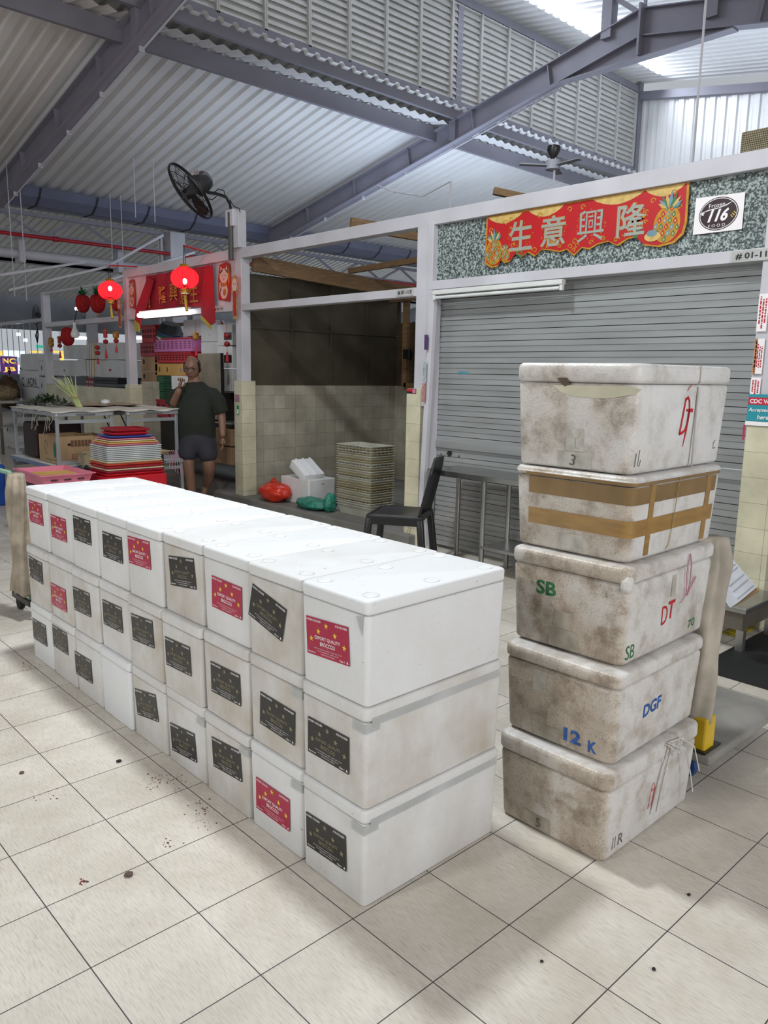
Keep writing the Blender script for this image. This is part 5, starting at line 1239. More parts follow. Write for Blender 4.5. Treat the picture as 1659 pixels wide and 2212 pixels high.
# string charms
def charm(label, px, py, h, kinds, xx=3.96, s=1.0):
    c = at(px, py, 0, xx); e = empty('hanging_charm', c, 0, label, 'charm', 'red and gold charms hanging along the beam'); z = 0
    bm = NB(); tube(bm, [(0, 0, 0.10*s), (0, 0, -h)], 0.003, 4); obj('cord', bm, INKR, e)
    for i, k in enumerate(kinds):
        zz = -h*(i+0.5)/(len(kinds)+1.0); bm = NB()
        if k == 'b': ell(bm, (0, 0, zz), 0.036*s, 0.036*s, 0.030*s, 10, 8)
        elif k == 'f': tube(bm, [(0, 0, zz+0.055*s), (0, 0, zz-0.055*s)], 0.028*s, 8)
        else: ell(bm, (0, 0, zz), 0.045*s, 0.03*s, 0.05*s, 10, 8, fn=lambda p, q: q*(1+0.25*noise.noise(p*3)))
        obj({'b': 'bead', 'f': 'firecracker', 'g': 'gold_figure'}[k], bm, {'b': mat('charm_red', '#9c1a1a', 0.5), 'f': mat('charm_red', '', 0), 'g': mat('charm_gold', '#b98238', 0.45, 0.2, 0.3, 30)}[k], e)
        if k != 'b': obj('gold_band', BX(-0.03*s, 0.03*s, -0.03*s, 0.03*s, zz+0.03*s, zz+0.042*s), mat('lantern_gold', '', 0), e)
    bm = NB(); tube(bm, [(0, 0, -h*0.82), (0, 0, -h*1.2)], [0.008*s, 0.022*s], 8); obj('tassel', bm, INKR, e)
charm('gold and red charm at the left post, leftmost of the row', 110, 732, 0.16, 'gg'); charm('firecracker charm next left of the red felt lantern', 128, 728, 0.26, 'fb'); charm('thin red bead charm right of the yellow-strapped boxes', 210, 745, 0.22, 'bb')
charm('long firecracker charm under the left glowing lantern', 227, 712, 0.32, 'fb'); charm('gold figure charm right of the firecracker charm', 250, 718, 0.22, 'gb')
charm('small gold pineapple charm hanging behind the man', 423, 716, 0.24, 'g', 4.3); charm('long red tassel charm beside the grey post behind the man', 490, 716, 0.28, 'bb', 4.2)
# shaped new year cut-outs
def cutout(label, px, py, xx, w_, h, seed):
    c = at(px, py, 0, xx); e = empty('lucky_cat_cutout', c, 0, label, 'decoration'); M_ = MX(0, 0, 0)
    bm = NB(); poly(bm, [(-.5*w_, -.42*h), (.40*w_, -.5*h), (.5*w_, 0), (.42*w_, .45*h), (.15*w_, .5*h), (-.38*w_, .46*h), (-.5*w_, .1*h)][::-1], M_, 0.004, 0); obj('backing', bm, mat('cutout_red', '#b02a22', 0.5), e)
    bm = NB(); Mt = T((-0.002, 0, 0)) @ M_
    disc(bm, Mt @ T((-.04*w_, .16*h, 0)), .33*w_, .19*h, 0); poly(bm, [(-.32*w_, .22*h), (-.28*w_, .42*h), (-.10*w_, .32*h)], Mt, 0, 0); poly(bm, [(.06*w_, .32*h), (.22*w_, .42*h), (.26*w_, .22*h)], Mt, 0, 0)
    disc(bm, Mt @ T((-.04*w_, -.22*h, 0)), .30*w_, .20*h, 0); disc(bm, Mt @ T((-.34*w_, -.12*h, 0)), .08*w_, .14*h, 0)
    disc(bm, Mt @ T((-.04*w_, -.06*h, 0.001)), .26*w_, .045*h, 1); disc(bm, Mt @ T((0, -.25*h, 0.001)), .12*w_, .09*h, 1)
    disc(bm, Mt @ T((.36*w_, .15*h, 0.001)), .07*w_, .22*h, 1)
    stroke(bm, Mt @ T((0, 0, .002)), [(-.2*w_, .16*h), (-.15*w_, .19*h), (-.10*w_, .16*h)], 0.004, 2); stroke(bm, Mt @ T((0, 0, .002)), [(.02*w_, .16*h), (.07*w_, .19*h), (.12*w_, .16*h)], 0.004, 2); stroke(bm, Mt @ T((0, 0, .002)), [(-.08*w_, .10*h), (-.04*w_, .07*h), (0, .10*h)], 0.005, 2)
    obj('cat_figure', bm, [mat('cutout_cream', '#d9bfae', 0.5), mat('lantern_gold', '', 0), mat('charm_red', '', 0)], e)
cutout('red lucky cat cut-out on the white panel left of the fabric banner', 285, 636, 4.085, 0.20, 0.38, 1); cutout('large red lucky cat cut-out right of the fabric banner', 485, 610, 4.085, 0.26, 0.42, 2)
for i, (px, py, w_, h) in enumerate(((507, 642, 0.14, 0.46), (258, 676, 0.13, 0.40))):
    c = at(px, py, 0, 3.99); e = empty('hanging_figure_cutout', c, 0, ['pink and gold figure cut-out with firecracker hanging on the post by the man', 'rabbit-like figure cut-out hanging under the left glowing lantern'][i], 'decoration')
    M_ = MX(0, 0, 0); bm = NB(); poly(bm, [(-.3*w_, -.5*h), (.3*w_, -.48*h), (.38*w_, -.2*h), (.3*w_, .05*h), (.5*w_, .2*h), (.45*w_, .42*h), (.1*w_, .5*h), (-.35*w_, .46*h), (-.5*w_, .2*h), (-.25*w_, .05*h), (-.35*w_, -.2*h)][::-1], M_, 0.004, 0)
    obj('backing', bm, mat('cutout_tan', '#c79a6a', 0.5, var=0.3, vscale=40), e)
    bm = NB(); Mt = T((-0.002, 0, 0)) @ M_; disc(bm, Mt @ T((0, .27*h, 0)), .36*w_, .15*h, 0); disc(bm, Mt @ T((0, .05*h, 0)), .28*w_, .09*h, 1); bx(bm, -0.004, -0.002, -.17*w_, .17*w_, -.42*h, -.02*h, 1); disc(bm, Mt @ T((-.12*w_, .30*h, .001)), .04*w_, .02*h, 1); disc(bm, Mt @ T((.12*w_, .30*h, .001)), .04*w_, .02*h, 1)
    obj('figure', bm, [mat('cutout_cream', '', 0), mat('cutout_red', '', 0)], e)
# white panel and red fabric banner
struct('wall_fascia', BX(FX+0.05, FX+0.07, 5.665, 8.27, 2.168, 2.638), mat('white_fascia', '#cfc8cb', 0.5))
e = empty('fabric_banner', (4.085, 7.0, 2.4), 0, 'draped red fabric banner with gold characters over the stall front', 'banner')
ya, yb = at(318, 600, 0, 4.08).y-7.0, at(458, 600, 0, 4.08).y-7.0
FB = mat('red_fabric', '#a80f26', 0.7, 0, 0.12, 5)
def fold(bm, f, nu=30, nv=8): grid(bm, f, nu, nv)
bm = NB(); fold(bm, lambda u, v: (-0.02-0.012*math.sin(u*34+v*2), ya+(yb-ya)*u, 0.22-0.44*v*(0.97+0.03*math.sin(u*9))), 60, 6); obj('centre_panel', bm, FB, e, smooth='all')
def swag(name, y0, y1, z0, pts):
    bm = NB(); poly(bm, pts, T((-0.05, 0, 0)) @ MX(0, 0, 0), 0.01, 0); return obj(name, bm, FB, e)
def cv(px, py): p_ = at(px, py, 0, 4.03); return (-(p_.y-7.0), p_.z-2.4)
swag('left_drape', 0, 0, 0, [cv(*q) for q in ((318, 598), (292, 668), (290, 712), (301, 710), (303, 690), (316, 665), (330, 605))][::-1])
swag('right_drape', 0, 0, 0, [cv(*q) for q in ((440, 580), (433, 655), (434, 680), (454, 702), (463, 696), (457, 572))][::-1])
bm = NB(); poly(bm, [cv(*q) for q in ((434, 680), (434, 690), (456, 713), (455, 702))][::-1], T((-0.055, 0, 0)) @ MX(0, 0, 0), 0.004); poly(bm, [cv(*q) for q in ((290, 690), (291, 714), (302, 718), (300, 700))][::-1], T((-0.055, 0, 0)) @ MX(0, 0, 0), 0.004); obj('yellow_trim', bm, mat('yellow_fabric', '#b9a83c', 0.6), e)
for ch, (px, py) in zip('隆興意生', ((348, 636), (371, 631), (394, 637), (415, 632))):
    a_, b_ = cv(px, py); bm = NB(); text(bm, ch, MX(-0.036, -a_, b_), width=0.19, height=0.21, bold=0.008); obj('character', bm, mat('banner_gold', '', 0), e)
bm = NB(); a_, b_ = cv(319, 640)
for i in range(9): disc(bm, MX(-0.036, -a_, b_+0.16-i*0.035), 0.025, 0.022, i % 2, 8)
obj('gold_column', bm, [mat('banner_gold', '', 0), BGRN], e)
# lit batten under the banner
ya, yb = at(300, 680, 0, 3.98).y, at(402, 672, 0, 3.98).y
zb = at(350, 677, 0, 3.98).z
e = empty('lit_batten_lamp', (3.98, (ya+yb)/2, zb), 0, 'lit white fluorescent batten under the red fabric banner', 'lamp')
h_ = abs(ya-yb)/2
bm = NB(); tube(bm, [(0, -h_, 0), (0, h_, 0)], 0.028, 10); obj('tube', bm, emitter('lit_tube', (0.93, 0.97, 1.0, 1), 9), e, smooth=True)
obj('housing', BX(0.0, 0.06, -h_, h_, 0.025, 0.05), WHITEP, e)

# ================================================================== MAN
def skin(name, joints, edges, mtl, parent, sub=2, root=0):
    me = bpy.data.meshes.new(name); me.from_pydata([j[0] for j in joints], edges, [])
    o = bpy.data.objects.new(name, me); COL.objects.link(o); o.parent = parent; me.materials.append(mtl)
    m = o.modifiers.new('skin', 'SKIN'); m.use_smooth_shade = True; m.branch_smoothing = 0.6
    sv = me.skin_vertices[0].data
    for i, j in enumerate(joints):
        r = j[1]; sv[i].radius = (r, r) if not isinstance(r, tuple) else r; sv[i].use_root = (i == root)
    s = o.modifiers.new('sub', 'SUBSURF'); s.levels = sub; s.render_levels = sub
    return o
SKN = mat('skin', '#83604d', 0.5, 0, 0.08, 8); SHIRT = mat('dark_green_shirt', '#1e241a', 0.85, 0, 0.15, 6, bump=0.006, bscale=9); SHORT = mat('charcoal_shorts', '#312f37', 0.85, 0, 0.12, 6, bump=0.005, bscale=9)
HAIR = mat('black_hair', '#15130f', 0.55, var=0.3, vscale=60)
MAN = empty('person', (3.66, 5.85, 0), math.radians(0), 'man in dark green t-shirt and shorts walking, hand raised to his chin', 'person')
# local frame: facing the camera. a = to his left (photo right), d = towards the camera
FD = Vector((-0.60, -0.80, 0)); AD = Vector((0.80, -0.60, 0))
AD = Vector((0.731, -0.682, 0)).normalized(); FD = Vector((-0.682, -0.731, 0)).normalized()
def mp_(a, d, z): return AD*a+FD*d+Vector((0, 0, z))
S_ = 1.0
J = [(mp_(0.0, 0, 0.80), (0.13, 0.10)), (mp_(0, 0.01, 1.0), (0.14, 0.11)), (mp_(0, 0.01, 1.20), (0.15, 0.105)), (mp_(0, 0.015, 1.30), (0.08, 0.07)), (mp_(-0.01, 0.04, 1.36), (0.068, 0.068)), (mp_(-0.02, 0.065, 1.44), (0.062, 0.065)),
     (mp_(-0.175, 0.0, 1.235), 0.062), (mp_(-0.265, 0.03, 1.06), 0.052), (mp_(-0.145, 0.20, 1.23), 0.038), (mp_(-0.125, 0.215, 1.28), 0.033),
     (mp_(0.195, 0.0, 1.225), 0.062), (mp_(0.262, -0.02, 1.0), 0.050), (mp_(0.285, 0.05, 0.81), 0.037), (mp_(0.288, 0.065, 0.745), 0.030),
     (mp_(-0.085, 0.03, 0.76), 0.080), (mp_(-0.09, 0.09, 0.44), 0.070), (mp_(-0.085, 0.04, 0.27), 0.064), (mp_(-0.075, 0.0, 0.085), 0.043), (mp_(-0.07, 0.06, 0.035), 0.036), (mp_(-0.085, 0.16, 0.022), 0.028),
     (mp_(0.10, 0.0, 0.76), 0.080), (mp_(0.125, 0.04, 0.42), 0.072), (mp_(0.09, -0.10, 0.30), 0.064), (mp_(0.02, -0.25, 0.17), 0.043), (mp_(0.01, -0.20, 0.10), 0.034), (mp_(0.0, -0.12, 0.055), 0.030)]
E = [(0, 1), (1, 2), (2, 3), (3, 4), (4, 5), (2, 6), (6, 7), (7, 8), (8, 9), (2, 10), (10, 11), (11, 12), (12, 13), (0, 14), (14, 15), (15, 16), (16, 17), (17, 18), (18, 19), (0, 20), (20, 21), (21, 22), (22, 23), (23, 24), (24, 25)]
body = skin('body', J, E, SKN, MAN, 2)
# head
bm = NB()
Mh = T(mp_(-0.02, 0.075, 1.482)) @ Matrix(((AD.x, FD.x, 0, 0), (AD.y, FD.y, 0, 0), (0, 0, 1, 0), (0, 0, 0, 1))) @ Matrix.Rotation(-0.22, 4, 'X') @ Matrix.Rotation(0.06, 4, 'Z')
def hf(p, q):
    q = q.copy()
    if p.z < 0: q.x *= 1-0.30*p.z*p.z; q.y *= (1-0.12*p.z*p.z) if p.y > 0 else (1-0.35*p.z*p.z)
    if p.y > 0.3:
        q.y += 0.012*math.exp(-((p.z-0.33)/0.10)**2)*(1-abs(p.x))        # brow
        q.y -= 0.010*(math.exp(-((p.z-0.14)/0.10)**2))*(math.exp(-((abs(p.x)-0.38)/0.16)**2))   # sockets
        q.y += 0.034*math.exp(-((p.z+0.12)/0.13)**2)*math.exp(-(p.x/0.16)**2)      # nose
        q.y += 0.010*math.exp(-((p.z+0.42)/0.07)**2)*math.exp(-(p.x/0.30)**2)      # lips
        q.y += 0.012*math.exp(-((p.z+0.78)/0.14)**2)*math.exp(-(p.x/0.35)**2)      # chin
    return q
ell(bm, (0, 0, 0), 0.082, 0.100, 0.130, 40, 34, fn=hf, M=Mh)
obj('head', bm, SKN, MAN, smooth='all')
for s in (-1, 1):
    bm = NB(); ell(bm, (s*0.085, -0.008, 0.0), 0.013, 0.022, 0.034, 10, 8, M=Mh); obj('ear', bm, SKN, MAN, smooth='all')
bm = NB()
def hair(p, q):
    k = 1.03; return Vector((q.x*k, q.y*k, q.z*k))
grid_ = []
for s in (-1, 1):
    n1, n2 = 12, 8; g = []
    for i in range(n1+1):
        row = []
        for j in range(n2+1):
            az = -PI/2-s*(-0.1)+s*0+ (i/n1)*(2.05)*s+0.0; az = -PI/2 + s*(i/n1)*1.95
            el = -0.30+(j/n2)*(1.05 if i < 8 else 0.90); p = Vector((math.cos(el)*math.cos(az), math.cos(el)*math.sin(az), math.sin(el)))
            th = 1.10 if 0 < i < n1 and 0 < j < n2 else 0.985
            row.append(bm.verts.new(Mh @ Vector((p.x*0.084*th, p.y*0.103*th, p.z*0.132*th))))
        g.append(row)
    for i in range(n1):
        for j in range(n2): bm.faces.new((g[i][j], g[i+1][j], g[i+1][j+1], g[i][j+1]))
obj('hair', bm, HAIR, MAN, smooth='all')
bm = NB()
for s in (-1, 1):
    n = 14; tube(bm, [Mh @ Vector((s*0.031+0.025*math.cos(2*PI*k/n), 0.106, 0.012+0.018*math.sin(2*PI*k/n))) for k in range(n+1)], 0.0028, 4, cap=False)
    tube(bm, [Mh @ Vector((s*0.056, 0.098, 0.018)), Mh @ Vector((s*0.080, 0.0, 0.012))], 0.0016, 4)
tube(bm, [Mh @ Vector((-0.008, 0.102, 0.016)), Mh @ Vector((0.008, 0.102, 0.016))], 0.0018, 4); obj('glasses', bm, BLACKP, MAN)
for s in (-1, 1):
    bm = NB(); ell(bm, (s*0.030, 0.083, 0.012), 0.015, 0.010, 0.008, 10, 8, M=Mh); obj('eye', bm, mat('dark_eye', '#2a1c18', 0.3), MAN, smooth='all')
    bm = NB(); beam(bm, Mh @ Vector((s*0.012, 0.096, 0.040)), Mh @ Vector((s*0.048, 0.085, 0.040)), 0.004, 0.005); obj('eyebrow', bm, HAIR, MAN)
bm = NB(); ell(bm, (0, 0.094, -0.055), 0.024, 0.009, 0.007, 12, 8, M=Mh); obj('mouth', bm, mat('lips', '#7c4a42', 0.5), MAN, smooth='all')
# shirt and shorts
def skin2(name, J, E, m, sub=2): return skin(name, J, E, m, MAN, sub)
bm = NB(); rings = []; n = 36
for k, (z, rx, ry, d) in enumerate(((0.735, .192, .140, 0.0), (0.80, .194, .142, .01), (0.90, .192, .146, .025), (1.0, .194, .146, .03), (1.10, .200, .140, .025), (1.18, .204, .130, .018), (1.235, .200, .118, .01), (1.275, .165, .102, .01), (1.31, .115, .088, .018), (1.345, .082, .080, .03))):
    ring = []
    for i in range(n):
        t_ = 2*PI*i/n; f = 1+0.03*noise.noise(Vector((math.cos(t_)*2, math.sin(t_)*2, z*7)))*(1.6 if z < 1.1 else 0.6)
        ring.append(bm.verts.new(mp_(rx*f*math.copysign(abs(math.cos(t_))**0.8, math.cos(t_)), d+ry*f*math.copysign(abs(math.sin(t_))**0.8, math.sin(t_)), z)))
    rings.append(ring)
for a_, b_ in zip(rings, rings[1:]):
    for i in range(n): bm.faces.new((a_[i], a_[(i+1) % n], b_[(i+1) % n], b_[i]))
bm.faces.new(rings[0][::-1]); bm.faces.new(rings[-1])
tube(bm, [mp_(-0.09, 0.01, 1.20), mp_(-0.175, 0.012, 1.205), mp_(-0.225, 0.02, 1.16), mp_(-0.268, 0.03, 1.075)], [0.085, 0.088, 0.085, 0.078], 16)
tube(bm, [mp_(0.09, 0.01, 1.20), mp_(0.18, 0.01, 1.20), mp_(0.232, 0.0, 1.14), mp_(0.268, -0.005, 1.01)], [0.085, 0.088, 0.083, 0.076], 16)
bmesh.ops.recalc_face_normals(bm, faces=bm.faces)
shirt = obj('shirt', bm, SHIRT, MAN, smooth='all')
rm_ = shirt.modifiers.new('fuse', 'REMESH'); rm_.mode = 'VOXEL'; rm_.voxel_size = 0.011; rm_.use_smooth_shade = True
sm_ = shirt.modifiers.new('smooth', 'SMOOTH'); sm_.iterations = 8
shorts = skin2('shorts', [(mp_(0, 0, 0.84), (0.19, 0.14)), (mp_(0, 0, 0.74), (0.19, 0.145)), (mp_(-0.105, 0.05, 0.64), 0.145), (mp_(-0.105, 0.09, 0.47), 0.13), (mp_(0.115, 0.02, 0.64), 0.145), (mp_(0.13, 0.05, 0.46), 0.13)], [(0, 1), (1, 2), (2, 3), (1, 4), (4, 5)], SHORT)
# hands
def hand(wr, dirv, up, side, curl, name):
    d = dirv.normalized(); u = (up-d*up.dot(d)).normalized(); s = d.cross(u)*side
    me_j = [(wr, (0.020, 0.026)), (wr+d*0.045, (0.034, 0.016)), (wr+d*0.078, (0.036, 0.014))]; ed = [(0, 1), (1, 2)]
    q = skin(name+'_palm', me_j, ed, SKN, MAN, 2); q.name = 'palm'
    for k in range(4):
        off = (k-1.5)*0.0195; L_ = (0.068, 0.078, 0.073, 0.058)[k]; b = wr+d*0.072+s*off; J_ = [(b, 0.0095)]; dd = d.copy(); p_ = b
        for t_ in range(3):
            an = curl*(t_+0.6)*0.5; dv = (d*math.cos(an)-u*math.sin(an)); p_ = p_+dv*L_/3*(1.15-0.12*t_); J_.append((p_, 0.0088-0.0008*t_))
        skin('finger', J_, [(0, 1), (1, 2), (2, 3)], SKN, MAN, 1)
    b = wr+d*0.025+s*(-0.028); J_ = [(b, 0.012), (b+d*0.028-s*0.020-u*0.008, 0.0105), (b+d*0.052-s*0.018-u*0.024*curl, 0.009)]
    skin('thumb', J_, [(0, 1), (1, 2)], SKN, MAN, 1)
hand(mp_(-0.127, 0.213, 1.275), AD*0.25+Vector((0, 0, 1)), -FD+AD*-0.2, 1, 1.55, 'right_hand')
hand(mp_(0.288, 0.064, 0.75), FD*0.1+Vector((0, 0, -1)), -FD*0.3+AD*1.0, -1, 0.5, 'left_hand')
SAN = mat('brown_sandal', '#3b2a22', 0.7)
bm = NB(); beam(bm, mp_(-0.06, -0.05, 0.010), mp_(-0.09, 0.19, 0.010), 0.085, 0.018); obj('sandal', bm, SAN, MAN, bevel=0.006)
bm = NB(); beam(bm, mp_(0.01, -0.24, 0.07), mp_(0.0, -0.09, 0.014), 0.085, 0.016); obj('sandal', bm, SAN, MAN, bevel=0.006)

# ================================================================== LEFT STALLS
def fbox(name, label, cat, q, X, dep, m, group=None, bevel=0.006, part='body', H=None):
    """box whose aisle-side face lies on the plane x=X and spans the surveyed rectangle q"""
    ym = (q[1]+q[3])/2; xm = (q[0]+q[2])/2
    y0 = at(q[0], ym, 0, X).y; y1 = at(q[2], ym, 0, X).y; z1 = at(xm, q[1], 0, X).z; z0 = at(xm, q[3], 0, X).z
    e = empty(name, (X, (y0+y1)/2, z0), 0, label, cat, group)
    w_ = abs(y0-y1)/2; h = z1-z0
    o = obj(part, BX(0, dep, -w_+0.002, w_-0.002, 0.0, h-0.002), m, e, bevel=bevel)
    if m is FOAM or m is DIRTY: o.color = (0.3, 0, 0, 1)
    return e, w_, h
def slots_(e, w_, h, m=BLACKR, nx=8, nz=3, z0=0.2, z1=0.8):
    bm = NB()
    for i in range(nx):
        for k in range(nz):
            y = -w_+(i+0.5)*2*w_/nx; z = h*(z0+(z1-z0)*(k+0.5)/nz); bx(bm, -0.002, 0, y-w_/nx*0.6, y+w_/nx*0.6, z-h*(z1-z0)/nz*0.32, z+h*(z1-z0)/nz*0.32)
    return obj('slots', bm, m, e)
def rimmed(e, w_, h, dep, m, t=0.012): return obj('rim', BX(-t, dep+t, -w_-t*0.5, w_+t*0.5, h-0.018, h), m, e, bevel=0.003)

# stall of the red banner: things stacked at its back
XA = 4.45
DRK = mat('dark_red_slot', '#5a0c12', 0.6)
base = fbox('stall_bench', 'dark bench along the back of the banner stall behind the man', 'bench', (312, 905, 498, 985), XA, 0.5, mat('dark_bench', '#2c2722', 0.7))[0]
for i, (q, m, l, cat) in enumerate((((306, 702, 335, 740), RED, 'upper red crate at the left end of the stall shelf', 'crate'), ((303, 740, 333, 770), CRIM, 'dark red crate under the upper red crate', 'crate'))):
    e, w_, h = fbox('plastic_crate', l, cat, q, XA, 0.3, m, 'red crates in the banner stall'); slots_(e, w_, h, DRK, 5, 2); rimmed(e, w_, h, 0.3, m)
for i, q in enumerate(((305, 770, 340, 802), (306, 802, 340, 834), (307, 834, 341, 868))):
    e, w_, h = fbox('wooden_crate', 'brown carton in the column left of the green crates, '+['top', 'middle', 'bottom'][i], 'carton', q, XA, 0.35, CARD, 'brown cartons in the banner stall')
    obj('hand_hole', BX(-0.002, 0, w_*0.55, w_*0.75, h*0.5, h*0.8), BLACKR, e)
e, w_, h = fbox('laundry_basket', 'pink slotted basket with a red rim behind the man', 'basket', (333, 730, 414, 760), XA, 0.35, MAG); slots_(e, w_, h, mat('pink_slot', '#8f4a72', 0.6), 9, 4); rimmed(e, w_, h, 0.35, RED)
e, w_, h = fbox('laundry_basket', 'red slotted basket under the pink basket behind the man', 'basket', (334, 761, 412, 784), XA, 0.35, RED); slots_(e, w_, h, DRK, 12, 3); rimmed(e, w_, h, 0.35, RED)
e, w_, h = fbox('carton', 'yellow-brown carton tray under the red basket', 'carton', (335, 785, 420, 812), XA, 0.35, CARDY)
for y in (0.75, 0.35): obj('hand_hole', BX(-0.002, 0, w_*y-0.01, w_*y+0.01, h*0.3, h*0.7), BLACKR, e)
bm = NB(); disc(bm, MX(-0.002, -w_*0.35, h*0.5), 0.035, 0.022, 0, 8); obj('torn_hole', bm, mat('grey_shadow', '#8b929b', 0.7), e)
for i in range(3):
    y0 = 813+i*17.5
    e, w_, h = fbox('plastic_crate', 'dark green crate under the yellow-brown carton, '+['top', 'middle', 'bottom'][i], 'crate', (338, y0, 420, y0+17), XA, 0.35, GREENP, 'dark green crates in the banner stall'); slots_(e, w_, h, mat('dark_green_slot', '#07301e', 0.6), 1, 2, 0.1, 0.9)
e, w_, h = fbox('white_board', 'small white board in front of the green crates by the man', 'board', (370, 812, 405, 842), XA-0.1, 0.03, WHITEP)
e, w_, h = fbox('plastic_crate', 'crimson crate below the green crates beside the man', 'crate', (336, 866, 440, 905), XA-0.05, 0.38, CRIM); slots_(e, w_, h, DRK, 8, 2); rimmed(e, w_, h, 0.38, CRIM)
# bowl pile in the pink basket
for i, (c_, dz) in enumerate((('#d8dadb', 0), ('#3a6c55', 0.016), ('#44587d', 0.03), ('#26282c', 0.044))):
    p = at(366, 728-i*3, 0, XA+0.15); e = empty('plastic_basin', (XA+0.15, p.y, p.z-0.04), 0, ['white', 'green', 'blue', 'black'][i]+' basin in the pile tipped over the pink basket', 'basin', 'basins on the pink basket')
    bm = NB(); Mq = Matrix.Rotation(0.35, 4, 'X'); lathe(bm, [(0.0, 0.13+dz), (0.12, 0.125+dz), (0.17, 0.02+dz), (0.18, 0.015+dz), (0.175, 0.01+dz)], 22, M=Mq); obj('bowl', bm, mat('basin_%d' % i, c_, 0.35), e, smooth=True)
# foam stack at right side of the stall
for i, (q, l, X_) in enumerate((((434, 696, 470, 738), 'upper white foam box behind the yellow-edged drape', XA+0.1), ((434, 738, 484, 764), 'wide white foam box below the upper one behind the drape', XA+0.1), ((470, 700, 502, 746), 'white foam box with dark label high beside the grey post', XA), ((470, 748, 502, 795), 'white foam box with dark label, second down beside the post', XA), ((478, 796, 502, 845), 'white foam box beside the post at the height of the man\'s shoulder', XA), ((396, 690, 434, 726), 'bluish white foam box hung with paper under the lit lamp', XA+0.15))):
    e, w_, h = fbox('foam_box', l, 'foam box', q, X_, 0.35, FOAM, 'foam boxes stacked in the banner stall')
    if i in (2, 3): obj('dark_label', BX(-0.003, 0, -w_*0.9, w_*0.1, h*0.25, h*0.6), LBLK, e)
    if i == 0: obj('number', BX(-0.002, 0, -0.002, 0.002, h*0.3, h*0.4), BLACKI, e)
e, w_, h = fbox('board', 'tall worn beige board leaning behind the man', 'board', (428, 763, 478, 905), XA-0.15, 0.03, mat('worn_board', '#8f8674', 0.7, 0, 0.2, 4)); obj('dark_edge', BX(-0.004, 0.034, -w_-0.008, -w_+0.004, 0, h), BLACKR, e)
for i, (q, l) in enumerate((((466, 925, 500, 962), 'brown carton low beside the pier behind the man'), ((462, 964, 500, 1002), 'lower brown carton beside the pier behind the man'))):
    fbox('carton', l, 'carton', q, XA-0.25, 0.4, CARD)
e = fbox('storage_rack', 'dark shelf rack behind the man at the pier', 'shelf', (470, 848, 500, 925), XA+0.1, 0.4, mat('dark_bench', '', 0))[0]
fbox('steel_shelf', 'thin steel shelf edge behind the man\'s arm', 'shelf', (462, 912, 500, 916), XA-0.28, 0.4, INOX)
# small flag
e = empty('hanging_flag', at(482, 700, 0, 4.6), 0, 'small red and white flag hanging under the beam beside the post', 'flag')
bm = NB(); M_ = MX(0, 0, 0); poly(bm, [(-0.06, 0.06), (-0.03, -0.06), (0.0, -0.11), (0.0, 0.0)], M_, 0.003, 0); obj('red_half', bm, FB, e); bm = NB(); poly(bm, [(0.0, 0.0), (0.0, -0.11), (0.06, -0.12), (0.055, -0.03)], M_, 0.003, 0); obj('white_half', bm, WHITEI, e)

# back walls of the left stalls
struct('wall_stall_back', BX(6.4, 6.45, 5.7, 8.27, 0.1, 1.35), CREAM)
struct('wall_stall_side', BX(FX+0.16, 6.4, 8.24, 8.30, 0.1, 1.3), WTILE)
struct('wall_mesh_side', BX(5.45, 6.45, 5.66, 5.68, 1.31, 2.5), GP)

# next bay: foam boxes, strapped box, black trays
XB = 4.75
for i, (q, l, d) in enumerate((((137, 745, 172, 775), 'white foam box behind the red felt lantern, upper row', .35), ((172, 745, 187, 776), 'white foam box squeezed left of the yellow-strapped ones', .4), ((112, 778, 168, 812), 'wide white foam box lettered GV on the low tiled wall', .3), ((168, 776, 184, 812), 'white foam box between the GV box and the strapped ones', .4),
        ((213, 740, 262, 777), 'grey-white foam box right of the strapped ones, upper', .5), ((213, 778, 262, 816), 'grey-white foam box with red stamp right of the strapped ones, lower', .5))):
    e, w_, h = fbox('foam_box', l, 'foam box', q, XB, 0.4, FOAM, 'foam boxes behind the low tiled wall')
    if i == 2: bm = NB(); text(bm, 'GV', MX(-0.003, 0.0, h*0.35), height=0.04, bold=0.02); obj('lettering', bm, BLACKI, e)
    if i == 5: obj('red_stamp', BX(-0.003, 0, -0.06, 0.02, h*0.38, h*0.50), INKR, e)
for i, q in enumerate(((187, 740, 213, 776), (187, 777, 213, 813))):
    e, w_, h = fbox('foam_box', ['upper', 'lower'][i]+' white foam box with yellow straps among the boxes behind the low wall', 'foam box', q, XB-0.02, 0.4, FOAM, 'foam boxes behind the low tiled wall')
    for k in (0.5, 0.15, -0.35): obj('yellow_strap', BX(-0.004, 0, w_*k-0.012, w_*k+0.012, 0.0, h), mat('strap_yellow', '#d9a828', 0.5), e)
e, w_, h = fbox('plastic_crate', 'red-edged crate left of the black tray stack', 'crate', (186, 816, 203, 868), XB-0.25, 0.3, mat('maroon_crate', '#7e2028', 0.5)); slots_(e, w_, h, mat('pale_slot', '#bdb0ac', 0.6), 3, 5, 0.1, 0.9)
for i in range(8):
    e, w_, h = fbox('plastic_tray', 'black tray in the stack behind the lemongrass, '+['topmost', 'second', 'third', 'fourth', 'fifth', 'sixth', 'seventh', 'lowest'][i]+' from the top', 'tray', (203, 815+i*6.8, 254, 815+i*6.8+6.6), XB-0.25, 0.38, [BLACKP, BLACKP, mat('grey_tray', '#5a5f60', 0.4), BLACKP, mat('green_tray', '#15442f', 0.4), BLACKP, mat('grey_tray', '', 0), BLACKP][i], 'black trays behind the lemongrass', bevel=0.003)
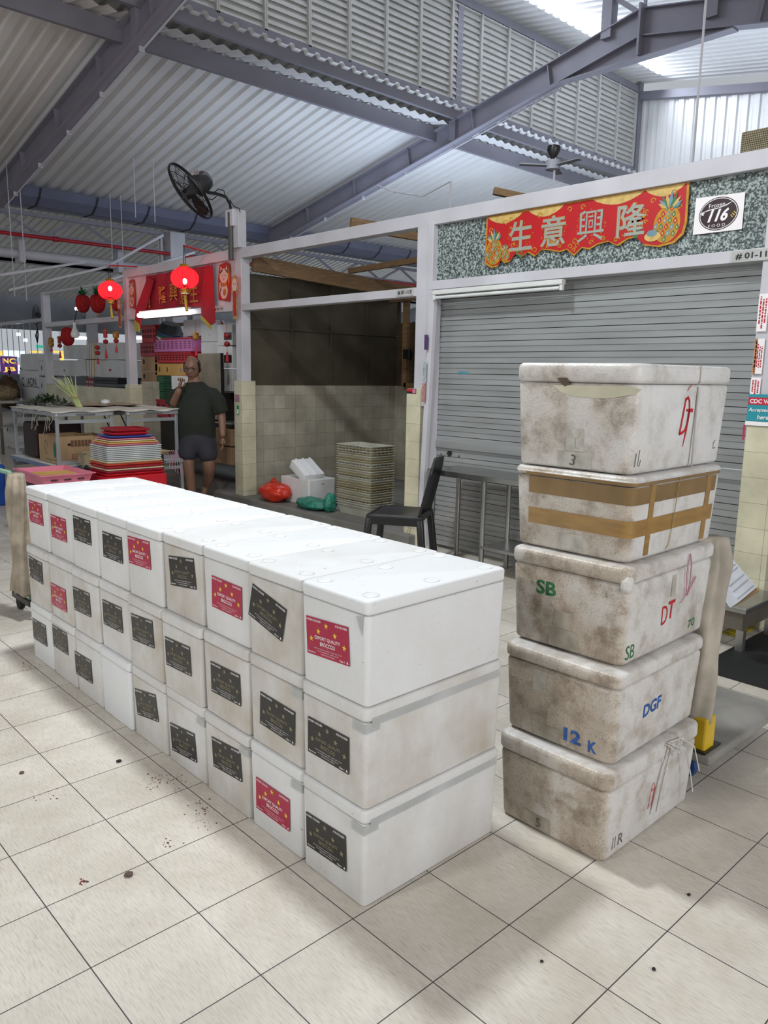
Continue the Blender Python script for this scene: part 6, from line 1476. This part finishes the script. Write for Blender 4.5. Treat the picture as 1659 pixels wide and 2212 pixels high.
# timber and rails inside that bay
bm = NB(); beam(bm, (5.4, 8.5, 1.3), (5.4, 8.5, 2.5), 0.05, 0.05); beam(bm, (5.4, 8.5, 2.15), (5.4, 11.2, 2.15), 0.04, 0.05); tag(obj('timber_beam', bm, WOOD), 'brown timber frame inside the bay with the hanging charms', 'timber')

# far left: foam stack, hooks, sacks
XC = 4.6
for i, (q, l) in enumerate((((44, 764, 82, 800), 'white foam box at the top of the stack by the far-left post'), ((42, 800, 83, 835), 'white foam box with scribbled letters in the stack by the far-left post'), ((46, 836, 83, 876), 'round-cornered white foam tub at the bottom of that far-left stack'), ((82, 778, 98, 812), 'narrow white foam box with red mark left of the frame post'), ((83, 814, 98, 852), 'narrow white foam box with blue mark below the red-marked one'))):
    e, w_, h = fbox('foam_box', l, 'foam box', q, XC, 0.4, FOAM, 'foam boxes at the far left', bevel=0.02)
    if i == 1: bm = NB(); text(bm, 'C  /ADN', MX(-0.003, 0.0, h*0.3), width=w_*1.5); obj('scribble', bm, BLACKI, e)
    if i in (3, 4): bm = NB(); disc(bm, MX(-0.003, 0, h*0.5), 0.02, 0.045, 0, 12); obj('mark', bm, INKR if i == 3 else INKB, e)
def foot(name, label, cat, px0, px1, py0, py1, X, dep, m): return fbox(name, label, cat, (px0, py0, px1, py1), X, dep, m)
foot('steel_counter', 'low steel counter carrying the foam stack at the far left', 'counter', 20, 98, 878, 884, XC-0.1, 0.7, INOX)
e = empty('burlap_sack', (4.35, at(18, 885, 0, 4.35).y, 0.70), 0, 'brown burlap sack slumped on the steel table at the far left', 'sack')
bm = NB(); ell(bm, (0, 0, 0.28), 0.22, 0.34, 0.30, 26, 18, fn=lambda p, q: q*(1+0.2*noise.noise(p*2)+0.08*noise.noise(p*6))); obj('body', bm, mat('burlap', '#5c4128', 0.9, 0, 0.3, 10, bump=0.01, bscale=40), e, smooth='all')
e = empty('ginger_heap', (3.9, at(14, 893, 0, 3.9).y, 0.94), 0, 'heap of knobbly pale roots at the left edge', 'produce'); bm = NB()
ell(bm, (0, 0, 0.06), 0.18, 0.22, 0.13, 30, 20, fn=lambda p, q: q*(1+0.35*noise.noise(p*7)))
obj('heap', bm, mat('ginger', '#9c8766', 0.8, 0, 0.3, 30, bump=0.01, bscale=60), e, smooth='all'); 
e = empty('steel_side_table', (3.85, at(14, 905, 0, 3.85).y, 0), 0, 'steel table with racks at the left edge behind the folding tables', 'table')
obj('tabletop', BX(-0.3, 0.75, -0.6, 0.6, 0.86, 0.90), INOX, e)
for x in (-0.26, 0.70):
    for y in (-0.55, 0.55): obj('leg', BX(x-0.02, x+0.02, y-0.02, y+0.02, 0, 0.86), mat('dark_steel', '', 0), e)
obj('shelf', BX(-0.28, 0.72, -0.58, 0.58, 0.45, 0.47), INOX, e)
for i, (px, py) in enumerate(((15, 930), (18, 968))):
    p = at(px+6, py, 0, 4.1); e = empty('fruit_carton', (4.1, p.y, p.z-0.08), 0, ['upper', 'lower']
      [i]+' white fruit carton with orange print at the left edge', 'carton'); obj('body', BX(0, 0.3, -0.22, 0.22, 0, 0.16), WHITEP, e); bm = NB(); disc(bm, MX(-0.003, 0.0, 0.09), 0.03, 0.03, 0); obj('orange_print', bm, YELP, e); obj('hand_hole', BX(-0.003, 0, 0.10, 0.13, 0.06, 0.12), BLACKR, e)
# hook rail with hanging rods
e = empty('hook_rail', (5.2, at(50, 695, 0, 5.2).y, at(50, 695, 0, 5.2).z), 0, 'overhead rail with long thin rods and iron hooks at the far left', 'rail')
obj('rail', BX(-0.03, 0.03, -1.3, 2.2, -0.03, 0.03), STEEL, e)
for i in range(9):
    y = -1.1+i*0.36; bm = NB(); tube(bm, [(0, y, 0), (0, y, -0.95)], 0.008, 5); r_ = obj('hanging_rod', bm, ALU, e)
    if i % 2 == 0: bm = NB(); tube(bm, [(0, y, -0.95), (0, y-0.05, -1.02), (0, y, -1.09), (0, y+0.05, -1.02)], 0.016, 6); obj('hook', bm, BLACKR, r_)
e = empty('wall_fan_small', at(78, 680, 0, 6.2), 0, 'small dark wall fan far back between the far-left frames', 'fan')
bm = NB()
for s in (-1, 1):
    for rr_ in (0.06, 0.12, 0.18, 0.23): tube(bm, [(s*0.03*(1-rr_/0.25), rr_*math.cos(2*PI*k/20), rr_*math.sin(2*PI*k/20)) for k in range(21)], 0.004, 3, cap=False)
for k in range(10): a = 2*PI*k/10; tube(bm, [(0, 0, 0), (0, 0.23*math.cos(a), 0.23*math.sin(a))], 0.003, 3)
obj('guard', bm, BLACKP, e); bm = NB(); tube(bm, [(0.0, 0.05, 0), (0.15, 0.22, -0.02), (0.15, 0.30, -0.10)], 0.02, 6); ell(bm, (0.05, 0, 0), 0.07, 0.06, 0.06, 10, 8); obj('motor_arm', bm, BLACKP, e)
bm = NB(); p = at(80, 725, 0, 4.7); tube(bm, [(4.7, p.y, p.z+0.22), (4.7, p.y-0.04, p.z+0.1), (4.7, p.y+0.07, p.z), (4.7, p.y, p.z-0.12), (4.7, p.y-0.06, p.z+0.02), (4.7, p.y-0.02, p.z+0.14)], 0.012, 6); tag(obj('cable_loop', bm, BLACKR), 'thick black cable loop hanging beside the far-left frame post', 'cable')

# far hall behind
def wallq(name, y, x0, x1, z0, z1, m): return struct(name, BX(x0, x1, y, y+0.08, z0, z1), m)
HAL = mat('far_hall_wall', '#8d9098', 0.7, 0, 0.15, 1.5)
wallq('wall_far', 26, -9, 40, 0, 1.3, HAL); wallq('wall_far_top', 26, -9, 40, 2.7, 6.5, HAL)
for i in range(9): wallq('column_far', 25.9, -6+i*4.2, -5.6+i*4.2, 0, 4, STEEL).name = 'wall_far_column_%d' % (i+1)
struct('wall_far_side', BX(24, 24.1, 5.5, 26, 0, 1.4), HAL); struct('wall_far_side_top', BX(24, 24.1, 5.5, 26, 2.6, 6.0), HAL)
struct('wall_behind_stalls', BX(10.5, 10.6, -4, 9.2, 0, 2.35), HAL)
# far shop signs
def fsign(label, q, Y, m, txt=None, tm=None, rows=1, em=0):
    xm, ym = (q[0]+q[2])/2, (q[1]+q[3])/2
    x0 = at(q[0], ym, 1, Y).x; x1 = at(q[2], ym, 1, Y).x; z1 = at(xm, q[1], 1, Y).z; z0 = at(xm, q[3], 1, Y).z
    e = empty('shop_sign', ((x0+x1)/2, Y, (z0+z1)/2), 0, label, 'sign'); w_, h = abs(x1-x0)/2, (z1-z0)/2
    obj('panel', BX(-w_, w_, 0, 0.05, -h, h), m, e)
    if txt:
        bm = NB(); n_ = len(txt)
        for i, t_ in enumerate(txt): text(bm, t_, MY(0, -0.004, h-(i+0.5)*2*h/n_), width=w_*1.5, height=2*h/n_*0.6, bold=0.03)
        obj('lettering', bm, tm, e)
    return e
GLW = emitter('lit_sign_white', (0.80, 0.93, 1.0, 1), 1.0); GLP = emitter('lit_sign_purple', (0.12, 0.03, 0.22, 1), 0.5); GLY = emitter('lit_sign_yellow', (1, 0.62, 0.10, 1), 1.1); GLG = emitter('lit_sign_green', (0.03, 0.55, 0.38, 1), 0.8); GLR = emitter('lit_sign_red', (0.75, 0.05, 0.08, 1), 0.8)
fsign('purple lit sign with yellow letters far back at the left edge', (2, 770, 38, 808), 20, GLP, ['NC', 'JB'], GLY); fsign('lit yellow strip sign above the purple sign at the left edge', (0, 758, 8, 768), 20, GLY)
fsign('pale lit shop window far back at the left edge', (8, 757, 42, 769), 20.2, GLW); fsign('pale lit shopfront behind the far-left foam stack, lower', (30, 788, 44, 808), 20.3, GLW); fsign('green lit number sign 14 beside the purple sign', (30, 774, 37, 781), 20, GLG, ['14'], WHITEI)
fsign('red lit sign below the green number sign', (31, 783, 38, 789), 20, GLR, ['27'], WHITEI); fsign('wide lit shopfront with red lettering behind the far-left posts', (27, 758, 56, 772), 20.4, GLW)
fsign('green lit exit sign far back left of the frame post', (79, 745, 96, 752), 18, GLG, ['EXIT'], WHITEI); fsign('yellow lit fascia above the far-left foam stack', (67, 758, 90, 762), 20, GLY); fsign('yellow lit fascia right of the frame post', (108, 758, 140, 762), 20.1, GLY); fsign('slanting yellow lit edge beside the white foam boxes', (132, 764, 138, 780), 20.2, GLY)
for i, (px, py, w_) in enumerate(((173, 730, 26), (167, 667, 9), (55, 735, 6), (40, 722, 6), (135, 728, 5), (297, 730, 18))):
    p = at(px, py, 1, 17.0); e = empty('far_tube_lamp', p, 0, ['bright tube lamp far back beside the white bulb', 'short bright lamp glimpsed under the left felt pineapple', 'tiny lamp far back near the exit sign', 'tiny lamp far back at the far-left posts', 'tiny lamp left of the red felt lantern', 'bright tube lamp glimpsed left of the red crates'][i], 'lamp')
    l = w_*0.011; bm = NB(); tube(bm, [(-l/2, 0, 0), (l/2, 0, 0)], 0.035, 8); obj('tube', bm, emitter('far_lamp', (0.9, 0.96, 1, 1), 8) if i == 0 else bpy.data.materials['far_lamp'], e)

# ================================================================== FOLDING TABLES
def ftable(e, x0, x1, y0, y1, z, zl, m=ALU, side_m=None):
    t = 0.045
    obj('tabletop', BX(x0+0.01, x1-0.01, y0+0.01, y1-0.01, z-0.015, z-0.004), WHITEP, e)
    bm = NB(); rounded(bm, x0, x1, y0, y1, z-t, z-0.006, 0.03); o = obj('edge_frame', bm, side_m or m, e, bevel=0.003)
    for x, y in ((x0+0.03, y0+0.03), (x1-0.03, y0+0.03), (x0+0.03, y1-0.03), (x1-0.03, y1-0.03)): obj('leg', BX(x-0.016, x+0.016, y-0.012, y+0.012, zl, z-t), m, e, bevel=0.002)
    for y in (y0+0.03, y1-0.03): obj('cross_rail', BX(x0+0.046, x1-0.046, y-0.008, y+0.008, z-t-0.07, z-t-0.035), m, e)
    for y in (y0+0.03, y1-0.03): obj('foot_rail', BX(x0+0.046, x1-0.046, y-0.01, y+0.01, zl+0.0, zl+0.035), m, e)
    for x in (x0+0.03, x1-0.03):
        bm = NB(); tube(bm, [(x, y0+0.04, z-t-0.16), (x, y0+0.20, z-t)], 0.007, 5); obj('brace', bm, BLACKP, e)
    xm = (x0+x1)/2; bm = NB(); tube(bm, [(xm-0.09, y0-0.004, z-0.026), (xm-0.08, y0-0.016, z-0.026), (xm+0.08, y0-0.016, z-0.026), (xm+0.09, y0-0.004, z-0.026)], 0.008, 6); obj('carry_handle', bm, mat('grey_handle', '#6d6f70', 0.5), e)
Y0 = 5.88
e1 = empty('folding_table', (0, 0, 0), 0, 'left aluminium folding table standing on a lower table, white cloth on top', 'folding table', 'aluminium folding tables'); ftable(e1, 2.15, 2.75, Y0, 7.12, 1.045, 0.532)
e2 = empty('folding_table', (0, 0, 0), 0, 'right aluminium folding table standing beside the man', 'folding table', 'aluminium folding tables'); ftable(e2, 2.87, 3.47, Y0, 7.12, 1.045, 0.532)
e3 = empty('folding_table', (0, 0, 0), 0, 'lower folding table carrying the left table and the cartons', 'folding table', 'aluminium folding tables'); ftable(e3, 2.12, 2.78, Y0-0.04, 7.16, 0.53, 0.0, ALU, mat('bluish_aluminium', '#7e8aa3', 0.4, 0.4))
e4 = empty('folding_table', (0, 0, 0), 0, 'lower folding table under the one beside the man', 'folding table', 'aluminium folding tables'); ftable(e4, 2.84, 3.50, Y0-0.04, 7.16, 0.53, 0.0)
# cloth over the tops
bm = NB()
def clothf(u, v):
    x = 2.12+u*1.37; y = Y0-0.02+v*1.2; return (x, y, 1.052+0.012*abs(noise.noise(Vector((x*5, y*5, 0))))+0.006*math.sin(x*17)-(0.018 if v == 0 else 0)*abs(math.sin(x*9)))
grid(bm, clothf, 50, 30); o = obj('table_cloth', bm, mat('white_sacking', '#c9c3b8', 0.85, 0, 0.15, 10), smooth='all'); o.modifiers.new('s', 'SOLIDIFY').thickness = 0.004; tag(o, 'crumpled whitish sacking spread over the two folding tables', 'cloth')
bm = NB()
rnd = random.Random(9)
for k in range(14):
    x = 2.14+rnd.uniform(0, 0.03); y = Y0+rnd.uniform(0, 1.0); z = 1.05; pts = [(x, y, z)]
    for j in range(5): x += rnd.uniform(-.02, .004); y += rnd.uniform(-.03, .03); z -= rnd.uniform(0.02, 0.055); pts.append((x, y, z))
    tube(bm, pts, 0.0018, 4)
tag(obj('frayed_thread', bm, STR_), 'frayed white threads hanging from the cloth edge at the left table', 'thread', kind='stuff')
# things on the tables
e = empty('lemongrass_bundle', (2.72, 6.75, 1.06), 0, 'upright bundle of pale green lemongrass stalks on the folding table', 'lemongrass')
p = at(178, 872, 2, 1.06); e.location = (2.62, 6.45, 1.062)
for k in range(22):
    a = rnd.uniform(0, 2*PI); r = rnd.uniform(0, 0.032); t_ = rnd.uniform(0.02, 0.075); L_ = rnd.uniform(0.22, 0.33)
    lean = Vector((-0.10, 0.14, 0))
    b = Vector((r*math.cos(a), r*math.sin(a), 0)); m_ = b*0.8+Vector((0, 0, L_*0.4))+lean*0.3; tp = b*2.2+Vector((t_*math.cos(a), t_*math.sin(a), L_))+lean
    bm = NB(); tube(bm, [b, m_, tp], [0.009, 0.0065, 0.003], 5); obj('stalk', bm, mat('lemongrass_green', '#b9c286', 0.6, 0, 0.12, 6, stretch=(1, 1, 0.2)), e)
bm = NB(); lathe(bm, [(0.042, 0.10), (0.043, 0.108), (0.040, 0.112)], 12, (-0.02, 0.03, 0)); obj('tie', bm, mat('tan_string', '', 0), e)
bm = NB(); rnd = random.Random(4)
for k in range(260):
    a = rnd.uniform(0, 2*PI); r = rnd.uniform(0, 1); h = 0.09*(1-r*r)*rnd.uniform(0.3, 1.1); p0 = Vector((2.50+0.20*r*math.cos(a), 6.95+0.34*r*math.sin(a), 1.06+h)); d = Vector((rnd.uniform(-1, 1), rnd.uniform(-1, 1), rnd.uniform(-.3, .8))).normalized(); s = d.cross(Vector((0, 0, 1))).normalized()*0.012
    bm.faces.new([bm.verts.new(q) for q in (p0, p0+d*0.03-s, p0+d*0.065, p0+d*0.03+s)])
tag(obj('leafy_greens', bm, mat('dark_leaf', '#27411f', 0.6, 0, 0.3, 20)), 'pile of dark leafy greens at the back of the left folding table', 'vegetables', kind='stuff')
bm = NB(); grid(bm, lambda u, v: (2.62+u*0.72, 6.5+v*0.5, 1.075+0.018*noise.noise(Vector((u*6, v*6, 2)))+0.01*v), 16, 10); o = obj('newspaper', bm, mat('newsprint', '#a08d77', 0.8, 0, 0.2, 12)); o.modifiers.new('s', 'SOLIDIFY').thickness = 0.003; tag(o, 'brown paper sheets lying on the folding tables', 'paper')
e = bag('plastic_bag', 'small white plastic bag with red print on the folding table', (2.98, 6.62, 1.075), (0.05, 0.05, 0.03), WHITEP, 6, False)
# cartons on the lower tables
def carton(label, x0, x1, y0, y1, z0, z1, fl=True, logo=False):
    e = empty('cardboard_box', ((x0+x1)/2, y0, z0), 0, label, 'cardboard box'); w_ = (x1-x0)/2; bm = NB(); t = 0.006; D = y1-y0; H = z1-z0
    bx(bm, -w_, w_, 0, t, 0, H); bx(bm, -w_, w_, D-t, D, 0, H); bx(bm, -w_, -w_+t, t, D-t, 0, H); bx(bm, w_-t, w_, t, D-t, 0, H); bx(bm, -w_+t, w_-t, t, D-t, 0, t); obj('body', bm, CARD, e)
    bm = NB(); disc(bm, MY(-w_*0.35, -0.003, H*0.7), 0.018, 0.013, 0, 12); obj('hand_hole', bm, BLACKR, e)
    if logo:
        bm = NB()
        for i in range(6): quad(bm, [(-0.05+i*0.035, -0.003, H*0.62), (-0.022+i*0.035, -0.003, H*0.62), (-0.022+i*0.035, -0.003, H*0.85), (-0.05+i*0.035, -0.003, H*0.85)])
        obj('printed_grid', bm, mat('brown_print', '#6b4a33', 0.7), e)
        bm = NB(); print_lines(bm, MY(0.03, -0.003, H*0.22), w_*1.2, H*0.28, 4, 4); obj('print', bm, mat('red_brown_print', '#8a4038', 0.7), e)
        bm = NB(); disc(bm, MX(-w_-0.003, 0.06, H*0.5), 0.03, 0.075, 0); obj('green_oval', bm, INKG, e)
        bm = NB(); stroke(bm, MX(-w_-0.003, 0.28, H*0.55), [(0.04*math.cos(a), 0.07*math.sin(a)) for a in [0.3*k for k in range(20)]], 0.008, 0); print_lines(bm, MX(-w_-0.003, 0.2, H*0.12), 0.30, 0.03, 1, 8); obj('side_print', bm, mat('faded_green_print', '#7c8d62', 0.7), e)
    return e
carton('open cardboard box with green oval logo under the left folding table', 2.19, 2.56, 5.97, 6.45, 0.532, 0.80, logo=True)
carton('plain cardboard box behind the table leg, right of the printed one', 2.58, 2.77, 6.05, 6.5, 0.532, 0.785)
carton('plain cardboard box between the two lower tables', 2.86, 3.12, 6.0, 6.45, 0.532, 0.76)
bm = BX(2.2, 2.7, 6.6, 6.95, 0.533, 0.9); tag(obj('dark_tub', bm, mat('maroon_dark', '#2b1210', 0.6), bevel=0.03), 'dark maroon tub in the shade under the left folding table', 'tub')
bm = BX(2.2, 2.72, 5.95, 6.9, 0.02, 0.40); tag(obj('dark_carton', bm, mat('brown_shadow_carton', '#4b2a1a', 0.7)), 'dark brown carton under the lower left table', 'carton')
bm = NB(); grid(bm, lambda u, v: (2.5+u*0.26, 5.86+v*0.2, 0.535+0.008*noise.noise(Vector((u*5, v*5, 0)))), 8, 6); o = obj('paper_sheet', bm, WHITEP); o.modifiers.new('s', 'SOLIDIFY').thickness = 0.003; tag(o, 'white sheet lying on the lower left table in front of the carton', 'paper')
# low cloth-covered bench between
e = empty('covered_bench', (0, 0, 0), 0, 'low bench covered with beige cloth behind the tray stack', 'bench')
za = 0.66
obj('top', BX(2.35, 3.05, 5.35, 5.72, za-0.02, za), CARD, e)
bm = NB(); grid(bm, lambda u, v: (2.30+u*0.80, 5.32+v*0.44, za+0.006+0.008*noise.noise(Vector((u*9, v*5, 3)))), 24, 10); grid(bm, lambda u, v: (2.30+0.02*math.sin(v*9), 5.32+v*0.44, za+0.006-u*(0.13+0.03*math.sin(v*11))), 6, 14); grid(bm, lambda u, v: (2.30+v*0.35, 5.32-0.012*math.sin(v*16), za+0.006-u*(0.14-0.10*v)), 6, 14)
obj('cloth', bm, mat('beige_cloth', '#ab9a7c', 0.85, 0, 0.2, 8), e, smooth='all')
for x in (2.45, 2.98):
    for y in (5.38, 5.68): obj('leg', BX(x-0.02, x+0.02, y-0.02, y+0.02, 0, za-0.02), BLACKP, e)
bm = NB()
for k in range(5): x = 3.06+0.022*k; tube(bm, [(x, 5.4, za+0.01), (x+0.02, 5.36, za-0.06), (x-0.01+0.01*k, 5.35, za-0.16-0.02*k)], 0.004, 4)
tag(obj('pink_cord', bm, mat('pink_string', '', 0)), 'tangle of pink cord hanging from the end of the covered bench', 'cord')

# ================================================================== TRAY STACK
XT0, XT1, YT0, YT1 = 2.10, 2.60, 4.60, 4.98
xc, yc = (XT0+XT1)/2, (YT0+YT1)/2
zs = lambda py: at(240, py, 1, YT0).z
lay = []   # (z0, z1, scale, mat, label)
def lvl(py0, py1, sc, m, label): lay.append((zs(py1), zs(py0), sc, m, label))
lvl(1024, 1030, 1.06, RED, 'wide red tray low in the tray stack'); lvl(1018, 1024, 1.05, CRIM, 'crimson tray above the wide red tray'); lvl(1014, 1018, 1.04, CREAMP, 'cream tray between the crimson trays'); lvl(1008, 1014, 1.03, CRIM, 'crimson tray just below the orange-red one')
lvl(1003, 1008, 1.03, ORNG, 'orange-red tray just below the thick cream tray'); lvl(998, 1003, 1.0, CREAMP, 'thick cream tray under the milky white ones')
for i in range(8): lvl(998-(i+1)*4.1, 998-i*4.1, 0.975+0.002*i, CLEARP, 'milky white tray, '+['lowest', 'second', 'third', 'fourth', 'fifth', 'sixth', 'seventh', 'uppermost'][i]+' of the milky white run')
lvl(961, 965, 0.93, PINK, 'pink tray on the milky white run'); lvl(957, 961, 0.90, YELP, 'yellow tray above the lower pink one'); lvl(953, 957, 0.84, CREAMP, 'narrow cream tray above the yellow one'); lvl(949, 953, 0.82, PINK, 'upper pink tray near the top of the stack')
lvl(944, 948, 0.77, BLUEP, 'blue tray near the top of the stack'); lvl(937, 943, 0.66, RED, 'red tray second from the top of the stack'); lvl(931, 937, 0.64, mat('dark_red_tray', '#8a1420', 0.3), 'small dark red tray at the top of the stack')
zb = min(l[0] for l in lay)
e = empty('plastic_stool', (xc, yc, 0), 0, 'low red plastic crate carrying the tray stack', 'crate'); obj('body', BX(-0.27, 0.27, -0.22, 0.22, 0, zb-0.001), RED, e, bevel=0.01)
for z0_, z1_, s, m, l in lay:
    e = empty('serving_tray', (xc, yc, z0_), 0, l, 'tray', 'trays in the tall tray stack')
    h = z1_-z0_; L_, W_ = 0.50*s, 0.38*s
    bm = NB(); rounded(bm, -L_/2, L_/2, -W_/2, W_/2, 0, h-0.004, 0.03, 0.010); bm.verts.ensure_lookup_table(); obj('body', bm, m, e)
    bm = NB()
    rounded(bm, -L_/2-0.006, L_/2+0.006, -W_/2-0.006, W_/2+0.006, h-0.008, h-0.002, 0.034)
    if l.startswith('small dark red'):
        bm.free(); bm = NB()
        for a_ in ((-L_/2-.006, L_/2+.006, -W_/2-.006, -W_/2+.008), (-L_/2-.006, L_/2+.006, W_/2-.008, W_/2+.006), (-L_/2-.006, -L_/2+.008, -W_/2+.008, W_/2-.008), (L_/2-.008, L_/2+.006, -W_/2+.008, W_/2-.008)): bx(bm, *a_, h-0.008, h+0.012)
    obj('rim', bm, m, e)
# pink basket beside
p0_ = at(90, 1026, 1, 4.75)
e = empty('laundry_basket', (1.80, 5.02, 0.50), 0, 'pink oblong basket with slotted sides just behind the far end of the foam stack', 'basket')
zk = at(150, 1024, 1, 4.7).z-0.5
bm = open_tray(0.42, 0.62, zk, 0.006, 0.02, 0.03); obj('body', bm, PINK, e)
bm = NB()
for j in range(3):
    for i in range(5): x = -0.13+j*0.11+i*0.012; bx(bm, x-0.004, x+0.004, -0.3, -0.2935, zk-0.055, zk-0.02)
obj('slots', bm, BLACKR, e)
obj('yellow_contents', BX(-0.15, 0.18, -0.25, 0.2, 0.01, zk-0.03), YELP, e)
obj('support', BX(-0.15, 0.15, -0.25, 0.25, -0.5, 0.0), mat('brown_shadow_carton', '', 0), e)
# blue lidded bin at the left edge
q1 = at(6, 995, 1, 7.0); e = empty('blue_tub', (q1.x-0.35, 7.0, 0.0), 0, 'blue tub with a white cap cut by the left edge', 'tub')
obj('body', BX(-0.2, 0.37, 0, 0.3, 0, q1.z-0.04), mat('blue_bin', '#2450a0', 0.4), e, bevel=0.03, seg=3)
bm = NB(); lathe(bm, [(0, 0.06), (0.03, 0.05), (0.035, 0), (0, 0)], 12, (0.31, 0.05, q1.z-0.04)); obj('white_cap', bm, WHITEP, e, smooth=True)

# ================================================================== LEFT TROLLEY
e = empty('platform_trolley', (0.845, 2.86, 0), 0, 'flat trolley with beige cloth-wrapped green handle at the far end of the row', 'trolley')
bm = NB()
for a_, b_ in (((0, 0), (0, 0.30)), ((0, 0.30), (0.7, 0.30)), ((0, 0), (0.7, 0))): beam(bm, (a_[0], a_[1], 0.10), (b_[0], b_[1], 0.10), 0.022, 0.03)
obj('frame', bm, BLACKP, e)
for x, y in ((0.03, 0.28), (0.66, 0.04), (0.66, 0.26)):
    bm = NB(); lathe(bm, [(0, -0.014), (0.04, -0.014), (0.043, 0), (0.04, 0.014), (0, 0.014)], 14, M=T((x, y, 0.043)) @ Matrix.Rotation(PI/2, 4, 'Y')); obj('wheel', bm, BLACKR, e, smooth=True)
bm = NB(); tube(bm, [(0.02, 0.06, 0.11), (0.0, 0.12, 0.82), (-0.01, 0.20, 0.855), (-0.06, 1.2, 0.855)], 0.014, 8); obj('handle', bm, mat('green_tube', '', 0), e, smooth=True)
bm = NB(); drape(bm, 0.0, 0.10, 0.16, 0.86, 0.05, 0.085, 2.2, flare=0.25); obj('cloth_wrap', bm, CLOTH, e, smooth='all')
bm = NB(); drape(bm, -0.05, 0.75, 0.55, 0.85, 0.03, 0.10, 5.1, flare=0.1); obj('cloth_wrap', bm, CLOTH, e, smooth='all')

# ================================================================== LITTER ON THE FLOOR
rnd = random.Random(21)
LIT = [(257, 1646, .010, 'black', 'small black scrap on the floor left of the row'), (278, 1892, .013, 'brown', 'small brown crumpled scrap on the tiles near the left'), (47, 1671, .009, 'brown', 'tiny brown scrap near the left edge of the floor'), (1488+0, 2054-120, .006, 'black', 'tiny dark speck on the tiles right of the grimy stack'), (1412, 2095, .006, 'black', 'tiny dark speck on the tiles at the lower right'), (1170, 2078, .005, 'black', 'tiny dark speck on the tiles at the bottom centre')]
for px, py, r, c_, l in LIT:
    p = at(px, py, 2, 0.0); bm = NB(); ell(bm, (0, 0, r*0.45), r, r*0.8, r*0.45, 10, 7, fn=lambda p_, q_: q_*(1+0.4*noise.noise(p_*3+Vector((px, 0, 0)))))
    tag(obj('floor_scrap', bm, mat('scrap_'+c_, '#1d1a18' if c_ == 'black' else '#5d4b45', 0.8), loc=(p.x, p.y, 0)), l, 'scrap')
bm = NB()
for (cx, cy, n_, sx, sy) in ((355, 1690, 50, 40, 20), (60, 1435, 30, 40, 18), (440, 1745, 26, 14, 16), (370, 1820, 12, 22, 8), (180, 1905, 14, 12, 5), (105, 1720, 12, 30, 12), (430, 1760, 14, 25, 20)):
    for k in range(n_):
        p = at(cx+rnd.gauss(0, sx)*0.7, cy+rnd.gauss(0, sy)*0.7, 2, 0.0012); r = rnd.uniform(0.0012, 0.004)
        if p.x > 0.63: continue
        disc(bm, T((p.x, p.y, 0.0012)) @ Matrix.Rotation(rnd.uniform(0, 3), 4, 'Z'), r, r*rnd.uniform(0.4, 1), rnd.choice((0, 0, 1)), 6)
tag(obj('floor_crumbs', bm, [mat('red_brown_crumb', '#7d2a25', 0.7), mat('dark_crumb', '#2b2320', 0.8)]), 'scattered dark red crumbs on the tiles beside the long stack', 'crumbs', kind='stuff')
